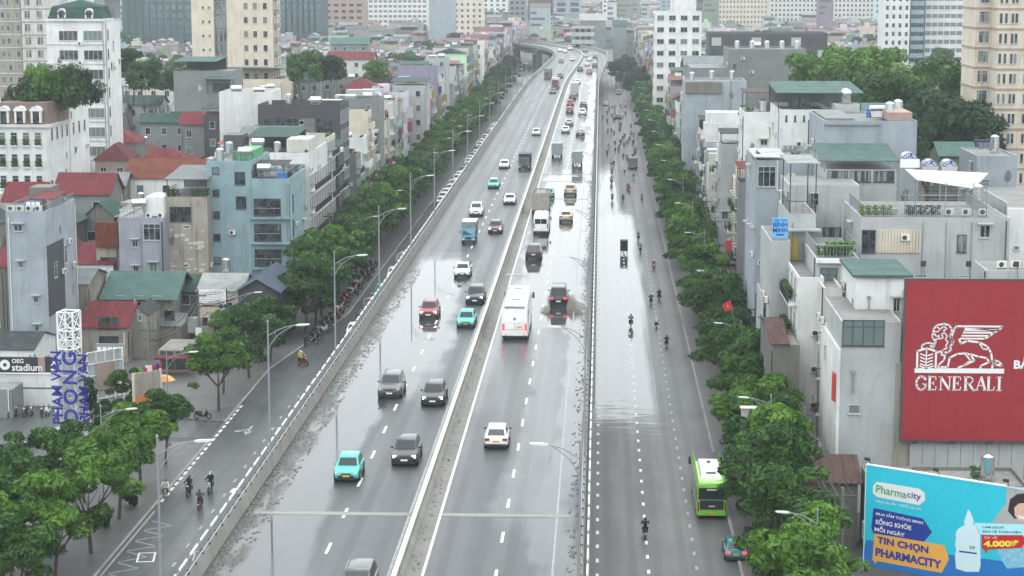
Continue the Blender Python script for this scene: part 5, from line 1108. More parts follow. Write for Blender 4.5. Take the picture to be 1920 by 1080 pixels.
        for x in (x0 + .05, x1 - .05):
            for y_, zt_ in ((y0 + .05, z1 - slope), (y1 - .05, z1 - .03)): obj('canopy_post', pm_, M[post], s.r, (x, y_, z0), scale=(1, 1, zt_ - z0))
        if walls: s.box('back_wall', x0 + .11, x1 - .11, y1 - .12, y1, z0, z1 - .05, walls); 
    def rail(s, x0, x1, y0, y1, z, h=1.0, mat='galv', gap=.35):
        m = MB()
        for (ax, ay, bx, by) in ((x0, y0, x1, y0), (x1, y0, x1, y1), (x0, y0, x0, y1)):
            L = math.hypot(bx - ax, by - ay); n = max(2, int(L / gap))
            m.cyl((ax, ay, z + h), (bx, by, z + h), .03, .03, 5)
            for i in range(n + 1): x = ax + (bx - ax) * i / n; y = ay + (by - ay) * i / n; m.box(x - .015, x + .015, y - .015, y + .015, z, z + h)
        return obj('railing', m.mesh('railing'), M[mat], s.r)
OCC = []; HOUSES = []
def hpx(u0, u1, vt, Y, dep, label, wall='grey', **k):
    a, b = D(u0, vt, Y), D(u1, vt, Y)
    return House(label, (a.x + b.x) / 2, Y + dep / 2, b.x - a.x, dep, a.z, wall, **k)
def px2z(v, Y): return D(960, v, Y).z
# ================================================================ named buildings, left side
# grey-blue tube house
h = hpx(10, 84, 396, 222, 13, 'narrow blue-grey tube house with air conditioners along its roof edge', 'blue grey')
for z in (1.5, 4.8, 8.1, 12.1): h.win('S', .9 if z < 12 else -.7, z, .55, .75, 'hood')
h.win('E', -3, 10.5, 1.2, 1.8); h.win('E', 1.6, 11.5, 1.0, 2.2, gl='glass'); h.box('grey_patch', h.w/2 + .004, h.w/2 + .03, -6.3, 0.8, 6.4, 14.6, 'dark grey', 'dark grey unpainted patch on the side wall')
for i in range(4): h.roofthing('air_conditioner', ac_mesh(), -1.7 + i * 1.05, -h.d/2 + .6, [M['acw'], M['fan']], z=h.H)
h.canopy('r_red', h.w/2 - 2.2, h.w/2 - .1, -3, 2, h.top, h.H + 1.3, .3, walls='white'); h.rail(-h.w/2 + .1, h.w/2 - .1, -h.d/2 + .1, h.d/2 - .2, h.H, .7); h.box('stair_head', -h.w/2 + .3, .5, 2.2, 6, h.top, h.H + 1.8, 'concrete')
# concrete neighbours
h = hpx(86, 164, 532, 236, 9, 'stained old concrete house with a grey-green lean-to roof right of the blue-grey tube house', 'stained', parapet=0.0, slab=None)
h.gable('r_grey sheet', 1.2, .3, wallc='stained'); h.grid('S', [-1.4], [1.5, 5], .9, 1.4, 'hood'); h.box('awning', -.2, 2.2, -h.d/2 - 1.1, -h.d/2, 3.0, 3.1, 'r_grey sheet')
h = hpx(-60, 9, 500, 240, 9, 'old concrete house with a red roof at the left edge of the picture', 'concrete', parapet=0, slab=None); h.gable('r_red', 1.6, .3); h.grid('S', [1], [2, 5.4], 1, 1.3)
h = hpx(153, 238, 612, 228, 8.5, 'low stained house with a plum red ribbed roof behind the lattice tower', 'stained', parapet=0, slab=None)
h.gable('r_red', 2.2, .35, ribs=True, y1=-h.d/2 + 9.5, wallc='stained'); h.win('S', .5, 4.0, 2.3, 1.5, 'plain', 'frame_dark'); h.win('S', .5, 1.6, 2.3, 1.6, 'shop', 'frame_dark'); h.win('E', 0, 6.1, .5, .8)
for i in range(2): h.put('air_conditioner', ac_mesh(), [M['acw'], M['fan']], 'S', -.2 + i * 1.0, .9)
h = hpx(240, 276, 592, 231, 7, 'mottled grey gable house beside the plum red roof', 'stained', parapet=0, slab=None); h.gable('r_dark sheet', 1.0, .1, axis='Y', wallc='stained'); h.win('S', .3, 4.5, .5, .8)
h = hpx(143, 212, 494, 262, 9, 'small bright red corrugated roof house in front of the lilac tube house', 'white', parapet=0, slab=None); h.gable('r_red', 2.2, .3, ribs=True); h.grid('S', [-1.2, 1.2], [1.5, 4.8], .9, 1.2)
h = hpx(200, 322, 556, 240, 11, 'low house under a wide teal sheet roof between grey houses', 'stained', parapet=0, slab=None); h.gable('r_teal', 2.3, .8); h.grid('S', [-2.4, 0, 2.2], [5.3], 1.1, .8, 'plain'); h.grid('S', [-1.6, 1.6], [1.6], 1.1, 1.4)
h = hpx(316, 378, 545, 246, 9, 'low shed with a dark green sheet roof right of the teal roof', 'concrete', parapet=0, slab=None); h.gable('r_green', 1.4, .5); h.grid('S', [0], [1.6, 4], 1.2, 1.3)
h = hpx(372, 452, 545, 243, 9, 'two-storey house with a pale green sheet roof and upright steel tank', 'cream', parapet=0, slab=None); h.gable('r_pale sheet', 1.5, .3, axis='X'); h.vtank(-.4, 2.2, h.H + 1.0); h.grid('S', [-1.2, 1.2], [2], 1.1, 1.6)
# billboard on rods with lines of print
r = thing('sign_board', 'white roadside signboard with rows of grey lettering on a roof', 'sign', (D(398, 560, 236).x, 236, px2z(574, 236)), 0)
obj('board', MB().box(-1.7, 1.7, -.1, 0, 0, 1.75).mesh('board'), M['sign_white'], r); obj('frame', MB().box(-1.85, 1.85, -.08, 0, -.35, -.2).box(-1.85, -1.7, -.08, 0, -6, 1.9).box(1.7, 1.85, -.08, 0, -6, 1.9).mesh('frame'), M['r_brown tile'], r)
for i in range(5): obj('print_line', MB().box(-1.4, 1.2 + (i % 2) * .2, -.108, -.102, 1.4 - i * .28, 1.46 - i * .28).mesh('print_line'), M['galv'], r)
h = hpx(368, 432, 600, 236, 6, 'small beige building under the white signboard', 'beige', parapet=.2); h.win('S', .8, 1.2, 1.5, 2.6, 'shop', 'frame_dark'); h.win('S', -1, 3, .8, 1.2); h.put('cabinet', MB().box(-.6, .6, -1.2, 0, 0, 1.8).mesh('cabinet'), M['galv'], 'S', -2.3, 2.4)
# navy roof + porch
h = hpx(446, 520, 545, 238, 14, 'building with a dark slate-blue sheet roof beside the light blue block', 'dark grey', parapet=0, slab=None); h.gable('r_blue sheet', 1.4, .5, axis='Y'); h.grid('S', [-1, 1], [1.5, 4.2], 1.2, 1.4); h.grid('E', [-4, -1, 2, 5], [1, 4], 1.6, 1.8, 'shop', 'frame_dark')
h = hpx(486, 543, 585, 262, 16, 'shop with a long white canopy above the pavement', 'dark grey', parapet=.3); h.box('canopy', -h.w/2, h.w/2 + 1.8, -h.d/2 - 2, h.d/2, h.H - 1.2, h.H - .8, 'white'); h.put('signboard', MB().box(-2, 2, -.15, 0, 0, .9).mesh('signboard'), M['sign_yellow'], 'E', -3, 1.6)
# lilac tube house
h = hpx(222, 306, 408, 260, 14, 'lilac-grey tube house with small hooded windows and a steel tank on its terrace', 'lilac grey', parapet=.2)
for v in (497, 449, 401 + 0): pass
zb = [h.H - 14.0, h.H - 10.7, h.H - 7.4, h.H - 4.1]
for z in zb[:3] + [zb[3] + .2]:
    if z > 0: h.win('S', -.85, z, .75, .95, 'hood')
for z in zb[:3]:
    if z > 0: h.win('S', 1.5, z - .2, 1.1, 1.6, 'hood')
h.win('S', 1.45, h.H - 3.0, 2.3, 2.2, 'double', 'frame', 'glass'); h.box('drainpipe', -.1, .0, -h.d/2 - .12, -h.d/2 - .003, 1, h.H - 1, 'galv'); h.box('drainpipe', h.w/2 - .25, h.w/2 - .1, -h.d/2 - .16, -h.d/2 - .003, 1, h.H - .5, 'frame_dark')
h.box('terrace_room', .3, h.w/2 - .2, -h.d/2 + 1.6, 0, h.H, h.H + 2.6, 'white'); h.tank(-.5, -h.d/2 + 1.2, h.H + .6, .4); h.rail(-h.w/2 + .1, -.8, -h.d/2 + .1, h.d/2 - 1, h.H, 1.0, 'white_paint')
for i in range(2): h.roofthing('air_conditioner', ac_mesh(), 1 + i * 1.6, -h.d/2 + .7, [M['acw'], M['fan']], z=h.H)
h = hpx(180, 224, 460, 262.5, 12, 'narrow house with brown balcony fronts and dark windows left of the lilac house', 'beige', parapet=.2)
h.box('red_band', -h.w/2 + .05, h.w/2 - .05, -h.d/2 - .5, -h.d/2, h.H - .2, h.H + 3.2, 'r_orange'); h.win('S', 0, h.H - 3.5, 2.2, 1.9, 'double', 'frame_dark'); h.box('awning', -1.5, 1.5, -h.d/2 - .9, -h.d/2, h.H - 5.6, h.H - 5.2, 'r_red'); h.win('S', 0, h.H - 8.8, 1.4, 1.8, 'double', 'brown'); h.win('S', 0, h.H - 12, 1.4, 1.6, 'double', 'brown')
# beige blank stained
h = hpx(308, 388, 368, 263, 15, 'cracked beige plaster house with one wide dark opening under a grey roof', 'beige', parapet=.1)
h.win('S', -.75, h.H - 3.4, 2.9, 2.0, 'double', 'frame_dark'); h.win('S', 0, h.H - 3.4, .01, .01) if False else None
h.canopy('r_grey sheet', -h.w/2 + .2, h.w/2 - .2, -h.d/2 + .8, h.d/2 - 3, h.H, h.H + 3.0, .8, 'iron', 'grey'); h.rail(-h.w/2 + .1, h.w/2 - .1, -h.d/2 + .1, 0, h.H, .9, 'iron'); h.plants('S', 1.8, h.H, 3, .7, 'leaf', -.5); h.plants('S', -1.8, h.H, 2, .7, 'leaf_dark', -.5)
pm = MB()
rr = random.Random(2)
for i in range(46): x = rr.uniform(-2.4, 2.4); z = rr.uniform(.5, h.H - 4.2); ww, hh_ = rr.uniform(.3, 1.0), rr.uniform(.12, .5); pm.box(x - ww/2, x + ww/2, -h.d/2 - .012, -h.d/2 - .003, z, z + hh_)
obj('plaster_patch', pm.mesh('plaster_patch'), M['off white'], h.r, kind='stuff')
# light blue block
h = hpx(387, 470, 302, 266, 15, 'tall light blue block with deep square windows left of the street trees', 'light blue', parapet=.5)
h.w0 = h.w
for v in (315, 357, 398, 441, 484): 
    z = px2z(v, 266) - .4; h.win('S', -1.8, z - .6, .95, .95, 'plain', 'frame_dark')
for v, u in ((337, 2.1 - .6), (383, 2.2 - .6)): h.win('S', u, px2z(v, 266) - .8, 1.45, 1.7, 'plain', 'frame_dark')
h.box('green_shed', .4, h.w/2 - .1, -4, 3, h.top, h.H + 1.2, 'sign_green'); h.tank(h.w/2 - 1.0, -6, h.H); h.vtank(-h.w/2 + 1, 4)
h2 = hpx(470, 541, 335, 266, 15, 'light blue wing with wide barred loggias and glazed corner', 'light blue', parapet=.4)
for i in range(4):
    z = px2z(405 + i * 47.5, 266)
    if z > 0.3: h2.win('S', -.4, z - .2, 3.7, 2.4, 'double', 'frame_dark', 'glass'); h2.box('loggia_rail', -2.3, 1.4, -h2.d/2 - .55, -h2.d/2 - .48, z + .9, z + .98, 'galv'); h2.box('floor_slab', -h2.w/2, h2.w/2 + .5, -h2.d/2 - .6, -h2.d/2 - .004, z - .55, z - .30, 'light blue')
    if z > .3: h2.win('E', -5.3, z, 3.0, 2.4, 'double', 'frame_dark', 'glass'); h2.box('corner_column', h2.w/2 + .25, h2.w/2 + .5, -h2.d/2 - .6, -h2.d/2 - .3, z - .29, z + 2.74, 'light blue')
h2.canopy('r_dark sheet', -h2.w/2 + .3, h2.w/2 - 1, -5, 0, h2.top, h2.H + 1.8, .2, 'iron'); h2.rail(-h2.w/2 + .2, h2.w/2 - .2, -h2.d/2 + .2, 3, h2.H, 1.0, 'iron'); h2.plants('E', -4, h2.H - .5, 4, .9, 'leaf', -.5); h2.tank(-1.0, -6.0, h2.H + .1)
# left corner street terraces: white french row and neighbours (facades on x = -43)
def streetrow(y0, y1, x, H, wall, label, nb=3, style='rail', gl='glass', w=14, roof='flat', fl=None, ww=.9, step=1.75):
    hh = House(label, x - w/2, (y0 + y1) / 2, w, y1 - y0, H, wall, group='tall narrow houses fronting the left service road'); n = int((y1 - y0) / step); fl = fl or int(H / FH)
    us = [-(y1 - y0) / 2 + (i + .5) * (y1 - y0) / n for i in range(n)]
    for f in range(1, fl):
        z = f * FH + .4
        hh.grid('E', us, [z], ww, 2.1, 'plain', 'frame', gl)
        if f % 1 == 0 and nb: hh.balc('E', 0, z - .2, (y1 - y0) * .92, .8, style)
    return hh
h = streetrow(286, 292, -43.6, 17.5, 'grey', 'grey slot house with a green vine wall beside the light blue block', 0); h.put('vines', MB().box(-1.2, 1.2, -.3, 0, 0, 14).mesh('vines'), M['leaf'], 'S', h.w/2 - 1.4, 1)
for i in range(4): h.plants('S', h.w/2 - 1.5, 2 + i * 3.4, 3, .8, 'leaf', .35)
h = streetrow(292.2, 312, -43.0, 19.2, 'white', 'long white terrace with black balcony rails and tall windows', 3); h.canopy('r_green', -3, 4, -4, 8, h.top, h.H + 2.4, .6, 'iron', 'dark grey'); h.plants('E', -6, h.H - .6, 8, .9, 'leaf', -.4); h.box('stair_head', -6, -3.2, -8, -3, h.top, h.H + 2.4, 'frame_dark'); h.tank(-1, -7, h.H + .1); h.box('attic', 3.6, h.w/2, -9, -2, h.H, h.H + 1.9, 'off white')
h = streetrow(312.2, 322, -43.0, 19.8, 'off white', 'cream-white terrace house with curved iron balconies next to the long white terrace', 3); h.plants('E', 0, h.H - .6, 5, .9, 'leaf_bright', -.4); h.gable('r_grey sheet', 1.4, .2, x1=2)
h = streetrow(322.2, 334, -43.2, 16.5, 'white', 'lower white terrace house at the end of the white row', 2, ww=1.2)
h = streetrow(336, 348, -44.0, 23.5, 'dark grey', 'dark glass fronted block rising above the left street trees', 0); h.box('white_top', -h.w/2 - 6, -h.w/2 + 4, -6, 6, h.H, h.H + .1, 'white') if False else None
h.grid('S', [-4.6, -1.6, 1.4, 4.4], [4 + i * 4.4 for i in range(4)], 2.8, 4.0, 'double', 'frame_dark'); h.tank(2, 0)
h = House('white flat-roofed block with tank on top behind the dark glass block', -62, 352, 9, 12, 25, 'white', pc=None); h.tank(-2, -3, None, .3); h.solar(2, -3); h.grid('S', [2, 3.4], [14, 18], .9, 1.3)
# stadium shed and wall signs
h = hpx(-70, 62, 655, 214, 9, 'long white shed with dark mossy roof behind the black wall sign', 'white', parapet=0, slab=None)
h.gable('r_dark sheet', 1.2, .2)
def wallsign(): pass
h = hpx(-60, 183, 700, 204, .5, 'white forecourt wall with a thin dark cable along it', 'white', name='boundary_wall', cat='wall', parapet=.0, slab=None)
h.box('cable', -h.w/2, h.w/2, -h.d/2 - .06, -h.d/2 - .003, 1.9, 2.0, 'frame_dark'); 
def board(u0, u1, v0, v1, Y, label, mat, th=.2, name='sign_board', cat='sign'):
    a, b = D(u0, v1, Y), D(u1, v0, Y); r = thing(name, label, cat, ((a.x + b.x) / 2, Y, a.z), 0); w, h_ = b.x - a.x, b.z - a.z
    obj('panel', MB().box(-w/2, w/2, 0, th, 0, h_).mesh('panel'), M[mat], r); return r, w, h_
r, bw, bh = board(-48, 70, 670, 698, 203.6, 'black wall sign reading stadium in white rounded letters', 'sign_black')
lettering('lettering', 'OEG', .62, M['sign_white'], r, (.65, -.02, bh * .74), FRONT, .012, align='LEFT'); lettering('lettering', 'stadium', 1.05, M['sign_white'], r, (.62, -.02, bh * .32), FRONT, .02, align='LEFT')
obj('emblem', MB().cyl((0, -.03, 0), (0, 0, 0), .55, .55, 20).mesh('emblem'), M['sign_white'], r, (-.1, -.001, bh * .5)); obj('emblem_core', MB().cyl((0, -.05, 0), (0, -.032, 0), .2, .2, 12).mesh('emblem_core'), M['sign_black'], r, (-.1, 0, bh * .5))
r, bw, bh = board(85, 183, 670, 698, 203.6, 'black wall sign with white capital letters and a left arrow behind the lattice tower', 'sign_black')
lettering('lettering', 'X\u01af\u1edeNG', 1.0, M['sign_white'], r, (0, -.02, bh * .62), FRONT, .015, sp=1.35); obj('arrow', MB().add([(-2.3, -.02, .3), (-1.95, -.02, .12), (-1.95, -.02, .22), (-1.1, -.02, .22), (-1.1, -.02, .38), (-1.95, -.02, .38), (-1.95, -.02, .48)], [(0, 1, 2, 3, 4, 5, 6)]).mesh('arrow', fix=False), M['sign_white'], r); lettering('lettering', 'SERVICE', .42, M['sign_white'], r, (1.5, -.02, .3), FRONT) if False else lettering('lettering', 'E', .42, M['sign_white'], r, (2.15, -.02, .3), FRONT, .01)
r, bw, bh = board(70, 85, 670, 698, 203.7, 'worn pinkish panel between the two black wall signs', 'pink')
h = hpx(-60, 22, 730, 198, 4, 'low grey cabin at the left edge of the forecourt', 'grey', parapet=0); 
r, bw, bh = board(180, 232, 645, 671, 209, 'row of small grey notice boards above the forecourt wall', 'galv')
for i in range(5): obj('notice', MB().box(-.22, .22, -.02, 0, .2, 1.2).mesh('notice'), M['sign_white'], r, (-1.15 + i * .58, 0, 0))
# lattice advertising tower with blue letters
p = G(133, 868); TW = .92
r = thing('lattice_tower', 'white lattice advertising tower wrapped in upright blue letters', 'tower', (p.x, p.y + 1.0, 0), math.radians(-12))
bx_ = [(-1, -1), (1, -1), (1, 1), (-1, 1)]
def lattice(nm, w, z0, z1, n, rad=.06, mat='white_paint', wt=None):
    m = MB(); wt = wt or w
    for sx, sy in bx_: m.cyl((sx * w, sy * w, z0), (sx * wt, sy * wt, z1), rad * 1.35, rad * 1.35, 6)
    for i in range(n + 1):
        f = i / n; ww = w + (wt - w) * f; z = z0 + (z1 - z0) * f
        for k_ in range(4): a, b = bx_[k_], bx_[(k_ + 1) % 4]; m.cyl((a[0] * ww, a[1] * ww, z), (b[0] * ww, b[1] * ww, z), rad, rad, 5)
        if i < n:
            z2 = z0 + (z1 - z0) * (i + 1) / n
            for k_ in range(4):
                a, b = bx_[k_], bx_[(k_ + 1) % 4]; m.cyl((a[0] * ww, a[1] * ww, z), (b[0] * ww, b[1] * ww, z2), rad * .6, rad * .6, 4); m.cyl((b[0] * ww, b[1] * ww, z), (a[0] * ww, a[1] * ww, z2), rad * .6, rad * .6, 4)
    return obj(nm, m.mesh(nm), M[mat], r)
lattice('legs', 1.0, 0, 3.2, 1, .09, wt=.95); lattice('mast', .78, 3.2, 11.6, 5, .05); lattice('platform', 1.15, 3.15, 3.3, 1, .07); lattice('platform', 1.25, 10.4, 10.75, 1, .07); lattice('crown_frame', .78, 10.75, 14.2, 2, .075)
obj('letter_panel', MB().box(-1.28, 1.28, -.04, .04, 3.6, 10.3).mesh('letter_panel'), M['frame'], r).hide_render = False
ob_ = r.children[-1]; bpy.data.objects.remove(ob_)
M['letter_blue'] = plain('letter_blue', (.02, .025, .28), .4)
for tx, x, y, rz_, sz, z0 in (('PHAM VAN', -.72, -1.32, 0, 1.4, 7.2), ('DONG', .66, -1.32, 0, 1.95, 7.3), ('PHAM VAN', 1.32, 0, PI / 2, 1.3, 7.0)):
    lettering('letters', tx, sz, M['letter_blue'], r, (x, y, z0), (PI / 2, -PI / 2, rz_) if rz_ == 0 else (0, -PI / 2, PI / 2), .02, .10, sp=1.0 if tx != 'DONG' else 1.3)
for z in (4.0, 6.2, 8.3, 10): obj('letter_rail', MB().box(-1.25, 1.25, -1.22, -1.18, z, z + .05).box(1.18, 1.22, -1.2, 1.2, z, z + .05).mesh('letter_rail'), M['white_paint'], r)
# banners, parasol, steps
r = thing('lattice_billboard', 'white lattice billboard frame with a faded pink print seen at an angle', 'billboard', (D(200, 770, 196).x, 196, 0), math.radians(50))
m = MB()
for i in range(5): m.cyl((-2.2 + i * 1.1, 0, 1.5), (-2.2 + i * 1.1, 0, 7.6), .05, .05, 5)
for i in range(6): m.cyl((-2.2, 0, 1.5 + i * 1.22), (2.2, 0, 1.5 + i * 1.22), .05, .05, 5)
m.cyl((-2, 0, 0), (-2, 0, 1.5), .09, .09, 6); m.cyl((2, 0, 0), (2, 0, 1.5), .09, .09, 6); obj('frame', m.mesh('frame'), M['white_paint'], r); obj('print', MB().box(-1.2, 1.2, -.06, -.052, 3.6, 6.4).mesh('print'), M['pink'], r); obj('sheet', MB().box(-2.1, 2.1, .06, .09, 1.6, 7.5).mesh('sheet'), M['pale grey'], r)
r = thing('banner', 'tall cream banner frame with an orange name strip beside the parasol', 'banner', (D(277, 760, 190).x, 190, 0), math.radians(48))
obj('sheet', MB().box(-1.6, 1.6, -.05, .05, 3.4, 6.6).mesh('sheet'), M['beige'], r); obj('strip', MB().box(-1.4, 1.4, -.1, -.055, 3.6, 4.4).mesh('strip'), M['sign_orange'], r); obj('posts', MB().box(-1.7, -1.5, -.1, .1, 0, 6.7).box(1.5, 1.7, -.1, .1, 0, 6.7).mesh('posts'), M['cream'], r)
p = G(308, 748); r = thing('parasol', 'yellow and orange parasol on the pavement by the steps', 'parasol', (p.x, p.y, .1), 0)
m1, m2 = MB(), MB()
for i in range(8):
    a0, a1 = i * PI / 4, (i + 1) * PI / 4; q = m1 if i % 2 else m2
    q.add([(0, 0, 2.6), (1.3 * math.cos(a0), 1.3 * math.sin(a0), 2.0), (1.3 * math.cos(a1), 1.3 * math.sin(a1), 2.0), (.7 * math.cos(a0), .7 * math.sin(a0), 2.42), (.7 * math.cos(a1), .7 * math.sin(a1), 2.42)], [(0, 3, 4), (3, 1, 2, 4)])
obj('canopy', m1.mesh('canopy', fix=False), M['sign_yellow'], r, label='yellow segments'); obj('canopy', m2.mesh('canopy', fix=False), M['sign_orange'], r, label='orange segments'); obj('pole', MB().cyl((0, 0, 0), (0, 0, 2.6), .03, .03, 6).mesh('pole'), M['galv'], r)
r = thing('steps', 'grey stone steps beside the forecourt pavement', 'steps', (-46.2, 197, .12), 0); 
for i in range(5): obj('step', MB().box(-.35, 0, -4, 7, 0, .16 * (i + 1)).mesh('step'), M['concrete'], r, (-i * .352, 0, 0))
for i, c in enumerate(('sign_yellow', 'sign_green', 'sign_red', 'sign_red', 'letter_blue', 'sign_red')):
    q = D(252 + i * 7 + (12 if i > 2 else 0), 672 - (14 if i > 2 else 0), 202 + i); r = thing('flag', ('yellow', 'green', 'first red', 'second red', 'blue', 'third red')[i] + ' feather flag in the cluster by the left shops', 'flag', (q.x, q.y, 0), .3 * i)
    obj('cloth', MB().loft([[(-.02, 0, 2.2), (.45, .05, 2.0), (.45, .06, 2.02), (-.02, .02, 2.22)], [(-.02, 0, 4.4), (.55, -.06, 4.1), (.55, -.05, 4.12), (-.02, .02, 4.42)]]).mesh('cloth'), M[c], r); obj('pole', MB().cyl((-.04, 0, 0), (-.04, 0, 4.6), .025, .02, 5).mesh('pole'), M['galv'], r)
h = hpx(296, 358, 655, 222, 7, 'low shop with a red awning and coloured crates behind the parasol', 'dark red' if 'dark red' in M else 'pink', parapet=.1); h.box('awning', -h.w/2, h.w/2 + 1, -h.d/2 - 2.2, -h.d/2 - .01, h.H - .8, h.H - .6, 'r_red'); h.grid('S', [-.9, .9], [.6], 1.5, 2, 'shop', 'frame_dark', 'glass3')
h = hpx(260, 340, 610, 238, 6, 'grey house with a long dark opening behind the red awning shop', 'stained', parapet=0, slab=None); h.gable('r_grey sheet', 1, .3); h.grid('S', [-1.6, 1.2], [3.4], 1.3, 1.2, 'plain', 'frame_dark')
# roof-garden mansion
p0 = D(102, 236, 300); h = House('white mansion with mansard dormers and a thick roof garden', p0.x - 5.2, 306, 8.6, 12, px2z(236, 300), 'white', math.radians(-0.0), name='mansion', cat='building', parapet=.1)
hw = h
zt = h.H
for i in range(4):
    for j in range(6):
        z = px2z(349 + 0 * j, 300) - .6 + j * 3.3 - 6.6
        if 0 < z < zt - 2.6: h.win('S', -2.95 + i * 1.85, z, 1.0, 1.9, 'plain', 'frame'); 
        if 2 < z < zt - 2.6: h.put('window_box', plant_mesh(), M['leaf'], 'S', -2.95 + i * 1.85, z - .1, .25); h.put('planter', MB().box(-.55, .55, -.4, 0, -.3, -.05).mesh('planter'), M['white'], 'S', -2.95 + i * 1.85, z)
m = MB(); m.loft([[(-4.3, -6, zt), (4.3, -6, zt), (4.3, 6, zt), (-4.3, 6, zt)], [(-3.9, -5.2, zt + 3.2), (3.9, -5.2, zt + 3.2), (3.9, 6, zt + 3.2), (-3.9, 6, zt + 3.2)]]); obj('mansard', m.mesh('mansard'), M['brown'], h.r)
h.box('cornice', -4.6, 4.6, -6.5, 6, zt - .45, zt - .003, 'off white')
for i in range(3):
    x = -2.5 + i * 2.5; d_ = obj('dormer', MB().box(-.8, .8, -.9, 0, 0, 1.9).prism([(-.95 * math.cos(a * PI / 8), -1.0 + 0 * a) for a in range(1)] or [], 0, 0).mesh('dormer') if False else MB().box(-.8, -.5, -.9, .3, 0, 1.8).box(.5, .8, -.9, .3, 0, 1.8).box(-.95, .95, -1.0, .3, 1.801, 2.1).loft([[(-.8, y, 2.1), (.8, y, 2.1), (.6, y, 2.42), (0, y, 2.6), (-.6, y, 2.42)] for y in (-.95, .3)]).mesh('dormer'), M['white'], h.r, (x, -5.5, zt + .2)); obj('pane', MB().box(-.49, .49, -.8, -.7, 0, 1.79).mesh('pane'), M['glass'], d_)
# its long blank side wing, turned away from the street
for i in range(4): h.win('E', -4.4 + i * 2.9, zt - 2.6, .9, 1.9, 'plain', 'frame')
for i in range(3): h.win('E', 3.6, zt - 6 - i * 4.6, .5, 1.0, 'plain')
a, b = Vector((p0.x - .9, 312.2, 0)), Vector((p0.x - .9, 324, 0))
dx, dy = b.x - a.x, b.y - a.y; L = math.hypot(dx, dy)
h = House('tall plain white side wing of the roof garden mansion with slot windows', a.x - 3.6, (a.y + b.y) / 2, L, 7.2, px2z(160, 322), 'white', math.atan2(dy, dx), name='mansion_wing', cat='building', parapet=.9)
for i in range(3): h.win('S', -3.8 + i * 3.4, h.H - 7.5, .9, 1.9, 'plain', 'frame')
gc = crown_mesh(200, 6, 4.6, 40, .38, 190, False)
gx, gy = D(92, 160, 304).x, 307
rg = thing('roof_garden', 'dense dark green roof garden of trees and creepers on the white mansion', 'roof garden', (gx, gy, zt + 3.2)); 
for i, (dx_, dz_, s_, lf) in enumerate(((-4.2, .9, .62, 'leaf_dark'), (0, 1.4, .78, 'leaf'), (4.0, 1.6, .7, 'leaf_dark'), (-1.5, 2.6, .55, 'leaf_bright'), (2.6, 3.0, .45, 'leaf'))): obj('foliage', gc, M[lf], rg, (dx_ * 1.05, i * .3, dz_ * 1.25), i, scale=(s_ * 1.15, s_ * .8, s_ * 1.25))
# white building with the green mansard
p0, p1 = D(86, 40, 345), D(196, 40, 345); h = House('white apartment building with a green mansard roof and arched dormers', (p0.x + p1.x) / 2, 350.5, p1.x - p0.x, 11, px2z(36, 345), 'white', math.radians(0), name='apartment_building', cat='building', parapet=.05)
for j in range(7):
    z = px2z(64, 345) - 1.2 - j * 3.35
    if z > 1: h.win('S', -1.3, z, 3.3, 1.7, 'double', 'frame'); h.win('S', 3.0, z, 3.3, 1.7, 'double', 'frame'); h.box('string_course', -h.w/2 - .05, h.w/2 + .05, -5.62, -5.503, z - .75, z - .6, 'off white'); h.ac('S', .8, z - .8)
zt = h.H; m = MB(); m.loft([[(-4.9, -5.3, zt), (4.7, -5.3, zt), (4.7, 1.3, zt), (-4.9, 1.3, zt)], [(-4.3, -4.4, zt + 2.1), (4.1, -4.4, zt + 2.1), (4.1, 1, zt + 2.1), (-4.3, 1, zt + 2.1)], [(0, -2.5, zt + 3.2), (.2, -2.5, zt + 3.2), (.2, 0, zt + 3.2), (0, 0, zt + 3.2)]]); obj('mansard', m.mesh('mansard'), M['r_green'], h.r)
for x in (-2.4, 2.4): d_ = obj('dormer', MB().box(-.7, .7, -.3, .5, 0, 1.0).cyl((0, -.3, 1.0), (0, .5, 1.0), .7, .7, 14).mesh('dormer'), M['white'], h.r, (x, -5.1, zt + .1)); obj('pane', MB().box(-.42, .42, -.34, -.31, .05, 1.35).mesh('pane'), M['glass'], d_)
h.box('cornice', -5.3, 5.2, -5.9, 5.9, zt - .4, zt - .006, 'white')
h.grid('E', [-3.6], [px2z(64, 345) - 1.2 - j * 3.35 for j in range(6)], .9, 1.9); h.box('stair_tower', 3.4, 5.4, 1.5, 5.4, h.H, h.H + 3.4, 'grey'); h.box('stair_roof', 3.0, 5.8, 1.2, 5.6, h.H + 3.4, h.H + 3.55, 'r_green')
# towers
def tower(label, x0, x1, Y, dep, H, wall, rows, cols, ww, wh, fh=3.25, rz=0, z0=2, side=None, band=None, gl='glass', name='apartment_tower', extra=None, joined=False, fr='frame'):
    h = House(label, (x0 + x1) / 2, Y + dep / 2, x1 - x0, dep, H, wall, rz, name=name, cat='tower', group='apartment towers')
    def fill(face, wd, cols):
        us = [-wd/2 + (i + .5) * wd / cols for i in range(cols)] if isinstance(cols, int) else [u * wd for u in cols]
        if joined:
            m = MB()
            for k_ in range(rows):
                for u in us: z = z0 + k_ * fh; m.box(u - ww/2, u + ww/2, -.06, 0, z, z + wh)
            o = h.put('windows', m.mesh('windows'), M[gl], face, 0, 0); o['kind'] = 'stuff'
        else:
            for k_ in range(rows):
                for u in us:
                    z = z0 + k_ * fh
                    if z + wh < H - 1: h.win(face, u, z, ww, wh, 'plain', fr, gl)
    fill('S', x1 - x0, cols)
    if side: fill(side[0], dep, side[1])
    if band:
        m = MB()
        for k_ in range(rows): m.box(-h.w/2 - .12, h.w/2 + .12, -h.d/2 - .12, h.d/2 + .12, z0 - 1.0 + k_ * fh, z0 - .7 + k_ * fh)
        o = obj('floor_band', m.mesh('floor_band'), M[band], h.r); o['kind'] = 'stuff'
    return h
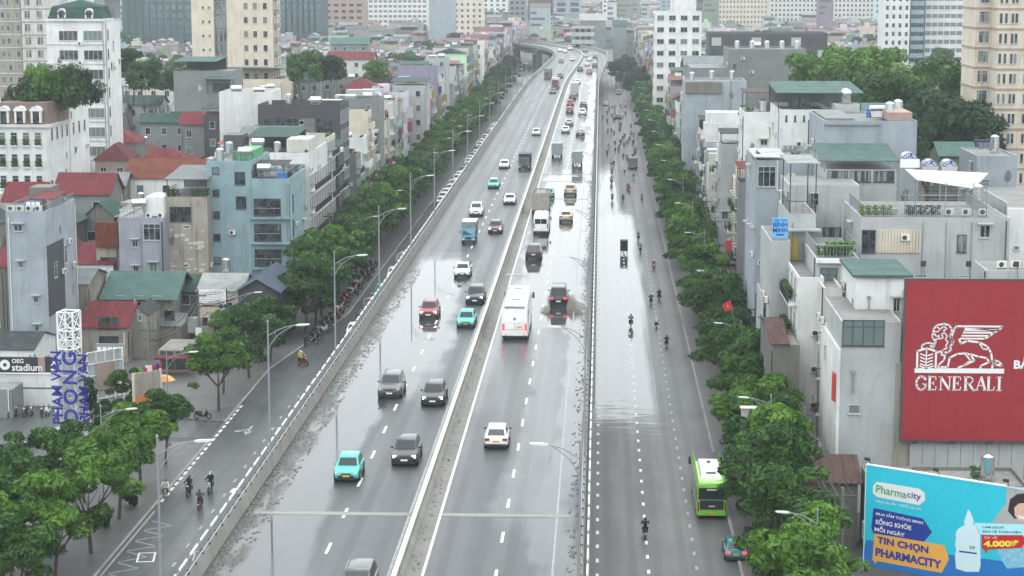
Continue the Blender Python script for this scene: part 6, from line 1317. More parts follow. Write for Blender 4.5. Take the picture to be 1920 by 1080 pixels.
# beige tower far left
a, b = D(-40, 0, 500), D(38, 0, 500); h = tower('beige apartment tower at the top left corner, left section', a.x, b.x, 500, 14, 62, 'beige', 18, [-.36, -.2, .05, .2, .42], 1.0, 1.5, side=None, band='off white', gl='glass2')
a, b = D(39, 0, 497), D(84, 0, 497); h = tower('beige apartment tower at the top left corner, right section', a.x, b.x, 497, 14, 62, 'off white', 18, [-.25, .25], 1.5, 1.9, band='beige', gl='glass2')
# cream tower: left wing, dark stair glazing, right wing
a, b, c, d_ = (D(u, 0, 460).x for u in (358, 400, 424, 510)); q = (a, b, c, d_)
h = tower('cream tower left wing with small paired windows', a, b, 460, 16, 66, 'cream', 20, [.02, .30], .55, .7, fh=3.22)
h = House('dark glazed stair shaft in the middle of the cream tower', (b + c) / 2, 460 + 8.4, c - b - .02, 15, 66, 'grey', name='stair_shaft', cat='tower')
for i in range(20):
    for u in (-.9, 0, .9): h.win('S', u, 1 + i * 3.22, .8, 2.7, 'plain', 'galv', 'glass2')
h = tower('cream tower right wing with larger windows', c, d_, 460, 11, 66, 'cream', 20, [-.08, .12, .34], 1.0, 1.5, fh=3.22, side=('E', 3)); 
for i in range(20): h.balc('E', -1, 1 + i * 3.22, 5, .9, 'solid', 'beige')
h = hpx(425, 530, 148, 455, 20, 'long low podium with dark pergola at the foot of the cream tower', 'cream', parapet=.2); h.canopy('r_grey sheet', -h.w/2, h.w/2, -9, 6, h.top, h.H + 2.6, .2, 'iron')
# assorted roofs left, set by eye from the photograph: u0,u1,v_eave,Y,depth,wall,roof,rise,label
LST = [(238, 384, 332, 300, 12, 'white', 'r_orange', 2.4, 'white house under a long orange tiled roof'), (256, 352, 303, 335, 12, 'white', 'r_red', 2.0, 'house with a broad plain red roof behind the orange tiled roof'), (178, 240, 300, 330, 14, 'pink', 'r_dark red', 2.6, 'tall dark red roof left of the broad plain red roof'), (103, 206, 362, 288, 12, 'grey', 'r_red', 2.6, 'steep red hipped roof in front of the roof garden mansion'),
    (10, 74, 374, 236, 9, 'white', 'r_red', 1.8, 'small red hipped pavilion roof behind the air conditioners'), (180, 232, 345, 296, 9, 'concrete', 'r_grey sheet', 1.5, 'grey house with a small pointed roof between red roofs'), (178, 254, 268, 360, 14, 'grey', 'r_red', 2.4, 'red roof with a bent ridge right of the roof garden'), (180, 230, 210, 420, 12, 'grey', 'r_grey sheet', 1.6, 'grey roofed house at the right foot of the white wing'),
    (232, 300, 195, 430, 12, 'pale grey', 'r_green', 1.6, 'low green roof with brown gable left of the grey block'), (262, 352, 228, 395, 10, 'grey', 'r_green', 1.4, 'low wide green sheet roof above the red roofs'), (338, 402, 232, 380, 12, 'grey', 'r_red', 2.0, 'red roof with small gable below the grey block'), (225, 325, 160, 455, 12, 'off white', 'r_pale sheet', 1.4, 'pale green hipped roof beside the dark trees'),
    (410, 545, 284, 325, 16, 'pink', 'r_pink sheet', 1.0, 'long salmon pink roof right of the orange roofs'), (546, 634, 292, 322, 12, 'dark grey', 'r_green', 1.2, 'dark green box roof with light roof window'), (485, 515, 166, 440, 8, 'white', 'r_white sheet', .3, 'bright white box house below the cream tower'), (382, 540, 216, 378, 11, 'dark grey', 'r_dark sheet', 1.0, 'dark house with a wide dark eave'),
    (628, 712, 184, 395, 12, 'grey', 'r_grey sheet', .3, 'big plain grey block with tanks along its roof'), (558, 600, 150, 470, 12, 'grey', 'r_green', 2.4, 'green gabled roof beside a plain grey block'), (600, 680, 148, 490, 12, 'grey', 'r_grey sheet', .4, 'plain grey block behind the dark red gable roof'), (640, 710, 168, 440, 12, 'dark grey', 'r_red', 2.4, 'dark red gable roof in the middle of the left district'),
    (684, 735, 146, 500, 10, 'dark grey', 'r_red', .7, 'house with a red flat canopy and dark terrace'), (735, 800, 160, 455, 14, 'pale grey', 'r_green', .6, 'pale grey block with a thin green canopy'), (620, 690, 82, 760, 16, 'teal' if 'teal' in M else 'grey', 'r_teal', 2.2, 'pale teal hipped roof in the distance'), (748, 802, 128, 560, 14, 'pale grey', 'r_green', .8, 'grey block with green top storey and blue tank'),
    (797, 838, 108, 575, 16, 'pale grey', 'r_grey sheet', .2, 'tall plain pale grey slab house above the street trees'), (615, 700, 110, 620, 12, 'off white', 'r_red', 2, 'bright red roof in the hazy middle distance'), (855, 905, 78, 720, 16, 'white', 'r_grey sheet', .3, 'white block with dark windows near the bend')]
for (u0, u1, ve, Y, dep, wl, rf, rise, lb) in LST:
    dep *= .62; flat = rise < .5; wl = wl if wl in M else 'grey'
    h = hpx(u0, u1, ve, Y, dep, lb, wl, parapet=.8 if flat else 0, slab='slab' if flat else None)
    if flat: h.tank(h.w * .2, -2, None, .3); h.solar(-h.w * .2, -1)
    elif rise >= 2 and h.w < 14: h.hip(rf, rise) if tr.random() < .5 else h.gable(rf, rise, .4)
    elif rise < 1.3: h.canopy(rf, -h.w/2, h.w/2, -h.d/2, h.d/2, h.H - 1, h.H + rise + .8, .6)
    else: h.gable(rf, rise, .5)
    n = max(2, int(h.w / 3)); h.grid('S', [-h.w/2 + (i + .5) * h.w / n for i in range(n)], [h.H - 2.6 - k_ * 3.3 for k_ in range(int((h.H - 1.5) / 3.3))], 1.1, 1.4, tr.choice(['plain', 'double']))
# grey block with teal roofs
h = hpx(325, 432, 133, 400, 14, 'plain grey block with two teal canopy roofs left of the cream tower', 'grey', parapet=.2); h.canopy('r_teal', -h.w/2, h.w*.22, -6, 6, h.top, h.H + 2.3, .5, 'iron', 'dark grey'); h.canopy('r_teal', h.w*.10, h.w/2 + .8, -8.5, -7.2, h.H - 4.5, h.H - 1.2, .4, 'iron'); h.box('ledge', -h.w/2 - .4, h.w/2 + .4, -8.6, -7.003, h.H - 8.4, h.H - 8.1, 'r_teal'); h.win('S', h.w * .33, h.H - 4.2, 3.4, 1.8, 'double', 'frame_dark')
# ================================================================ named buildings, right side
# big terrace block
Y = 190
h = hpx(1612, 1890, 520 - 0, Y, 14, 'large pale concrete block with roof terrace, railings and a pale awning', 'pale grey', parapet=0.02)
zT = px2z(402, Y); hb = House('upper floor of the pale terrace block with a slatted cream shutter and framed window', h.r.location.x, Y + 7, h.w, 13.9, zT, 'pale grey', z0=0, name='upper_storey', cat='building', parapet=.1)
hb.box('shutter', -h.w/2 + 1.6, -h.w/2 + 5.7, -7.05, -6.953, px2z(470, Y), px2z(427, Y), 'cream')
for i in range(14): hb.box('shutter_slat', -h.w/2 + 1.7 + i * .29, -h.w/2 + 1.74 + i * .29, -7.10, -7.052, px2z(470, Y), px2z(427, Y), 'beige')
hb.win('S', -h.w/2 + .75, px2z(470, Y), 1.3, 2.2, 'double', 'frame_dark'); hb.win('S', h.w/2 - 4.5, px2z(468, Y), .9, 1.7, 'plain', 'frame_dark', 'glass2'); hb.win('S', h.w/2 - 4.2, px2z(515, Y), .9, .2); hb.win('S', -1.2, px2z(515, Y), 1.3, .25)
for x in (-1.2, 1.0, 3.4): hb.box('drainpipe', x, x + .07, -7.06, -6.953, 4, zT - .5, 'galv')
hb.rail(-h.w/2 + .2, h.w/2 - 2.2, -6.85, 4, zT, 1.1, 'galv', .18); 
for i in range(3): hb.roofthing('air_conditioner', ac_mesh(), -.2 + i * 1.6 + 1.6, -6.0, [M['acw'], M['fan']], z=zT + .1)
m = MB(); m.loft([[(-1.8, -6.2, zT + 3.4), (3.6, -6.4, zT + 2.6), (5.3, -4.5, zT + 3.9), (-2.6, -4.2, zT + 4.2)], [(-1.8, -6.2, zT + 3.46), (3.6, -6.4, zT + 2.66), (5.3, -4.5, zT + 3.96), (-2.6, -4.2, zT + 4.26)]]); obj('awning', m.mesh('awning'), M['off white'], hb.r)
m = MB()
for x, y in ((-1.8, -6.2), (1, -6.3), (3.6, -6.4), (5.2, -4.5), (-2.5, -4.2)): m.cyl((x, y, zT), (x, y, zT + 3.2), .05, .05, 5)
for k_ in range(9): m.cyl((-2.4, -4.6, zT + .4 + k_ * .33), (5.2, -4.6, zT + .4 + k_ * .33), .025, .025, 4)
obj('awning_frame', m.mesh('awning_frame'), M['galv'], hb.r); hb.plants('S', -h.w/2 + 1.4, zT, 4, .7, 'leaf_bright', -.6); hb.plants('S', -1, zT, 3, 1.1, 'leaf_dark', -1.2)
for x, y in ((-h.w/2 + 2.5, -5), (-h.w/2 + 4.5, -4.4)): hb.box('bench', x, x + 1.2, y, y + .5, zT, zT + .5, 'galv')
hb.vtank(5.4, 1, zT + .1)
# solar tank group on the roof behind
r = thing('rooftop_tanks', 'three steel water tanks with curved blue lettering above the terrace awning', 'water tanks', (D(1745, 330, 208).x, 209, px2z(345, 208)), 0)
for i, (x, y, z) in enumerate(((-2.2, 0, 1.6), (.2, 1.5, .7), (2.2, 1.5, .7))):
    t_ = obj('water_tank', MB().cyl((0, -.9, 1.0), (0, .9, 1.0), .85, .85, 18).mesh('water_tank', smooth=40), M['steel'], r, (x, y, z)); m = MB(); n = 10
    for k_ in range(n): a0, a1 = .35 + k_ * (PI - .7) / n, .35 + (k_ + 1) * (PI - .7) / n; m.quad((.45 * math.cos(a0), -.912, 1 + .45 * math.sin(a0)), (.8 * math.cos(a0), -.912, 1 + .8 * math.sin(a0)), (.8 * math.cos(a1), -.912, 1 + .8 * math.sin(a1)), (.45 * math.cos(a1), -.912, 1 + .45 * math.sin(a1)))
    obj('tank_band', m.mesh('tank_band', fix=False), M['letter_blue'], t_)
    for k_, ch in enumerate('SON HA'):
        a0 = PI - .62 - k_ * .38; lettering('tank_letter', ch, .33, M['sign_white'], t_, (.62 * math.cos(a0), -.93, 1 + .62 * math.sin(a0)), (PI / 2, -(a0 - PI / 2), 0), .01, .003) if ch != ' ' else None
obj('tank_frame', MB().box(-3.2, 3.4, -1, -.9, -1, -.9).box(-3.1, -3.0, -1, -.9, -3, 1.8).box(-1.4, -1.3, -1, -.9, -3, 1.8).box(3.2, 3.3, .5, .6, -3, 1).box(1.2, 1.3, .5, .6, -3, 1).mesh('tank_frame'), M['galv'], r); obj('heat_panel', MB().box(-1, 1, -.06, 0, 0, .9).mesh('heat_panel'), M['sign_white'], r, (-2.2, -1.1, 1.9))
h = hpx(1690, 1870, 400, 205, 9, 'stepped pale storey carrying the big steel tanks', 'pale grey', parapet=.1)
# lower terraces on the left of the block
h = hpx(1530, 1612, 482, 184, 15, 'narrow pale house with planted front terrace and bar railing', 'pale grey', parapet=.1); h.rail(-h.w/2 + .1, h.w/2, -h.d/2 + .1, 3, h.H, 1.1, 'galv', .3); h.plants('S', -.2, h.H, 5, .6, 'leaf', -.8); h.plants('S', .4, h.H + .3, 4, .6, 'leaf_bright', -1.5); h.win('S', -.8, h.H - 3.4, 1.6, 2.4, 'double', 'frame_dark'); h.box('shutter', .3, h.w/2 - .1, -h.d/2 - .07, -h.d/2 - .004, h.H - 3.4, h.H - .9, 'cream'); h.box('ledge', -h.w/2, h.w/2, -h.d/2 - .5, -h.d/2 - .003, h.H - .5, h.H - .15, 'white')
h = hpx(1480, 1530, 400, 196, 12, 'pale streaked house with an open steel frame terrace on top', 'pale grey', parapet=.05); h.canopy('r_pale sheet', -h.w/2, h.w/2, -h.d/2, 2, h.H, h.H + 5.0, .1, 'iron'); h.rail(-h.w/2, h.w/2, -h.d/2, 2, h.H, 1.2, 'iron', .6); h.box('yellow_panel', -h.w/2 + .1, -h.w/2 + .9, -h.d/2 - .06, -h.d/2 - .004, h.H - 4.6, h.H - 2.3, 'sign_yellow'); h.balc('W', 0, h.H - 8.0, 5, 1.0); h.box('awning', -h.w/2 - .3, h.w/2 + .4, -h.d/2 - 1.6, -h.d/2 - .003, h.H - 1.6, h.H - 1.45, 'r_white sheet', 'thin white sheet awning') 
h.box('awning', -h.w/2 - .3, h.w/2, -h.d/2 - 1.6, -h.d/2 - .003, h.H - 7.6, h.H - 7.45, 'r_white sheet')
r, bw, bh = board(1448, 1478, 409, 446, 193, 'light blue rooftop sign reading Binh Minh in dark blue capitals', 'sign_cyan') if 'sign_cyan' in M.setdefault('sign_cyan', plain('sign_cyan', (.10, .38, .66), .5)).name else None
lettering('lettering', 'BÌNH', .62, M['letter_blue'], r, (0, -.02, bh * .66), FRONT, .012); lettering('lettering', 'MINH', .58, M['letter_blue'], r, (0, -.02, bh * .38), FRONT, .012); lettering('lettering', 'spa', .3, M['letter_blue'], r, (0, -.02, bh * .16), FRONT) if False else None
obj('posts', MB().box(-.8, -.72, .02, .1, -8, 0).box(.72, .8, .02, .1, -8, 0).mesh('posts'), M['galv'], r); obj('small_print', MB().box(-.35, .35, -.012, -.004, bh * .12, bh * .2).box(-.6, -.1, -.012, -.004, bh * .87, bh * .92).box(.1, .6, -.012, -.004, bh * .87, bh * .92).mesh('small_print'), M['letter_blue'], r)
h = hpx(1445, 1482, 450, 192, 12, 'narrow pale house front carrying the light blue sign', 'pale grey', parapet=.1); h.grid('W', [-4, 0, 4], [2, 5.4, 8.8], 1, 1.8)
# green-roof house above
h = hpx(1462, 1560, 205, 250, 14, 'white house under a wide teal canopy with solar heaters', 'white', parapet=.5); h.canopy('r_teal', -h.w/2 - .2, h.w/2 + 3.6, -h.d/2, h.d/2, h.top, h.H + 2.7, .7, 'iron', 'grey'); h.grid('S', [-2.4, -1.3, -.2, .9, 2.0], [h.H - .55 - .9], .22, .7, 'plain', 'frame_dark'); h.grid('S', [-1.6, 0.0], [h.H + .2], 1.3, 1.2, 'double', 'frame_dark')
h = hpx(1568, 1612, 195, 246, 7, 'grey stair tower carrying a round steel tank', 'pale grey', parapet=.1); h.tank(0, -1.5, h.H, PI / 2); h.win('S', .4, h.H - 3.5, 1.4, 1.6, 'plain', 'galv', 'glass2')
h = hpx(1612, 1680, 214, 262, 8, 'dark green metal shed standing on the roofs', 'sign_green', parapet=.0, slab=None); h.canopy('r_teal', -h.w/2, h.w/2, -4, 4, h.H - .1, h.H + .9, .6, 'iron')
h = hpx(1545, 1720, 226, 226, 16, 'long blue-grey block with roof ladder and grey roof edge', 'blue grey', parapet=.3); h.box('roof_edge', -h.w/2, h.w/2 * .2, -h.d/2 - .25, -h.d/2 - .003, h.H - .5, h.H - .2, 'galv'); h.solar(1.6, -3, h.H); h.vtank(4.2, 0)
m = MB()
for k_ in range(20): m.box(.7, 1.3, -h.d/2 - .3, -h.d/2 - .26, h.H - 9 + k_ * .45, h.H - 8.96 + k_ * .45)
m.box(.66, .7, -h.d/2 - .3, -h.d/2 - .26, h.H - 9, h.H); m.box(1.3, 1.34, -h.d/2 - .3, -h.d/2 - .26, h.H - 9, h.H); obj('ladder', m.mesh('ladder'), M['galv'], h.r)
h.box('water_box', h.w/2 - 3.2, h.w/2 - .5, -h.d/2 + .5, 0, h.H, h.H + .9, 'pink'); h.box('room', -h.w/2 + .3, -h.w/2 + 3.5, -h.d/2 + 1, h.d/2 - 1, h.top, h.H + .2, 'grey')
h = hpx(1418, 1545, 300, 224, 15, 'blue-grey house with a large corner window and white frame', 'blue grey', parapet=.4); h.win('S', -h.w/2 + 1.2, h.H - 3.0, 2.0, 2.3, 'double', 'frame'); h.canopy('r_white sheet', -h.w/2, -h.w/2 + 3, -h.d/2, 0, h.H, h.H + .6, .3); h.plants('W', 3, h.top, 5, .9, 'leaf', -.3); h.box('frame_edge', -h.w/2 + 2.3, -h.w/2 + 2.45, -h.d/2 - .2, -h.d/2 - .004, h.H - 3.4, h.H, 'white')
h = hpx(1545, 1682, 318, 214, 10, 'grey house with a green sheet roof and long dark band of windows', 'pale grey', parapet=0, slab=None); h.canopy('r_teal', -h.w/2, h.w/2, -h.d/2, h.d/2, h.H - .2, h.H + 1.9, 1.0); h.grid('S', [-2.4, -.0, 2.5], [h.H - 1.9 + .6], 2.2, 1.2, 'double', 'frame_dark', 'glass2')
h = hpx(1480, 1612, 345, 207, 10, 'pale wall house with one grey blind window above the terraces', 'pale grey', parapet=.1); h.win('S', .9, h.H - 6.2, 1.9, 1.7, 'plain', 'frame_dark', 'glass2')
h = hpx(1832, 1908, 292, 245, 12, 'plain blue-grey box house right of the big tanks', 'blue grey', parapet=.2); h.vtank(1, 1)
h = hpx(1765, 1830, 292, 262, 9, 'small house with a sea green roof among the right-hand roofs', 'concrete', parapet=0, slab=None); h.gable('r_teal', 1.4, .4); h.grid('S', [-1, 1], [h.H - 2.5], 1, 1.2)
h = hpx(1888, 1990, 380, 196, 14, 'pale block at the right edge with rooftop condensers', 'pale grey', parapet=.2); h.box('white_wall', -h.w/2, -h.w/2 + 1.8, -h.d/2 - .5, -h.d/2 - .003, 0, h.H - .5, 'white'); h.win('S', -h.w/2 + 1, h.H - 4.6, .5, .4, out=.52)
h = hpx(1850, 1990, 505, 176, 6, 'rooftop plant deck with white pipes behind the red billboard', 'pale grey', parapet=.1)
for i in range(3): h.roofthing('air_conditioner', ac_mesh(), -1.8 + i * 1.2, -1.6, [M['acw'], M['fan']], z=h.H, rz=.3)
# plain grey tower block and neighbours by the billboards
h = hpx(1578, 1690, 600, 165, 13, 'plain grey rendered house with a dark open top floor left of the red billboard', 'pale grey', parapet=.1)
h.win('S', -.65, px2z(643, 165), 3.5, 2.2, 'double', 'frame_dark', 'glass'); h.grid('W', [-4.5], [4.5, 8.5, 12], .8, 2.4, 'plain', 'white_paint'); h.box('white_edge', -h.w/2 - .25, -h.w/2 - .003, -h.d/2 - .1, h.d/2, 1, h.H - 2.5, 'white')
sg_ = h.put('signboard', MB().box(-.5, .5, -.5, -.3, 0, 2.4).mesh('signboard'), M['sign_red'], 'W', 5.4, 9.5)
h = hpx(1606, 1700, 520, 171, 10, 'white sheet-clad box house with pale green roof edge behind the plain grey house', 'white', parapet=.05); h.box('roof_edge', -h.w/2 - .3, h.w/2 + .5, -h.d/2 - .3, h.d/2, h.H, h.H + .25, 'r_teal')
h = hpx(1497, 1545, 520, 182, 15, 'white arched facade house with hanging plants on every balcony', 'white', parapet=.4)
h.grid('W', [-5, -1.7, 1.7, 5], [1.4 + k_ * 3.4 for k_ in range(5)], 1.2, 2.3, 'double', 'frame')
for k_ in range(5): h.balc('W', 0, 1.3 + k_ * 3.4, 13, .8, 'rail'); h.plants('W', -3 + k_, 1.4 + k_ * 3.4, 6, 1.2, 'leaf', .45)
for k_ in range(4): h.ac('S', .5, 2 + k_ * 3.4)
h = hpx(1545, 1580, 540, 178, 14, 'light grey slab house between the arched facade and the plain grey house', 'off white', parapet=.3); h.grid('W', [-5], [4, 8, 12], .9, 1.6)
for k_ in range(4): h.balc('S', -.7, 2.5 + k_ * 3.3, 1.4, .7, 'rail')
h = hpx(1450, 1500, 645, 178, 14, 'low corner house with an old brown tiled lean-to by the trees', 'concrete', parapet=.1); h.gable('r_brown tile', 1.0, .3, x1=0, wallc='concrete')
h = hpx(1432, 1500, 555, 196, 9, 'grey house with a dark green sheet clad upper side wall', 'pale grey', parapet=.1); h.box('green_cladding', -h.w/2 - .02, h.w/2, -h.d/2 - .12, -h.d/2 - .003, 3.5, h.H - 1.2, 'r_green'); h.box('pale_ledge', -h.w/2, h.w/2, -h.d/2 - .3, -h.d/2 - .003, h.H - 1.19, h.H - .3, 'r_teal')
# ---- red billboard
YB = 164.0; a, b = D(1690, 825, YB), D(2010, 527, YB)
rb_ = thing('red_billboard', 'huge red billboard with a white winged lion emblem and the name below', 'billboard', (a.x, YB, a.z), 0); BW, BH = b.x - a.x, b.z - a.z
M['bb_red'] = plain('billboard_red', (.27, .010, .018), .6, var=.07)
nx, nz = 6, 4
for i in range(nx):
    for j in range(nz): obj('vinyl_sheet', cached('bbs', lambda: MB().box(.004, BW / nx - .004, -.02, .05, .004, BH / nz - .004).mesh('vinyl_sheet')), M['bb_red'], rb_, (i * BW / nx, 0, j * BH / nz))
obj('frame', MB().box(-.12, BW, -.05, .3, -.18, -.003).box(-.12, BW, -.05, .3, BH + .003, BH + .14).box(-.14, -.003, -.05, .3, -.003, BH).mesh('frame'), M['frame_dark'], rb_)
SC = YB / F / 4.0     # zoomed pixels (x4) -> metres; zoom origin (1440,540)
def lp(x, y): return ((1440 + x / 4 - 1690) * YB / F, BH - (540 + y / 4 - 527) * YB / F * 1.0)
def stroke(pts, wd=12, closed=False):
    m = MB(); q = [Vector(lp(*p)) for p in pts]; 
    if closed: q.append(q[0])
    h_ = wd * SC / 2 * 1.08
    for a_, b_ in zip(q[:-1], q[1:]):
        d = (b_ - a_); 
        if d.length < 1e-5: continue
        d.normalize(); n_ = Vector((-d.y, d.x)) * h_; e = d * h_ * .55
        v = [a_ - n_ - e, b_ - n_ + e, b_ + n_ + e, a_ + n_ - e]
        m.quad(*[(p_.x, -.034, p_.y) for p_ in v])
    return m
LION = [
 ([(1093, 640), (1745, 640)], 34, 0), ([(1100, 622), (1100, 492), (1168, 468), (1240, 492), (1240, 622)], 14, 0), ([(1120, 605), (1168, 625), (1222, 605)], 9, 0),
 ([(1168, 478), (1168, 612)], 8, 0), ([(1124, 512), (1160, 526)], 9, 0), ([(1124, 538), (1160, 552)], 9, 0), ([(1124, 563), (1160, 577)], 9, 0), ([(1124, 588), (1160, 602)], 9, 0), ([(1216, 512), (1178, 526)], 9, 0), ([(1216, 538), (1178, 552)], 9, 0), ([(1216, 563), (1178, 577)], 9, 0), ([(1216, 588), (1178, 602)], 9, 0),
 ([(1132, 468), (1132, 448), (1160, 430), (1200, 428), (1226, 440), (1218, 466), (1196, 448)], 12, 0),
 ([(1228, 432), (1236, 416), (1214, 396), (1206, 376), (1214, 350), (1216, 320), (1240, 292), (1290, 280), (1330, 290), (1350, 318), (1352, 346), (1340, 370), (1356, 400), (1362, 430), (1344, 452), (1350, 480), (1330, 498), (1308, 500)], 13, 0),
 ([(1238, 300), (1262, 322), (1250, 342), (1224, 340)], 8, 0), ([(1222, 356), (1240, 378), (1262, 366), (1252, 396), (1232, 400)], 9, 0), ([(1262, 322), (1292, 300), (1316, 318), (1290, 330), (1300, 350), (1276, 358), (1290, 388), (1262, 396)], 9, 0), ([(1300, 352), (1320, 372), (1306, 400), (1328, 420), (1310, 448), (1322, 470), (1296, 476)], 9, 0),
 ([(1250, 500), (1290, 486), (1276, 520), (1310, 520), (1300, 560), (1262, 596), (1262, 618)], 12, 0), ([(1330, 612), (1344, 540), (1400, 510), (1470, 505), (1500, 520), (1530, 560), (1450, 600), (1410, 616)], 13, 0), ([(1460, 512), (1500, 560), (1460, 590)], 10, 0), ([(1500, 512), (1560, 530), (1620, 540), (1640, 572), (1578, 600), (1576, 618)], 13, 0), ([(1280, 612), (1330, 612)], 11, 0),
 ([(1366, 420), (1352, 380), (1370, 320), (1384, 298), (1730, 298), (1704, 326), (1450, 326)], 13, 0), ([(1440, 346), (1666, 346), (1640, 370), (1430, 370)], 12, 0), ([(1704, 326), (1666, 346)], 10, 0), ([(1420, 392), (1600, 392), (1640, 370)], 12, 0), ([(1410, 398), (1424, 430), (1470, 410), (1560, 420), (1620, 450), (1652, 500), (1662, 560), (1690, 590), (1740, 600), (1712, 566), (1682, 560), (1668, 590), (1664, 618)], 14, 0), ([(1560, 424), (1590, 470), (1636, 476)], 9, 0), ([(1720, 302), (1690, 330), (1450, 312)], 8, 0)]
for pts, wd, cl in LION:
    obj('emblem_stroke', stroke(pts, wd, cl).mesh('emblem_stroke', fix=False), M['sign_white'], rb_)
def fit_text(name, txt, x0, x1, yb, yt, mat, parent, conv, depth, serif=False, bold=.02, slant=0.0):
    """stretch text to a box; conv maps picture coords to panel coords"""
    me = text_mesh(txt, 1.0, bold, .004, 'LEFT'); xs = [v.co.x for v in me.vertices]; ys = [v.co.y for v in me.vertices]
    a_ = conv(x0, yb); b_ = conv(x1, yt); sx = (b_[0] - a_[0]) / (max(xs) - min(xs)); sy = (b_[1] - a_[1]) / (max(ys) - min(ys))
    o = obj(name, me, mat, parent, rot=(PI / 2, 0, 0), scale=(sx, sy, 1)); o.location = (a_[0] - min(xs) * sx, depth, a_[1] - min(ys) * sy); return o
# serif capitals drawn as slab strokes
gl_ = {'G': [([(88, 22), (70, 4), (40, 0), (12, 22), (6, 50), (14, 80), (42, 100), (70, 96), (88, 80), (88, 56)], 15), ([(62, 56), (100, 56)], 7)],
       'E': [([(16, 0), (16, 100)], 17), ([(0, 2), (78, 2), (80, 24)], 6), ([(16, 49), (58, 49)], 6), ([(58, 36), (58, 62)], 6), ([(0, 98), (80, 98), (84, 74)], 6)],
       'N': [([(14, 0), (14, 100)], 7), ([(14, 4), (84, 96)], 17), ([(86, 0), (86, 100)], 7), ([(0, 2), (26, 2)], 6), ([(70, 2), (100, 2)], 6), ([(0, 98), (28, 98)], 6)],
       'R': [([(16, 0), (16, 100)], 17), ([(0, 2), (56, 2), (76, 14), (78, 30), (62, 48), (16, 50)], 9), ([(44, 50), (84, 98), (98, 98)], 15), ([(0, 98), (34, 98)], 6)],
       'A': [([(48, 4), (14, 98)], 7), ([(50, 2), (84, 98)], 17), ([(26, 64), (70, 64)], 6), ([(0, 98), (28, 98)], 6), ([(66, 98), (102, 98)], 6)],
       'L': [([(18, 0), (18, 100)], 17), ([(0, 2), (38, 2)], 6), ([(0, 98), (78, 98), (84, 72)], 6)], 'I': [([(20, 0), (20, 100)], 17), ([(0, 2), (40, 2)], 6), ([(0, 98), (40, 98)], 6)]}
xs_ = [('G', 1094, 84), ('E', 1188, 72), ('N', 1270, 92), ('E', 1372, 72), ('R', 1456, 86), ('A', 1540, 92), ('L', 1630, 66), ('I', 1702, 40)]
for ch, x0, wd in xs_:
    m = MB()
    for pts, sw in gl_[ch]:
        s_ = stroke([(x0 + px_ * wd / (100 if ch != 'I' else 40), 686 + py_ * 1.04) for px_, py_ in pts], sw * .98); m.add(s_.v, s_.f)
    obj('letter', m.mesh('letter', fix=False), M['sign_white'], rb_)
fit_text('lettering', 'BẢO HIỂM', 1826, 2260, 622, 520, M['sign_white'], rb_, lp, -.03, bold=.04)
# concrete wall behind and below the billboard, made of panels
h = House('streaked pale concrete panel wall of the building under the red billboard', rb_.location.x + BW / 2 + .4, YB + 5.6, BW - .8, 10, px2z(560, YB), 'pale grey', name='billboard_building', cat='building', parapet=.1)
n = 12
pm = MB().box(-h.w/2/n + .02, h.w/2/n - .02, -.09, 0, 0.0, 9.6).mesh('wall_panel')
for i in range(n): h.put('wall_panel', pm, M['pale grey'], 'S', -h.w/2 + (i + .5) * h.w / n, .3)
h.box('pier', -h.w/2 - 1.3, -h.w/2 - .02, -h.d/2 + .2, 3, 0, 13, 'beige')
m = MB(); m.tube([(-6, -h.d/2 - .2, 7.6), (-4, -h.d/2 - .2, 7.0), (-1, -h.d/2 - .2, 7.5), (2, -h.d/2 - .2, 6.9), (6, -h.d/2 - .2, 7.4)], .02, 4); obj('cable', m.mesh('cable'), M['fan'], h.r)
fl = cached('flood', lambda: MB().tube([(0, 0, 0), (0, -1.2, .5), (0, -1.9, .7)], .03, 5).box(-.22, .22, -2.1, -1.8, .55, .85).mesh('floodlight'))
for i in range(4): obj('floodlight', fl, M['fan'], rb_, (1.4 + i * 3.1 - .6, 0, -.35))
for i, (u, v) in enumerate(((1735, 500), (1820, 512), (1910, 512))): q = D(u, v, YB); obj('floodlight', fl, M['fan'], rb_, (q.x - a.x, .1, BH + .1), scale=(1, -.5, 1.6))
# ---- teal pharmacy billboard, slightly turned
a, b = D(1625, 872, 150), D(1920, 915, 143.0)
ang = math.atan2(b.y - a.y, b.x - a.x); BW2 = (b - a).length + 3; BH2 = a.z + .0
rp = thing('pharmacy_billboard', 'turquoise and blue pharmacy billboard with a white bottle and orange arrow banner', 'billboard', (a.x, a.y, 0), ang)
M['bb_cyan'] = plain('billboard_turquoise', (.02, .52, .66), .45, var=.04); M['bb_cyan2'] = plain('billboard_blue', (.012, .17, .50), .45, var=.04); M['bb_navy'] = plain('billboard_navy', (.01, .04, .30), .45); M['bb_orange'] = plain('billboard_orange', (.80, .40, .07), .45); M['bb_red2'] = plain('billboard_price_red', (.55, .01, .02), .45); M['bb_pale'] = plain('bottle_white', (.62, .78, .84), .45); M['bb_green'] = plain('print_green', (.05, .34, .12), .5); M['bb_skin'] = plain('print_skin', (.66, .42, .33), .5); M['bb_hair'] = plain('print_hair', (.03, .012, .01), .5); M['bb_knit'] = plain('print_knit', (.22, .50, .66), .5, var=.2); M['bb_mint'] = plain('print_mint', (.40, .80, .82), .5); M['bb_yel'] = plain('print_yellow', (.9, .75, .05), .5)
px_m = None
def C2(u, v):
    """photo pixel -> (along, up) on the turned board"""
    d = ray(u, v); n_ = Vector((-math.sin(ang), math.cos(ang), 0)); t = (Vector((a.x, a.y, 0)) - CAM).dot(n_) / d.dot(n_); p_ = CAM + d * t
    return ((p_.x - a.x) * math.cos(ang) + (p_.y - a.y) * math.sin(ang), p_.z)
LAY = [0]
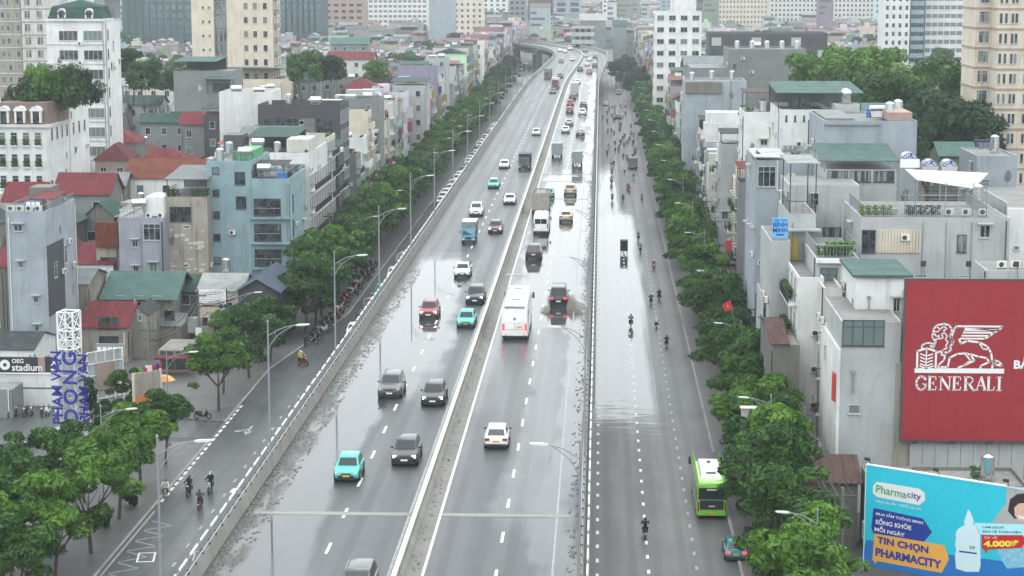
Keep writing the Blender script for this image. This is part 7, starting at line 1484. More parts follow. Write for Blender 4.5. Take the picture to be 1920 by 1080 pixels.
def flat(name, pts, mat, lay, conv=C2):
    q = [conv(*p_) for p_ in pts]; m = MB(); m.add([(x, -.02 - .006 * lay, z) for x, z in q], [tuple(range(len(q)))]); return obj(name, m.mesh(name, fix=False), M[mat], rp)
obj('panel', MB().box(0, BW2, -.016, .25, 0, BH2).mesh('panel'), M['bb_cyan'], rp); obj('top_trim', MB().box(-.03, BW2, -.05, .27, BH2 + .002, BH2 + .08).box(-.06, -.003, -.05, .27, 0, BH2).mesh('top_trim'), M['bb_pale'], rp)
flat('blue_field', [(1625, 1012), (1700, 1022), (1780, 1040), (1850, 1048), (1925, 1058), (1945, 1100), (1600, 1100)], 'bb_cyan2', 1)
def rr_(x0, y0, x1, y1, sl, n=6):
    h_ = (y1 - y0) / 2; out_ = []
    for i in range(n + 1): t_ = -PI / 2 + PI * i / n; out_.append((x1 - h_ + h_ * math.cos(t_), (y0 + y1) / 2 + sl * (x1 - x0) + h_ * math.sin(t_)))
    for i in range(n + 1): t_ = PI / 2 + PI * i / n; out_.append((x0 + h_ + h_ * math.cos(t_), (y0 + y1) / 2 + h_ * math.sin(t_)))
    return out_
flat('logo_plate', [(1637, 912), (1644, 903), (1724, 916), (1734, 924), (1735, 938), (1724, 947), (1645, 932), (1637, 924)], 'sign_white', 2)
flat('navy_arrow', [(1638, 952), (1731, 972), (1748, 998), (1731, 1017), (1640, 1003), (1634, 990)], 'bb_navy', 2); flat('orange_arrow', [(1640, 1000), (1771, 1022), (1780, 1048), (1766, 1074), (1636, 1050)], 'bb_orange', 3); flat('orange_tail', [(1638, 1048), (1646, 1050), (1641, 1058)], 'bb_orange', 2)
flat('bottle', [(1816, 954), (1811, 968), (1808, 980), (1810, 984), (1796, 992), (1792, 1000), (1793, 1010), (1791, 1020), (1793, 1030), (1791, 1045), (1793, 1066), (1812, 1072), (1836, 1072), (1839, 1060), (1838, 1000), (1834, 990), (1825, 983), (1826, 976), (1821, 962)], 'bb_pale', 3)
flat('bottle_band', [(1799, 1032), (1832, 1036), (1832, 1039), (1799, 1035)], 'bb_navy', 4)
fit_text('print', '09', 1818, 1829, 1029, 1024, M['bb_green'], rp, C2, -.05)
flat('photo_field', [(1862, 975), (1875, 958), (1887, 945), (1887, 908), (1925, 916), (1935, 1060), (1888, 1066), (1868, 1030), (1858, 1000)], 'pale grey', 1)
flat('knit', [(1868, 1030), (1876, 1020), (1925, 1020), (1935, 1062), (1888, 1066)], 'bb_knit', 2); flat('hair', [(1890, 958), (1894, 936), (1908, 926), (1930, 924), (1945, 950), (1935, 975), (1902, 972)], 'bb_hair', 2); flat('face', [(1902, 952), (1910, 944), (1930, 942), (1932, 980), (1912, 978), (1903, 966)], 'bb_skin', 3); flat('smile', [(1908, 966), (1925, 968), (1920, 974), (1911, 972)], 'sign_white', 4)
flat('caption_field', [(1826, 980), (1945, 984), (1945, 1006), (1838, 1002)], 'bb_mint', 3); flat('price_plate', [(1841, 1003), (1918, 1003), (1925, 1014), (1916, 1027), (1852, 1030), (1851, 1038), (1841, 1026)], 'bb_red2', 4)
def slant(name, txt, p0, p1, hgt, mat, bold=.02, depth=-.05):
    """text running from pixel p0 (lower left) to p1 (lower right), cap height in pixels"""
    me = text_mesh(txt, 1.0, bold, .002, 'LEFT'); xs = [v.co.x for v in me.vertices]; ys = [v.co.y for v in me.vertices]; A = C2(*p0); B = C2(*p1); T = C2(p0[0], p0[1] - hgt)
    L = math.hypot(B[0] - A[0], B[1] - A[1]); th = math.atan2(B[1] - A[1], B[0] - A[0]); sx = L / (max(xs) - min(xs)); sy = (T[1] - A[1]) / (max(ys) - min(ys)); me2 = me.copy()
    for v in me2.vertices:
        x, y = (v.co.x - min(xs)) * sx, (v.co.y - min(ys)) * sy; v.co = (A[0] + x * math.cos(th) - y * math.sin(th) * .3, depth + v.co.z * .5, A[1] + x * math.sin(th) + y)
    return obj(name, me2, mat, rp)
slant('logo_letters', 'Pharma', (1643, 923), (1700, 935), 15, M['bb_green'], .012); slant('logo_letters', 'city', (1701, 936), (1727, 941), 15, M['bb_navy'], .012)
slant('lettering', 'Nhà thuốc 100% uy tín', (1643, 943), (1727, 958), 8, M['sign_white'], .0); slant('lettering', 'MUA SẮM THÔNG MINH', (1643, 965), (1731, 983), 8, M['sign_white'], .02); slant('lettering', 'SỐNG KHỎE', (1642, 982), (1709, 994), 13, M['sign_white'], .03); slant('lettering', 'MỖI NGÀY', (1640, 995), (1697, 1007), 11, M['sign_white'], .03)
slant('lettering', 'TIN CHỌN', (1645, 1021), (1741, 1041), 17, M['bb_navy'], .04, -.06); slant('lettering', 'PHARMACITY', (1642, 1042), (1766, 1067), 16, M['bb_navy'], .04, -.06)
slant('lettering', 'LÀM SẠCH', (1843, 991), (1882, 992), 6, M['bb_navy'], .02); slant('lettering', 'BẢO VỆ TOÀN DIỆN', (1843, 999), (1915, 1001), 6, M['bb_navy'], .02); slant('lettering', 'Chỉ với', (1846, 1010), (1870, 1010), 5, M['sign_white'], 0, -.06); slant('lettering', '4.000Đ', (1845, 1025), (1913, 1025), 12, M['bb_yel'], .05, -.06)
for u in (1633, 1762, 1836, 1894):
    q = C2(u, 880); obj('floodlight', fl, M['fan'], rp, (q[0], 0, BH2 + .1), scale=(1, .35, .8))
h = House('low shop building behind the pharmacy billboard', a.x + 6.5, 153.6, 12, 6, 6.2, 'concrete', parapet=.3)
h = House('old shop with a mossy brown tiled roof left of the pharmacy billboard', 18.3, 158, 4.6, 7, 5.4, 'concrete', parapet=0, slab=None); h.gable('r_brown tile', 1.3, .35, axis='X', ribs=True)
h = House('low shop with a red sheet awning by the second street lamp', 17.6, 168.8, 3.6, 8, 4.8, 'pink', parapet=.1); h.box('awning', -3.4, -1.81, -4, 4, 2.7, 2.8, 'r_red')
def flagpole(x, y, z, c, lb):
    r = thing('flag', lb, 'flag', (x, y, z)); obj('pole', MB().cyl((0, 0, -1), (-.5, -.2, 1.6), .025, .02, 5).mesh('pole'), M['galv'], r); obj('cloth', MB().loft([[(-.15, -.1, .6), (-.5, -.2, 1.5), (-.52, -.18, 1.5), (-.17, -.08, .6)], [(-.95, .1, .25), (-1.3, .05, .95), (-1.3, .07, .95), (-.95, .12, .25)]]).mesh('cloth'), M[c], r)
    if c == 'sign_red': obj('star', MB().add([(-.7 + (.16 if k_ % 2 == 0 else .07) * math.sin(k_ * PI / 5), -.06, .85 + (.16 if k_ % 2 == 0 else .07) * math.cos(k_ * PI / 5)) for k_ in range(10)], [tuple(range(10))]).mesh('star', fix=False), M['sign_yellow'], r)
for u, v, Y, c, lb in ((1548, 1030, 148, 'sign_red', 'red flag with yellow star beside the nearest lamp post on the right'), (1540, 965, 152, 'letter_blue', 'blue flag above the red flag near the pharmacy billboard'), (1378, 590, 195, 'sign_red', 'red flag hanging over the trees on the right')): q = D(u, v, Y); flagpole(q.x, Y, q.z, c, lb)
# speaker-like box on the trees
q = D(1408, 772, 168); r = thing('cctv_cabinet', 'white cabinet with a dark opening on a mast above the right trees', 'cabinet', (q.x, 168, q.z - .6)); obj('case', MB().box(-.8, .8, 0, .8, 0, .85).box(-.9, .9, -.15, .9, .851, .93).mesh('case'), M['off white'], r); obj('opening', MB().box(-.1, .12, -.02, -.001, .35, .6).mesh('opening'), M['fan'], r); obj('mast', MB().cyl((-.4, .4, -7), (-.4, .4, 0), .06, .06, 6).mesh('mast'), M['galv'], r)
# ---- towers and blocks further back on the right
a_, b_ = D(1836, 0, 330).x, D(1868, 0, 330).x
h = tower('cream tower on the right edge, narrow left flank with open balconies', a_, b_, 332, 12, 62, 'cream', 19, [-.02], 1.7, 1.9, 3.22, band='pink', gl='glass2')
a_, b_ = D(1869, 0, 328).x, D(1990, 0, 328).x
h = tower('cream tower on the right edge, main face with slot windows', a_, b_, 326, 12, 62, 'cream', 19, [-.46, -.38, -.28, -.22, -.06, 0.04, .1, .24, .34], .55, 1.7, 3.22, band='pink', gl='glass')
def big(u0, u1, vt, Y, dep, wall, lb, rows=0, cols=0, ww=1.2, wh=1.4, fh=3.3, roofk=None, joined=True, gl='glass', cat='building', side=None):
    h = hpx(u0, u1, vt, Y, dep, lb, wall, name='block' if cat == 'building' else 'apartment_tower', cat=cat, parapet=.5)
    for face, wd, cs in [('S', h.w, cols)] + ([(side[0], dep, side[1])] if side else []):
        if not rows: continue
        us = [-wd/2 + (i + .5) * wd / cs for i in range(cs)]; m = MB()
        for k_ in range(rows):
            z = h.H - 1.0 - wh - k_ * fh
            if z < .5: break
            for u in us:
                if joined: m.box(u - ww/2, u + ww/2, -.06, 0, z, z + wh)
                else: h.win(face, u, z, ww, wh, 'double' if ww > 1.5 else 'plain', 'frame', gl)
        if joined and m.v: o = h.put('windows', m.mesh('windows'), M[gl], face, 0, 0); o['kind'] = 'stuff'
    return h
h = big(1228, 1316, 22, 560, 15, 'white', 'white six-storey block right of the street with tripled windows', 9, 4, 1.9, 1.4, 3.25, joined=False, side=('W', 3)); h.box('roof_room', -2, 5, -6, 2, h.H, h.H + 5, 'white')
h = big(1285, 1400, 152, 385, 14, 'blue grey', 'plain pale blue-grey house with a low wall mural of brackets'); h.box('pilaster', 2.8, 3.0, -7.1, -7.003, 2, h.H, 'grey'); h.vtank(3.5, 0); h.box('sign_frame', -h.w/2, h.w*.1, -7.4, -7.1, h.H - 2.3, h.H - .2, 'concrete')
h = big(1366, 1512, 92, 430, 18, 'grey', 'large dark grey windowless block with louvred top', 0); h.grid('S', [5, 7.5], [h.H - 2.8], 2.0, 1.4, 'double', 'frame_dark'); h.box('step', -h.w/2 - 8, -h.w/2 - .01, -9, 9, 0, h.H - 4, 'grey'); h.tank(-2, -4)
for i in range(5): h.vtank(-h.w/2 + 2 + i * 3.2, -6)
h = big(1288, 1345, 122, 470, 14, 'grey', 'low grey block with a pitched glass roof behind the street trees'); h.gable('r_grey sheet', 1.8, .4, x0=-4, x1=5)
h = hpx(1400, 1480, 225, 300, 12, 'grey house with a dark green sheet roof and clutter on its terrace', 'pale grey', parapet=0, slab=None); h.gable('r_green', 1.8, .5); h.grid('S', [-2, 0, 2], [h.H - 2.4], 1.2, 1.3)
h = hpx(1395, 1465, 210, 285, 10, 'white house with dark timber pergola on the roof', 'white', parapet=.5); h.canopy('r_brown tile', -h.w/2 + .3, h.w/2 - .3, -4, 3, h.top, h.H + 2.8, .1, 'iron')
h = hpx(1372, 1425, 268, 330, 10, 'grey house with a bright red sheet canopy above the right-hand row', 'concrete', parapet=.2); h.canopy('r_red', -h.w/2, h.w/2, -5, 4, h.top, h.H + 1.0, .3)
for (u0, u1, vt, Y, dep, wl, lb, rw, cl, ww, fh) in [(1660, 1709, -60, 750, 16, 'white', 'slim white apartment tower behind the right-hand grove, left of a pair', 24, 4, 1.0, 3.2), (1711, 1736, -60, 752, 20, 'light blue', 'pale blue glass tower between two white towers', 24, 3, 1.6, 3.2), (1738, 1832, -60, 760, 16, 'white', 'wide white apartment tower with bays behind the right-hand grove', 24, 8, 2.0, 3.2),
    (1322, 1440, -40, 1250, 18, 'cream', 'long cream slab of flats at the top edge, left of its pair', 14, 18, 1.1, 3.1), (1445, 1655, -30, 1350, 18, 'off white', 'long off-white slab of flats at the top edge, right of its pair', 14, 28, 1.2, 3.1), (1040, 1090, -20, 1400, 30, 'blue grey', 'hazy dark glass office block above the bend, right half', 12, 2, 6, 4), (990, 1036, -30, 1420, 30, 'dark grey', 'hazy dark glass office block above the bend, left half', 12, 2, 6, 4),
    (1072, 1114, 50, 960, 14, 'pale grey', 'glass fronted white hall building beside the bend', 3, 4, 4.5, 3.6), (228, 357, -10, 1000, 30, 'dark grey', 'hazy dark blue glass complex between the white house and the cream tower', 9, 10, 4, 4), (525, 600, -10, 1050, 30, 'dark grey', 'hazy dark complex right of the cream tower', 9, 7, 4, 4), (608, 680, -20, 1150, 24, 'pink', 'hazy pinkish office block with a red roof sign', 8, 5, 2.6, 3.6),
    (690, 800, -40, 1300, 24, 'white', 'hazy white apartment slabs at the top centre left', 16, 12, 2.2, 3.2), (804, 850, -10, 1000, 20, 'blue grey', 'hazy plain blue-grey block left of the bend', 0, 0, 1, 3), (850, 905, -30, 1150, 20, 'cream', 'hazy cream block with slot windows left of the bend', 10, 5, 1.3, 3.3), (905, 950, -60, 1500, 20, 'white', 'thin hazy white tower above the bend', 20, 4, 2, 3.2), (955, 985, -10, 1250, 20, 'grey', 'hazy grey tower next to the dark glass offices', 10, 3, 2, 3.3),
    (1130, 1200, -10, 1500, 20, 'white', 'hazy white block straight above the service road', 12, 8, 1.6, 3.3), (0, 82, -60, 900, 20, 'beige', 'hazy beige slab behind the top left tower', 24, 9, 1.6, 3.2), (1240, 1300, -40, 1600, 20, 'light blue', 'hazy pale tower behind the white six-storey block', 20, 6, 2, 3.3)]:
    big(u0, u1, vt, Y, dep, wl, lb, rw, cl, ww, 1.5 if fh < 3.9 else 2.6, fh, gl='glass' if 'dark' not in wl else 'glass3', cat='tower', side=None)
h = big(1330, 1552, 62, 640, 20, 'dark grey', 'dark unfinished concrete frame building with open floors', 0)
for i in range(9):
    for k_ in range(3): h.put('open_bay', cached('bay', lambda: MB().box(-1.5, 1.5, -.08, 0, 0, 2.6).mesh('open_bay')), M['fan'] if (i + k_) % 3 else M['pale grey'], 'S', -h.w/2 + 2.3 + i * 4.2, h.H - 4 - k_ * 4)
h = hpx(1150, 1175, 48, 1000, 16, 'grey block with green roof at the far end of the service road', 'grey', parapet=0, slab=None); h.gable('r_green', 2.5, .5)
h = hpx(1088, 1136, 38, 1150, 20, 'pale green broad roofed hall at the far end of the street', 'grey', parapet=0, slab=None); h.gable('r_pale sheet', 3.5, .5)
# ================================================================ street rows and dense districts
hr = random.Random(17)
WL = ['grey', 'pale grey', 'white', 'off white', 'blue grey', 'concrete', 'cream', 'white', 'pale grey', 'grey', 'grey', 'dark grey', 'beige', 'pale grey', 'concrete', 'beige', 'stained', 'off white']
RF = ['r_red', 'r_green', 'r_grey sheet', 'r_teal', 'r_dark sheet', 'r_red', 'r_pale sheet', 'r_orange', 'r_dark red', 'r_green', 'r_grey sheet', 'r_brown tile']
def free(x0, x1, y0, y1, g=.1):
    for a, b, c, d in OCC:
        if x0 < b - g and x1 > a + g and y0 < d - g and y1 > c + g: return False
    return True
SPEC = []
def spec(x0, x1, y0, y1, H, front, kind, side): OCC.append((x0, x1, y0, y1)); SPEC.append(dict(x0=x0, x1=x1, y0=y0, y1=y1, H=H, front=front, kind=kind, side=side, wall=hr.choice(WL) if kind == 'inner' else hr.choice(['white', 'off white', 'pale grey', 'white', 'cream', 'grey', 'off white', 'blue grey', 'concrete']), roof=hr.choice(RF)))
# right row
y = 170.0
while y < 1100:
    w = hr.uniform(4.2, 7.5); x = 18.6 + hr.uniform(-.25, .5); dep = hr.uniform(9, 13)
    if y < 205: H = hr.uniform(9, 13)
    elif y < 330: H = hr.uniform(14, 19)
    else: H = hr.choice([hr.uniform(9, 13), hr.uniform(12, 17), hr.uniform(14, 19)])
    if free(x, x + dep, y, y + w): spec(x, x + dep, y + .02, y + w - .02, H, 'W', 'row', 'right')
    y += w
y = 262.0
while y < 1050:
    w = hr.uniform(4.2, 7.5); x = -43.4 + hr.uniform(-.5, .25); dep = hr.uniform(10, 14); H = hr.choice([hr.uniform(10, 14), hr.uniform(13, 18), hr.uniform(15, 21)])
    if free(x - dep, x, y, y + w): spec(x - dep, x, y + .02, y + w - .02, H, 'E', 'row', 'left')
    y += w
def district(xa, xb, ya, yb, side):
    y = ya
    while y < yb:
        dy = hr.uniform(7, 11.5); lo, hi = (max(xa, -.302 * (y + 10) - 12), xb) if side == 'left' else (xa, min(xb, .212 * (y + 10) + 10)); x = lo
        while x < hi:
            w = hr.choice([hr.uniform(3.8, 6), hr.uniform(4.5, 9)]); d = dy * hr.uniform(.78, .98)
            if x + w < hi + 3 and free(x, x + w - .5, y, y + d, .8) and not any(abs(x + w/2 - tx) < rad_ * .9 + w/2 and abs(y + d/2 - ty) < rad_ * .6 + d/2 for tx, ty, rad_ in BIGT):
                H = hr.choice([hr.uniform(5.5, 9), hr.uniform(7, 10), hr.uniform(8, 11.5), hr.uniform(6.5, 10), hr.uniform(9, 14)])
                if y < 300: H = min(H, 11)
                spec(x, x + w - .3, y, y + d, H, 'S', 'inner', side)
            x += w
        y += dy
district(-400, -58.5, 262, 1000, 'left'); district(33, 300, 262, 1000, 'right'); district(33, 60, 205, 262, 'right')
SPEC.sort(key=lambda s: s['y0']); NEAR = SPEC[:285]; FAR = SPEC[285:]
cnt = {}
def place_words(s):
    k = max(1, int(round((s['y0'] - 99.5) / 34.6)) + 1); return ordw(k)
usedl = set()
def hlabel(s, feat):
    fl = max(2, int(s['H'] / FH)); num = {2: 'two', 3: 'three', 4: 'four', 5: 'five', 6: 'six', 7: 'seven'}.get(fl, 'eight')
    wl = s['wall'].replace('stained', 'grime stained')
    if s['kind'] == 'row':
        cnt[s['side']] = cnt.get(s['side'], 0) + 1
        return '%s-storey %s house with %s, %s up the %s row' % (num, wl, feat, ordw(cnt[s['side']]), s['side'])
    l = '%s-storey %s house with %s, %s side by %s viaduct lamp' % (num, wl, feat, s['side'], place_words(s))
    if l in usedl:
        for q in ('outer', 'innermost', 'back', 'second'):
            l = '%s-storey %s house with %s, %s %s by %s viaduct lamp' % (num, wl, feat, q, s['side'], place_words(s))
            if l not in usedl: break
    usedl.add(l); return l
RN = {'r_red': 'red roof', 'r_green': 'green roof', 'r_grey sheet': 'grey sheet roof', 'r_teal': 'teal roof', 'r_dark sheet': 'dark roof', 'r_pale sheet': 'pale roof', 'r_orange': 'orange tiled roof', 'r_dark red': 'dark red roof', 'r_brown tile': 'brown tiled roof'}
SIGNS = ['sign_red', 'sign_blue', 'sign_yellow', 'sign_green', 'sign_white', 'sign_orange']
for s in NEAR:
    w, d = s['x1'] - s['x0'], s['y1'] - s['y0']; cx, cy = (s['x0'] + s['x1']) / 2, (s['y0'] + s['y1']) / 2; H = s['H']
    rk = hr.choice(['gable', 'hip', 'flat', 'canopy', 'gable', 'flat']) if s['kind'] == 'inner' else hr.choice(['flat', 'canopy', 'flat', 'gable', 'room'])
    feat = {'gable': RN[s['roof']], 'hip': 'hipped ' + RN[s['roof']], 'flat': 'flat roof', 'canopy': 'open ' + RN[s['roof']], 'room': 'roof plants'}[rk]
    flat = rk in ('flat', 'canopy', 'room')
    h = House(hlabel(s, feat), cx, cy, w, d, H, s['wall'], group='houses of the %s %s' % (s['side'], 'street row' if s['kind'] == 'row' else 'district'), parapet=.9 if flat else 0, slab='slab' if flat else None); OCC.pop()
    if rk == 'gable': h.gable(s['roof'], hr.uniform(1.2, 2.4), .35, axis=hr.choice('XY') if s['kind'] == 'inner' else 'X')
    elif rk == 'hip': h.hip(s['roof'], hr.uniform(1.4, 2.4))
    elif rk == 'canopy': h.canopy(s['roof'], -w/2 + .1, w/2 - .1, -d/2 + .1, d/2 * hr.uniform(.2, .9), h.top, H + hr.uniform(1.6, 2.4), .5, 'iron', hr.choice([s['wall'], None, 'dark grey']))
    elif rk == 'room': h.box('roof_room', -w/2 + .3, w/2 * .1, -d/2 + .8, d/2 - .8, h.top, H + 2.0, s['wall']); h.plants(s['front'], 0, h.top, 4, .9, 'leaf', -.6)
    else:
        h.box('stair_head', -w/2 + .3, -w/2 + .3 + w * .35, d * .05, d/2 - .3, h.top, H + 1.6, s['wall'])
    if flat and hr.random() < .75: h.tank(hr.uniform(0, w/2 - 1.3) if w > 4 else 0, -d/2 + 1.3, (H + 2.0) if rk == 'room' and False else None, hr.uniform(0, 1.5))
    if flat and hr.random() < .4: h.solar(-w/2 + 1.4, -d/2 + 1.4)
    if hr.random() < .3 and not flat: h.vtank(0, 0, H + 1.0)
    nf = int(H / FH); fr = s['front']; far = s['y0'] > 380
    fw = d if fr in 'EW' else w
    # street or front facade
    n = max(1, int(fw / 2.1)); us = [-fw/2 + (i + .5) * fw / n for i in range(n)]; kd = hr.choice(['plain', 'double', 'hood', 'double', 'grille']); wh = hr.choice([1.4, 1.6, 2.1]); gl = hr.choice(['glass', 'glass', 'glass2'])
    lo = 0 if s['kind'] == 'row' else max(0, nf - 3)
    for f in range(lo, nf):
        z = f * FH + .9
        if f == 0: h.put('shopfront', cached(('shop', round(fw * .8, 1)), lambda: MB().box(-fw * .4, fw * .4, -.05, 0, .1, 2.4).mesh('shopfront')), M['glass'], fr, 0, 0); h.put('signboard', cached(('sgn', round(fw * .9, 1)), lambda: MB().box(-fw * .45, fw * .45, -.5, 0, 2.6, 3.5).mesh('signboard')), M[hr.choice(SIGNS)], fr, 0, 0); continue
        ww = min(1.3, fw / n * .62)
        for u in us: h.win(fr, u, z - (.5 if wh > 2 else 0), ww, wh, kd, hr.choice(['frame', 'frame', 'frame_dark']) if False else 'frame', gl)
        if s['kind'] == 'row' and hr.random() < .62: h.balc(fr, 0, z - .6, fw * .9, hr.choice([.7, .9, 1.1]), hr.choice(['rail', 'solid', 'bars'])); 
        if s['kind'] == 'row' and hr.random() < .4: h.plants(fr, hr.uniform(-.5, .5), z - .5, 3, .9, 'leaf', .5)
        if hr.random() < .4: h.ac(fr, hr.uniform(-fw * .3, fw * .3), z - .75)
    if s['kind'] == 'row':
        if hr.random() < .3: h.put('hanging_sign', cached(('hs', hr.randrange(3)), lambda: MB().box(-.08, .08, -1.1, -.15, 0, 3.2).mesh('hanging_sign')), M[hr.choice(SIGNS)], fr, fw * .4, hr.uniform(3.4, 7))
        if hr.random() < .6: h.put('awning', cached(('aw', round(fw * .9, 1)), lambda: MB().loft([[(-fw * .45, -1.9, 2.35), (fw * .45, -1.9, 2.35), (fw * .45, -1.9, 2.43), (-fw * .45, -1.9, 2.43)], [(-fw * .45, -.5, 2.75), (fw * .45, -.5, 2.75), (fw * .45, -.5, 2.83), (-fw * .45, -.5, 2.83)]]).mesh('awning')), M[hr.choice(['r_red', 'r_teal', 'r_blue sheet', 'r_grey sheet', 'r_white sheet'])], fr, 0, 0)
        # camera-facing blank flank gets a few small openings
        if hr.random() < .55:
            for f in range(1, nf): h.win('S', hr.uniform(-w * .3, w * .3) * .3, f * FH + 1.2, .7, .9, 'plain') if hr.random() < .7 else None
# ---------------- wear and clutter on every nearer building: pipes, condensers, vents, small windows, roof junk
cr = random.Random(8)
def clear(h, f, u, z, r=1.5): return all(abs(u - a) > r or abs(z - b) > r + .6 for a, b in h.used[f])
SKIPN = ('apartment_tower', 'boundary_wall', 'stair_shaft', 'billboard_building')
pipe_ = lambda L: cached(('pp', round(L)), lambda: MB().box(-.05, .05, -.14, -.03, 0, L).mesh('drainpipe'))
patch_ = lambda i: cached(('pt', i), lambda: MB().add([(cr.uniform(.6, 1.2) * .5 * math.cos(k_ * PI / 4), -.006, cr.uniform(.6, 1.4) * .7 * math.sin(k_ * PI / 4)) for k_ in range(8)], [tuple(range(8))]).mesh('plaster_patch', fix=False))
for h in HOUSES:
    if h.r.name.split('.')[0] in SKIPN or h.r.location.y > 470: continue
    sf = 'E' if h.r.location.x < 0 else 'W'; near = h.r.location.y < 330
    for f, wd in (('S', h.w), (sf, h.d)):
        if wd < 2.5: continue
        for k_ in range(int(wd * h.H / (26 if near else 60))):
            u, z = cr.uniform(-wd/2 + .7, wd/2 - .7), cr.uniform(max(1, h.H - 12), h.H - 1.9)
            if z < 1 or not clear(h, f, u, z): continue
            q = cr.random()
            if q < .34: h.win(f, u, z, cr.choice([.6, .8, 1.0]), cr.choice([.8, 1.2]), cr.choice(['hood', 'grille', 'plain']))
            elif q < .60: h.ac(f, u, z)
            elif q < .85: h.put('plaster_patch', patch_(cr.randrange(5)), M[cr.choice(['concrete', 'stained', 'pale grey'])], f, u, z)
            else: h.put('vent_pipe', cached('vp', lambda: MB().box(-.16, .16, -.2, 0, 0, .3).box(-.05, .05, -.16, -.06, -1.6, -.001).mesh('vent_pipe')), M['galv'], f, u, z)
        if near or cr.random() < .4:
            u = cr.choice([-1, 1]) * (wd/2 - .35)
            if all(abs(u - a) > .9 for a, b in h.used[f]): h.put('drainpipe', pipe_(h.H - 1.5), M[cr.choice(['galv', 'acw', 'frame_dark'])], f, u, .8)
    if h.flat and h.w > 3:
        for k_ in range(cr.randrange(2, 5) if near else cr.randrange(0, 3)):
            x, y = cr.uniform(-h.w/2 + .8, h.w/2 - .8), cr.uniform(-h.d/2 + .7, h.d * .2); q = cr.random()
            if q < .2: h.vtank(x, y)
            elif q < .4: h.roofthing('roof_box', cached(('rb', cr.randrange(4)), lambda: MB().box(-.7, .7, -.5, .5, 0, cr.uniform(.6, 1.3)).mesh('roof_box')), x, y, M[cr.choice(['concrete', 'off white', 'r_grey sheet', 'sign_blue'])])
            elif q < .6: h.roofthing('plant', plant_mesh(), x, y, M['leaf'])
            elif q < .8: h.roofthing('antenna', cached('an', lambda: MB().cyl((0, 0, 0), (0, 0, 2.6), .03, .02, 4).box(-.5, .5, -.015, .015, 2.3, 2.33).box(-.35, .35, -.015, .015, 2.0, 2.03).mesh('antenna')), x, y, M['galv'])
            else: h.roofthing('laundry_rack', cached('lr', lambda: MB().box(-1, -.95, 0, .05, 0, 1.7).box(.95, 1, 0, .05, 0, 1.7).box(-.949, .949, .01, .04, 1.65, 1.7).box(-.8, -.3, .0, .05, .9, 1.649, 1).box(-.2, .2, .0, .05, 1.0, 1.649, 1).box(.3, .8, 0, .05, .8, 1.649, 1).mesh('laundry_rack', 2)), x, y, [M['galv'], M[cr.choice(['sign_white', 'f_dark blue', 'f_red', 'f_grey'])]])
# ---------------- the rest of the city in one mass
t = NT('far_city'); at = t.n('ShaderNodeVertexColor', layer_name='tint'); nz = t.noise(.5, 4); st = t.noise(1.2, 4, (1, 1, .12))
c_ = t.mix(t.mr(st, .5, .75, 0, .4), at.outputs['Color'], (.08, .08, .075)); t.base(t.mix(t.mr(nz, .3, .7, 0, .25), c_, (.16, .16, .15))); t.set(Roughness=.7); M['far'] = t.mat
class CMB(MB):
    def __init__(s): super().__init__(); s.c = []
    def cb(s, x0, x1, y0, y1, z0, z1, c, faces=(1, 2, 3, 4, 5)):
        n = len(s.v); s.v += [(x0,y0,z0),(x1,y0,z0),(x1,y1,z0),(x0,y1,z0),(x0,y0,z1),(x1,y0,z1),(x1,y1,z1),(x0,y1,z1)]
        F_ = [(0,3,2,1),(4,5,6,7),(0,1,5,4),(1,2,6,5),(2,3,7,6),(3,0,4,7)]
        for i in faces: s.f.append(tuple(q + n for q in F_[i])); s.c.append(c)
    def cf(s, vs, fs, c): s.add(vs, fs); s.c += [c] * len(fs)
    def out(s, nm):
        me = bpy.data.meshes.new(nm); me.from_pydata(s.v, [], s.f); me.materials.append(None); ca = me.color_attributes.new('tint', 'FLOAT_COLOR', 'CORNER'); d = []
        for p_, c in zip(me.polygons, s.c): d += [c[0], c[1], c[2], 1.0] * p_.loop_total
        ca.data.foreach_set('color', d); me.update(); return me
RCOL = {'r_red': (.28, .06, .06), 'r_green': (.05, .15, .12), 'r_grey sheet': (.22, .25, .26), 'r_teal': (.13, .26, .23), 'r_dark sheet': (.07, .09, .10), 'r_pale sheet': (.36, .40, .38), 'r_orange': (.32, .10, .06), 'r_dark red': (.17, .04, .05), 'r_brown tile': (.16, .09, .07)}
RCOL = {k_: tuple(q * .46 for q in v) for k_, v in RCOL.items()}
WC = {k_: tuple(q * (.84 if v[0] > .6 else .72) for q in v) for k_, v in WALLC.items()}; WC['stained'] = (.30, .28, .24)
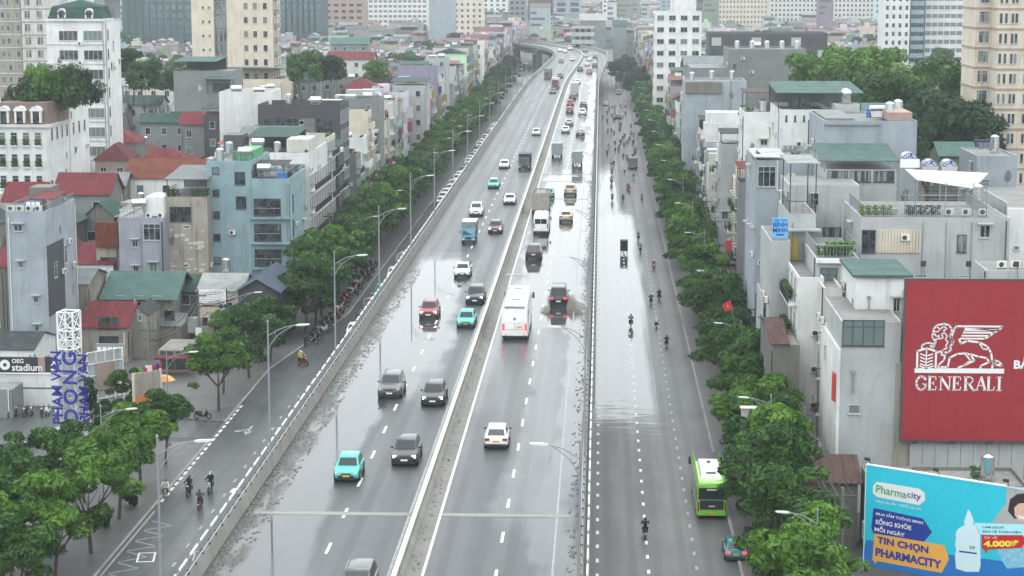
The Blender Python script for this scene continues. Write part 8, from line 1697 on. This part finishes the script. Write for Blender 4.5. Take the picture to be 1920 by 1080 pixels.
def farhouse(m, x0, x1, y0, y1, H, wall, roof, front, lod):
    c = tuple(q * hr.uniform(.7, 1.05) for q in WC[wall]); rc = tuple(q * hr.uniform(.7, 1.2) for q in RCOL[roof]); k = hr.random()
    m.cb(x0, x1, y0, y1, 0, H, c)
    xm, ym = (x0 + x1) / 2, (y0 + y1) / 2
    if k < .45:
        rs = hr.uniform(1, 2.2); o = .3
        if hr.random() < .5: m.cf([(x0-o,y0-o,H),(x1+o,y0-o,H),(x1+o,ym,H+rs),(x0-o,ym,H+rs),(x1+o,y1+o,H),(x0-o,y1+o,H)], [(0,1,2,3),(3,2,4,5),(1,4,2),(0,3,5)], rc)
        else: m.cf([(x0-o,y0-o,H),(xm,y0-o,H+rs),(xm,y1+o,H+rs),(x0-o,y1+o,H),(x1+o,y0-o,H),(x1+o,y1+o,H)], [(0,1,2,3),(1,4,5,2),(0,4,1),(3,2,5)], rc)
    elif k < .62:
        m.cb(x0+.2, x1-.2, y1-.5, y1-.3, H, H+2.2, c); m.cf([(x0-.2,y0,H+1.7),(x1+.2,y0,H+1.7),(x1+.2,y1,H+2.4),(x0-.2,y1,H+2.4),(x0-.2,y0,H+1.6),(x1+.2,y0,H+1.6)], [(0,1,2,3),(0,4,5,1)], rc); m.cb(x0+.3, x0+.4, y0+.2, y0+.3, H, H+1.6, (.1,.1,.1))
    else:
        m.cb(x0+.2, x1-.2, y0+.2, y1-.2, H, H+.02, (.25, .25, .24), (1,)); m.cb(x0, x1, y0, y0+.15, H, H+.8, c); m.cb(x0, x0+.15, y0+.15, y1, H, H+.8, c); m.cb(x1-.15, x1, y0+.15, y1, H, H+.8, c)
        if hr.random() < .8: a = x0 + hr.uniform(.2, .5) * (x1 - x0); m.cb(a, a+(x1-x0)*.35, ym, y1-.4, H, H+2.4, c)
    if hr.random() < .75 and lod < 2:
        a = hr.uniform(x0 + .5, x1 - 2); b = y0 + hr.uniform(.4, 2); z = H + (1.2 if k > .62 else 2.0); q = hr.choice([(.6, .62, .63), (.66, .67, .68), (.4, .42, .44)])
        m.cb(a, a+1.7, b, b+1.0, z, z+.8, q); m.cb(a+.2, a+.3, b+.2, b+.3, H, z, (.2,.2,.2))
    if lod < 2:
        fw = (x1 - x0) if front == 'S' else (y1 - y0); n = max(1, int(fw / 2.3)); nf = int(H / FH)
        for f in range(max(1, nf - 4) if front == 'S' else 1, nf):
            z = f * FH + .8; dk = hr.choice([(.03, .04, .05), (.05, .055, .06), (.10, .12, .12)])
            for i in range(n):
                u = (i + .2) * fw / n; wd = fw / n * .55
                if front == 'S': m.cb(x0+u, x0+u+wd, y0-.06, y0-.02, z, z+1.5, dk, (2,))
                elif front == 'W': m.cb(x0-.06, x0-.02, y0+u, y0+u+wd, z, z+1.7, dk, (5, 2))
                else: m.cb(x1+.02, x1+.06, y0+u, y0+u+wd, z, z+1.7, dk, (3, 2))
            if front in 'WE' and hr.random() < .75:
                b0, b1 = (x0 - .9, x0 - .07) if front == 'W' else (x1 + .07, x1 + .9); cc = hr.choice([c, (.06, .06, .06), (.55, .55, .53), (.3, .3, .3)])
                m.cb(b0, b1, y0 + .3, y1 - .3, z - .75, z - .6, c); m.cb(b0, b0 + .08 if front == 'W' else b1, y0 + .3, y1 - .3, z - .6, z + .15, cc, (2, 5, 3, 1)) if front == 'W' else m.cb(b1 - .08, b1, y0 + .3, y1 - .3, z - .6, z + .15, cc, (2, 5, 3, 1))
            if front in 'WE' and hr.random() < .3:
                sx = x0 - 1.2 if front == 'W' else x1 + .1; m.cb(sx, sx + 1.1, y0 + .2, y0 + .35, z - .5, z + 1.8, hr.choice([(.25, .05, .05), (.05, .12, .25), (.5, .5, .48), (.4, .4, .4), (.3, .25, .08)]))
    elif lod == 2:
        nf = int(H / FH)
        for f in range(max(1, nf - 3), nf):
            z = f * FH + .8; m.cb(x0 + .5, x0 + (x1-x0) * hr.uniform(.3, .9), y0 - .06, y0 - .02, z, z + 1.4, (.06, .07, .08), (2,))
        if hr.random() < .5: a = hr.uniform(x0, x1 - 2); m.cb(a, a+1.6, y0 + .5, y0+1.5, H+1, H+1.9, (.62, .64, .65))
m = CMB()
for s in FAR: farhouse(m, s['x0'], s['x1'], s['y0'], s['y1'], s['H'], s['wall'], s['roof'], s['front'], 1)
o = struct('dense_houses', m.out('dense_houses'), M['far'], 'tightly packed hazy houses behind the nearer ones on both sides of the road', 'stuff')
m = CMB(); y = 1000.0
while y < 3900:
    dy = hr.uniform(10, 15) * (1 + (y - 1000) / 2200); x = -.302 * y - 40
    while x < .212 * y + 40:
        w = hr.uniform(5, 12) * (1 + (y - 1000) / 2200); 
        inroad = (-2 < x + w and x < 10 and y < 1250) or any(x < b + 2 and x + w > a - 2 and y < d_ + 2 and y + dy > c - 2 for a, b, c, d_ in OCC if d_ > 930)
        inv = y < 1400 and any(abs(vp(q, 0)[1] - y - dy/2) < dy/2 + 16 and x - 13 < vp(q, 0)[0] < x + w + 13 for q in range(900, 1580, 12))
        if not inroad and not inv:
            H = hr.choice([7, 9, 11, 13, 14, 17]) * hr.uniform(.8, 1.15)
            if hr.random() < .01: H = hr.uniform(24, 36)
            if y > 2300 and hr.random() < .015: H = hr.uniform(35, 65)
            farhouse(m, x, x + w * .93, y, y + dy * .85, H, hr.choice(WL) if H < 23 else hr.choice(['white', 'pale grey', 'grey', 'off white']), hr.choice(RF), 'S', 2 if y < 2200 else 3)
        x += w
    y += dy
struct('far_city', m.out('far_city'), M['far'], 'endless hazy city of low houses and blocks reaching to the top of the picture', 'stuff')
# scattered trees between the far houses
k = 0
for i in range(70):
    y = hr.uniform(470, 990); side = hr.random() < .55; x = hr.uniform(-.29 * y, -60) if side else hr.uniform(36, .2 * y + 5)
    if x > -60 and side: continue
    k += 1; tree(x, y, '%s small green tree showing between the roofs %s of the road' % (ordw(k), 'left' if side else 'right'), hr.uniform(1.7, 2.2), 'trees between the roofs', leaf=hr.choice(['leaf', 'leaf_dark']), z=0, name='garden_tree')

# ================================================================ utility poles with bundled cables
def cable_line(side, pts, words):
    pl = cached('upole', lambda: MB().cyl((0, 0, 0), (0, 0, 8.6), .17, .11, 8).mesh('pole')); ca = cached('uarm', lambda: MB().box(-.9, .9, -.05, .05, 7.9, 8.02).box(-.6, .6, -.05, .05, 7.0, 7.1).mesh('crossarm')); bx = cached('ubox', lambda: MB().box(-.35, .35, -.32, -.13, 3.2, 4.2).mesh('meter_box'))
    for i, (x, y) in enumerate(pts):
        r = thing('utility_pole', '%s concrete utility pole with crossarms %s' % (ordw(i + 1), words), 'utility pole', (x, y, .1), 0, 'utility poles ' + side); obj('pole', pl, M['concrete'], r); obj('crossarm', ca, M['frame_dark'], r); obj('meter_box', bx, M['acw'], r)
    for i in range(len(pts) - 1):
        (xa, ya), (xb, yb) = pts[i], pts[i + 1]; r = thing('cable_span', 'sagging black cables between the %s and %s utility poles %s' % (ordw(i + 1), ordw(i + 2), side), 'cables', (0, 0, 0), 0, 'cable spans ' + side)
        for o, z, rad_ in ((-.85, 8.05, .02), (-.3, 8.05, .02), (.3, 8.05, .02), (.85, 8.05, .02), (-.5, 7.0, .05), (0, 6.85, .07), (.5, 7.0, .05)):
            p_ = [(xa + (xb - xa) * t_ / 6 + o, ya + (yb - ya) * t_ / 6, z - (1 - (t_ / 3 - 1) ** 2) * (.5 + rad_ * 7)) for t_ in range(7)]; obj('cable', MB().tube(p_, rad_, 4).mesh('cable'), M['fan'], r)
cable_line('right', [(17.6, 140 + i * 27) for i in range(10)], 'in front of the right-hand shops')
cable_line('left', [(-47.5, 205), (-46.8, 228), (-42.2, 252)] + [(-42.0, 279 + i * 27) for i in range(5)], 'in front of the left-hand shops')
# market umbrellas, stalls and rain covers under the right trees
for i in range(16):
    y = 150 + i * 9.7; x = 16.6 + cr.uniform(-.4, .6); c = cr.choice(['sign_red', 'sign_blue', 'sign_yellow', 'sign_green', 'r_teal', 'sign_orange', 'sign_white'])
    r = thing('stall_parasol', '%s street stall parasol, %s, under the right-hand trees' % (ordw(i + 1), c.replace('sign_', '').replace('r_', '')), 'parasol', (x, y, .12), cr.uniform(0, 1), 'stall parasols on the right pavement')
    obj('canopy', cached('par', lambda: MB().add([(0, 0, 2.5)] + [(1.15 * math.cos(k_ * PI / 4), 1.15 * math.sin(k_ * PI / 4), 2.0) for k_ in range(8)], [(0, 1 + k_, 1 + (k_ + 1) % 8) for k_ in range(8)]).mesh('canopy', fix=False)), M[c], r); obj('pole', cached('parp', lambda: MB().cyl((0, 0, 0), (0, 0, 2.5), .03, .03, 5).mesh('pole')), M['galv'], r)
    obj('table', cached('tbl', lambda: MB().box(-.6, .6, -.35, .35, .68, .74).box(-.55, -.5, -.3, -.25, 0, .679).box(.5, .55, -.3, -.25, 0, .679).box(-.55, -.5, .25, .3, 0, .679).box(.5, .55, .25, .3, 0, .679).mesh('table')), M['galv'], r)
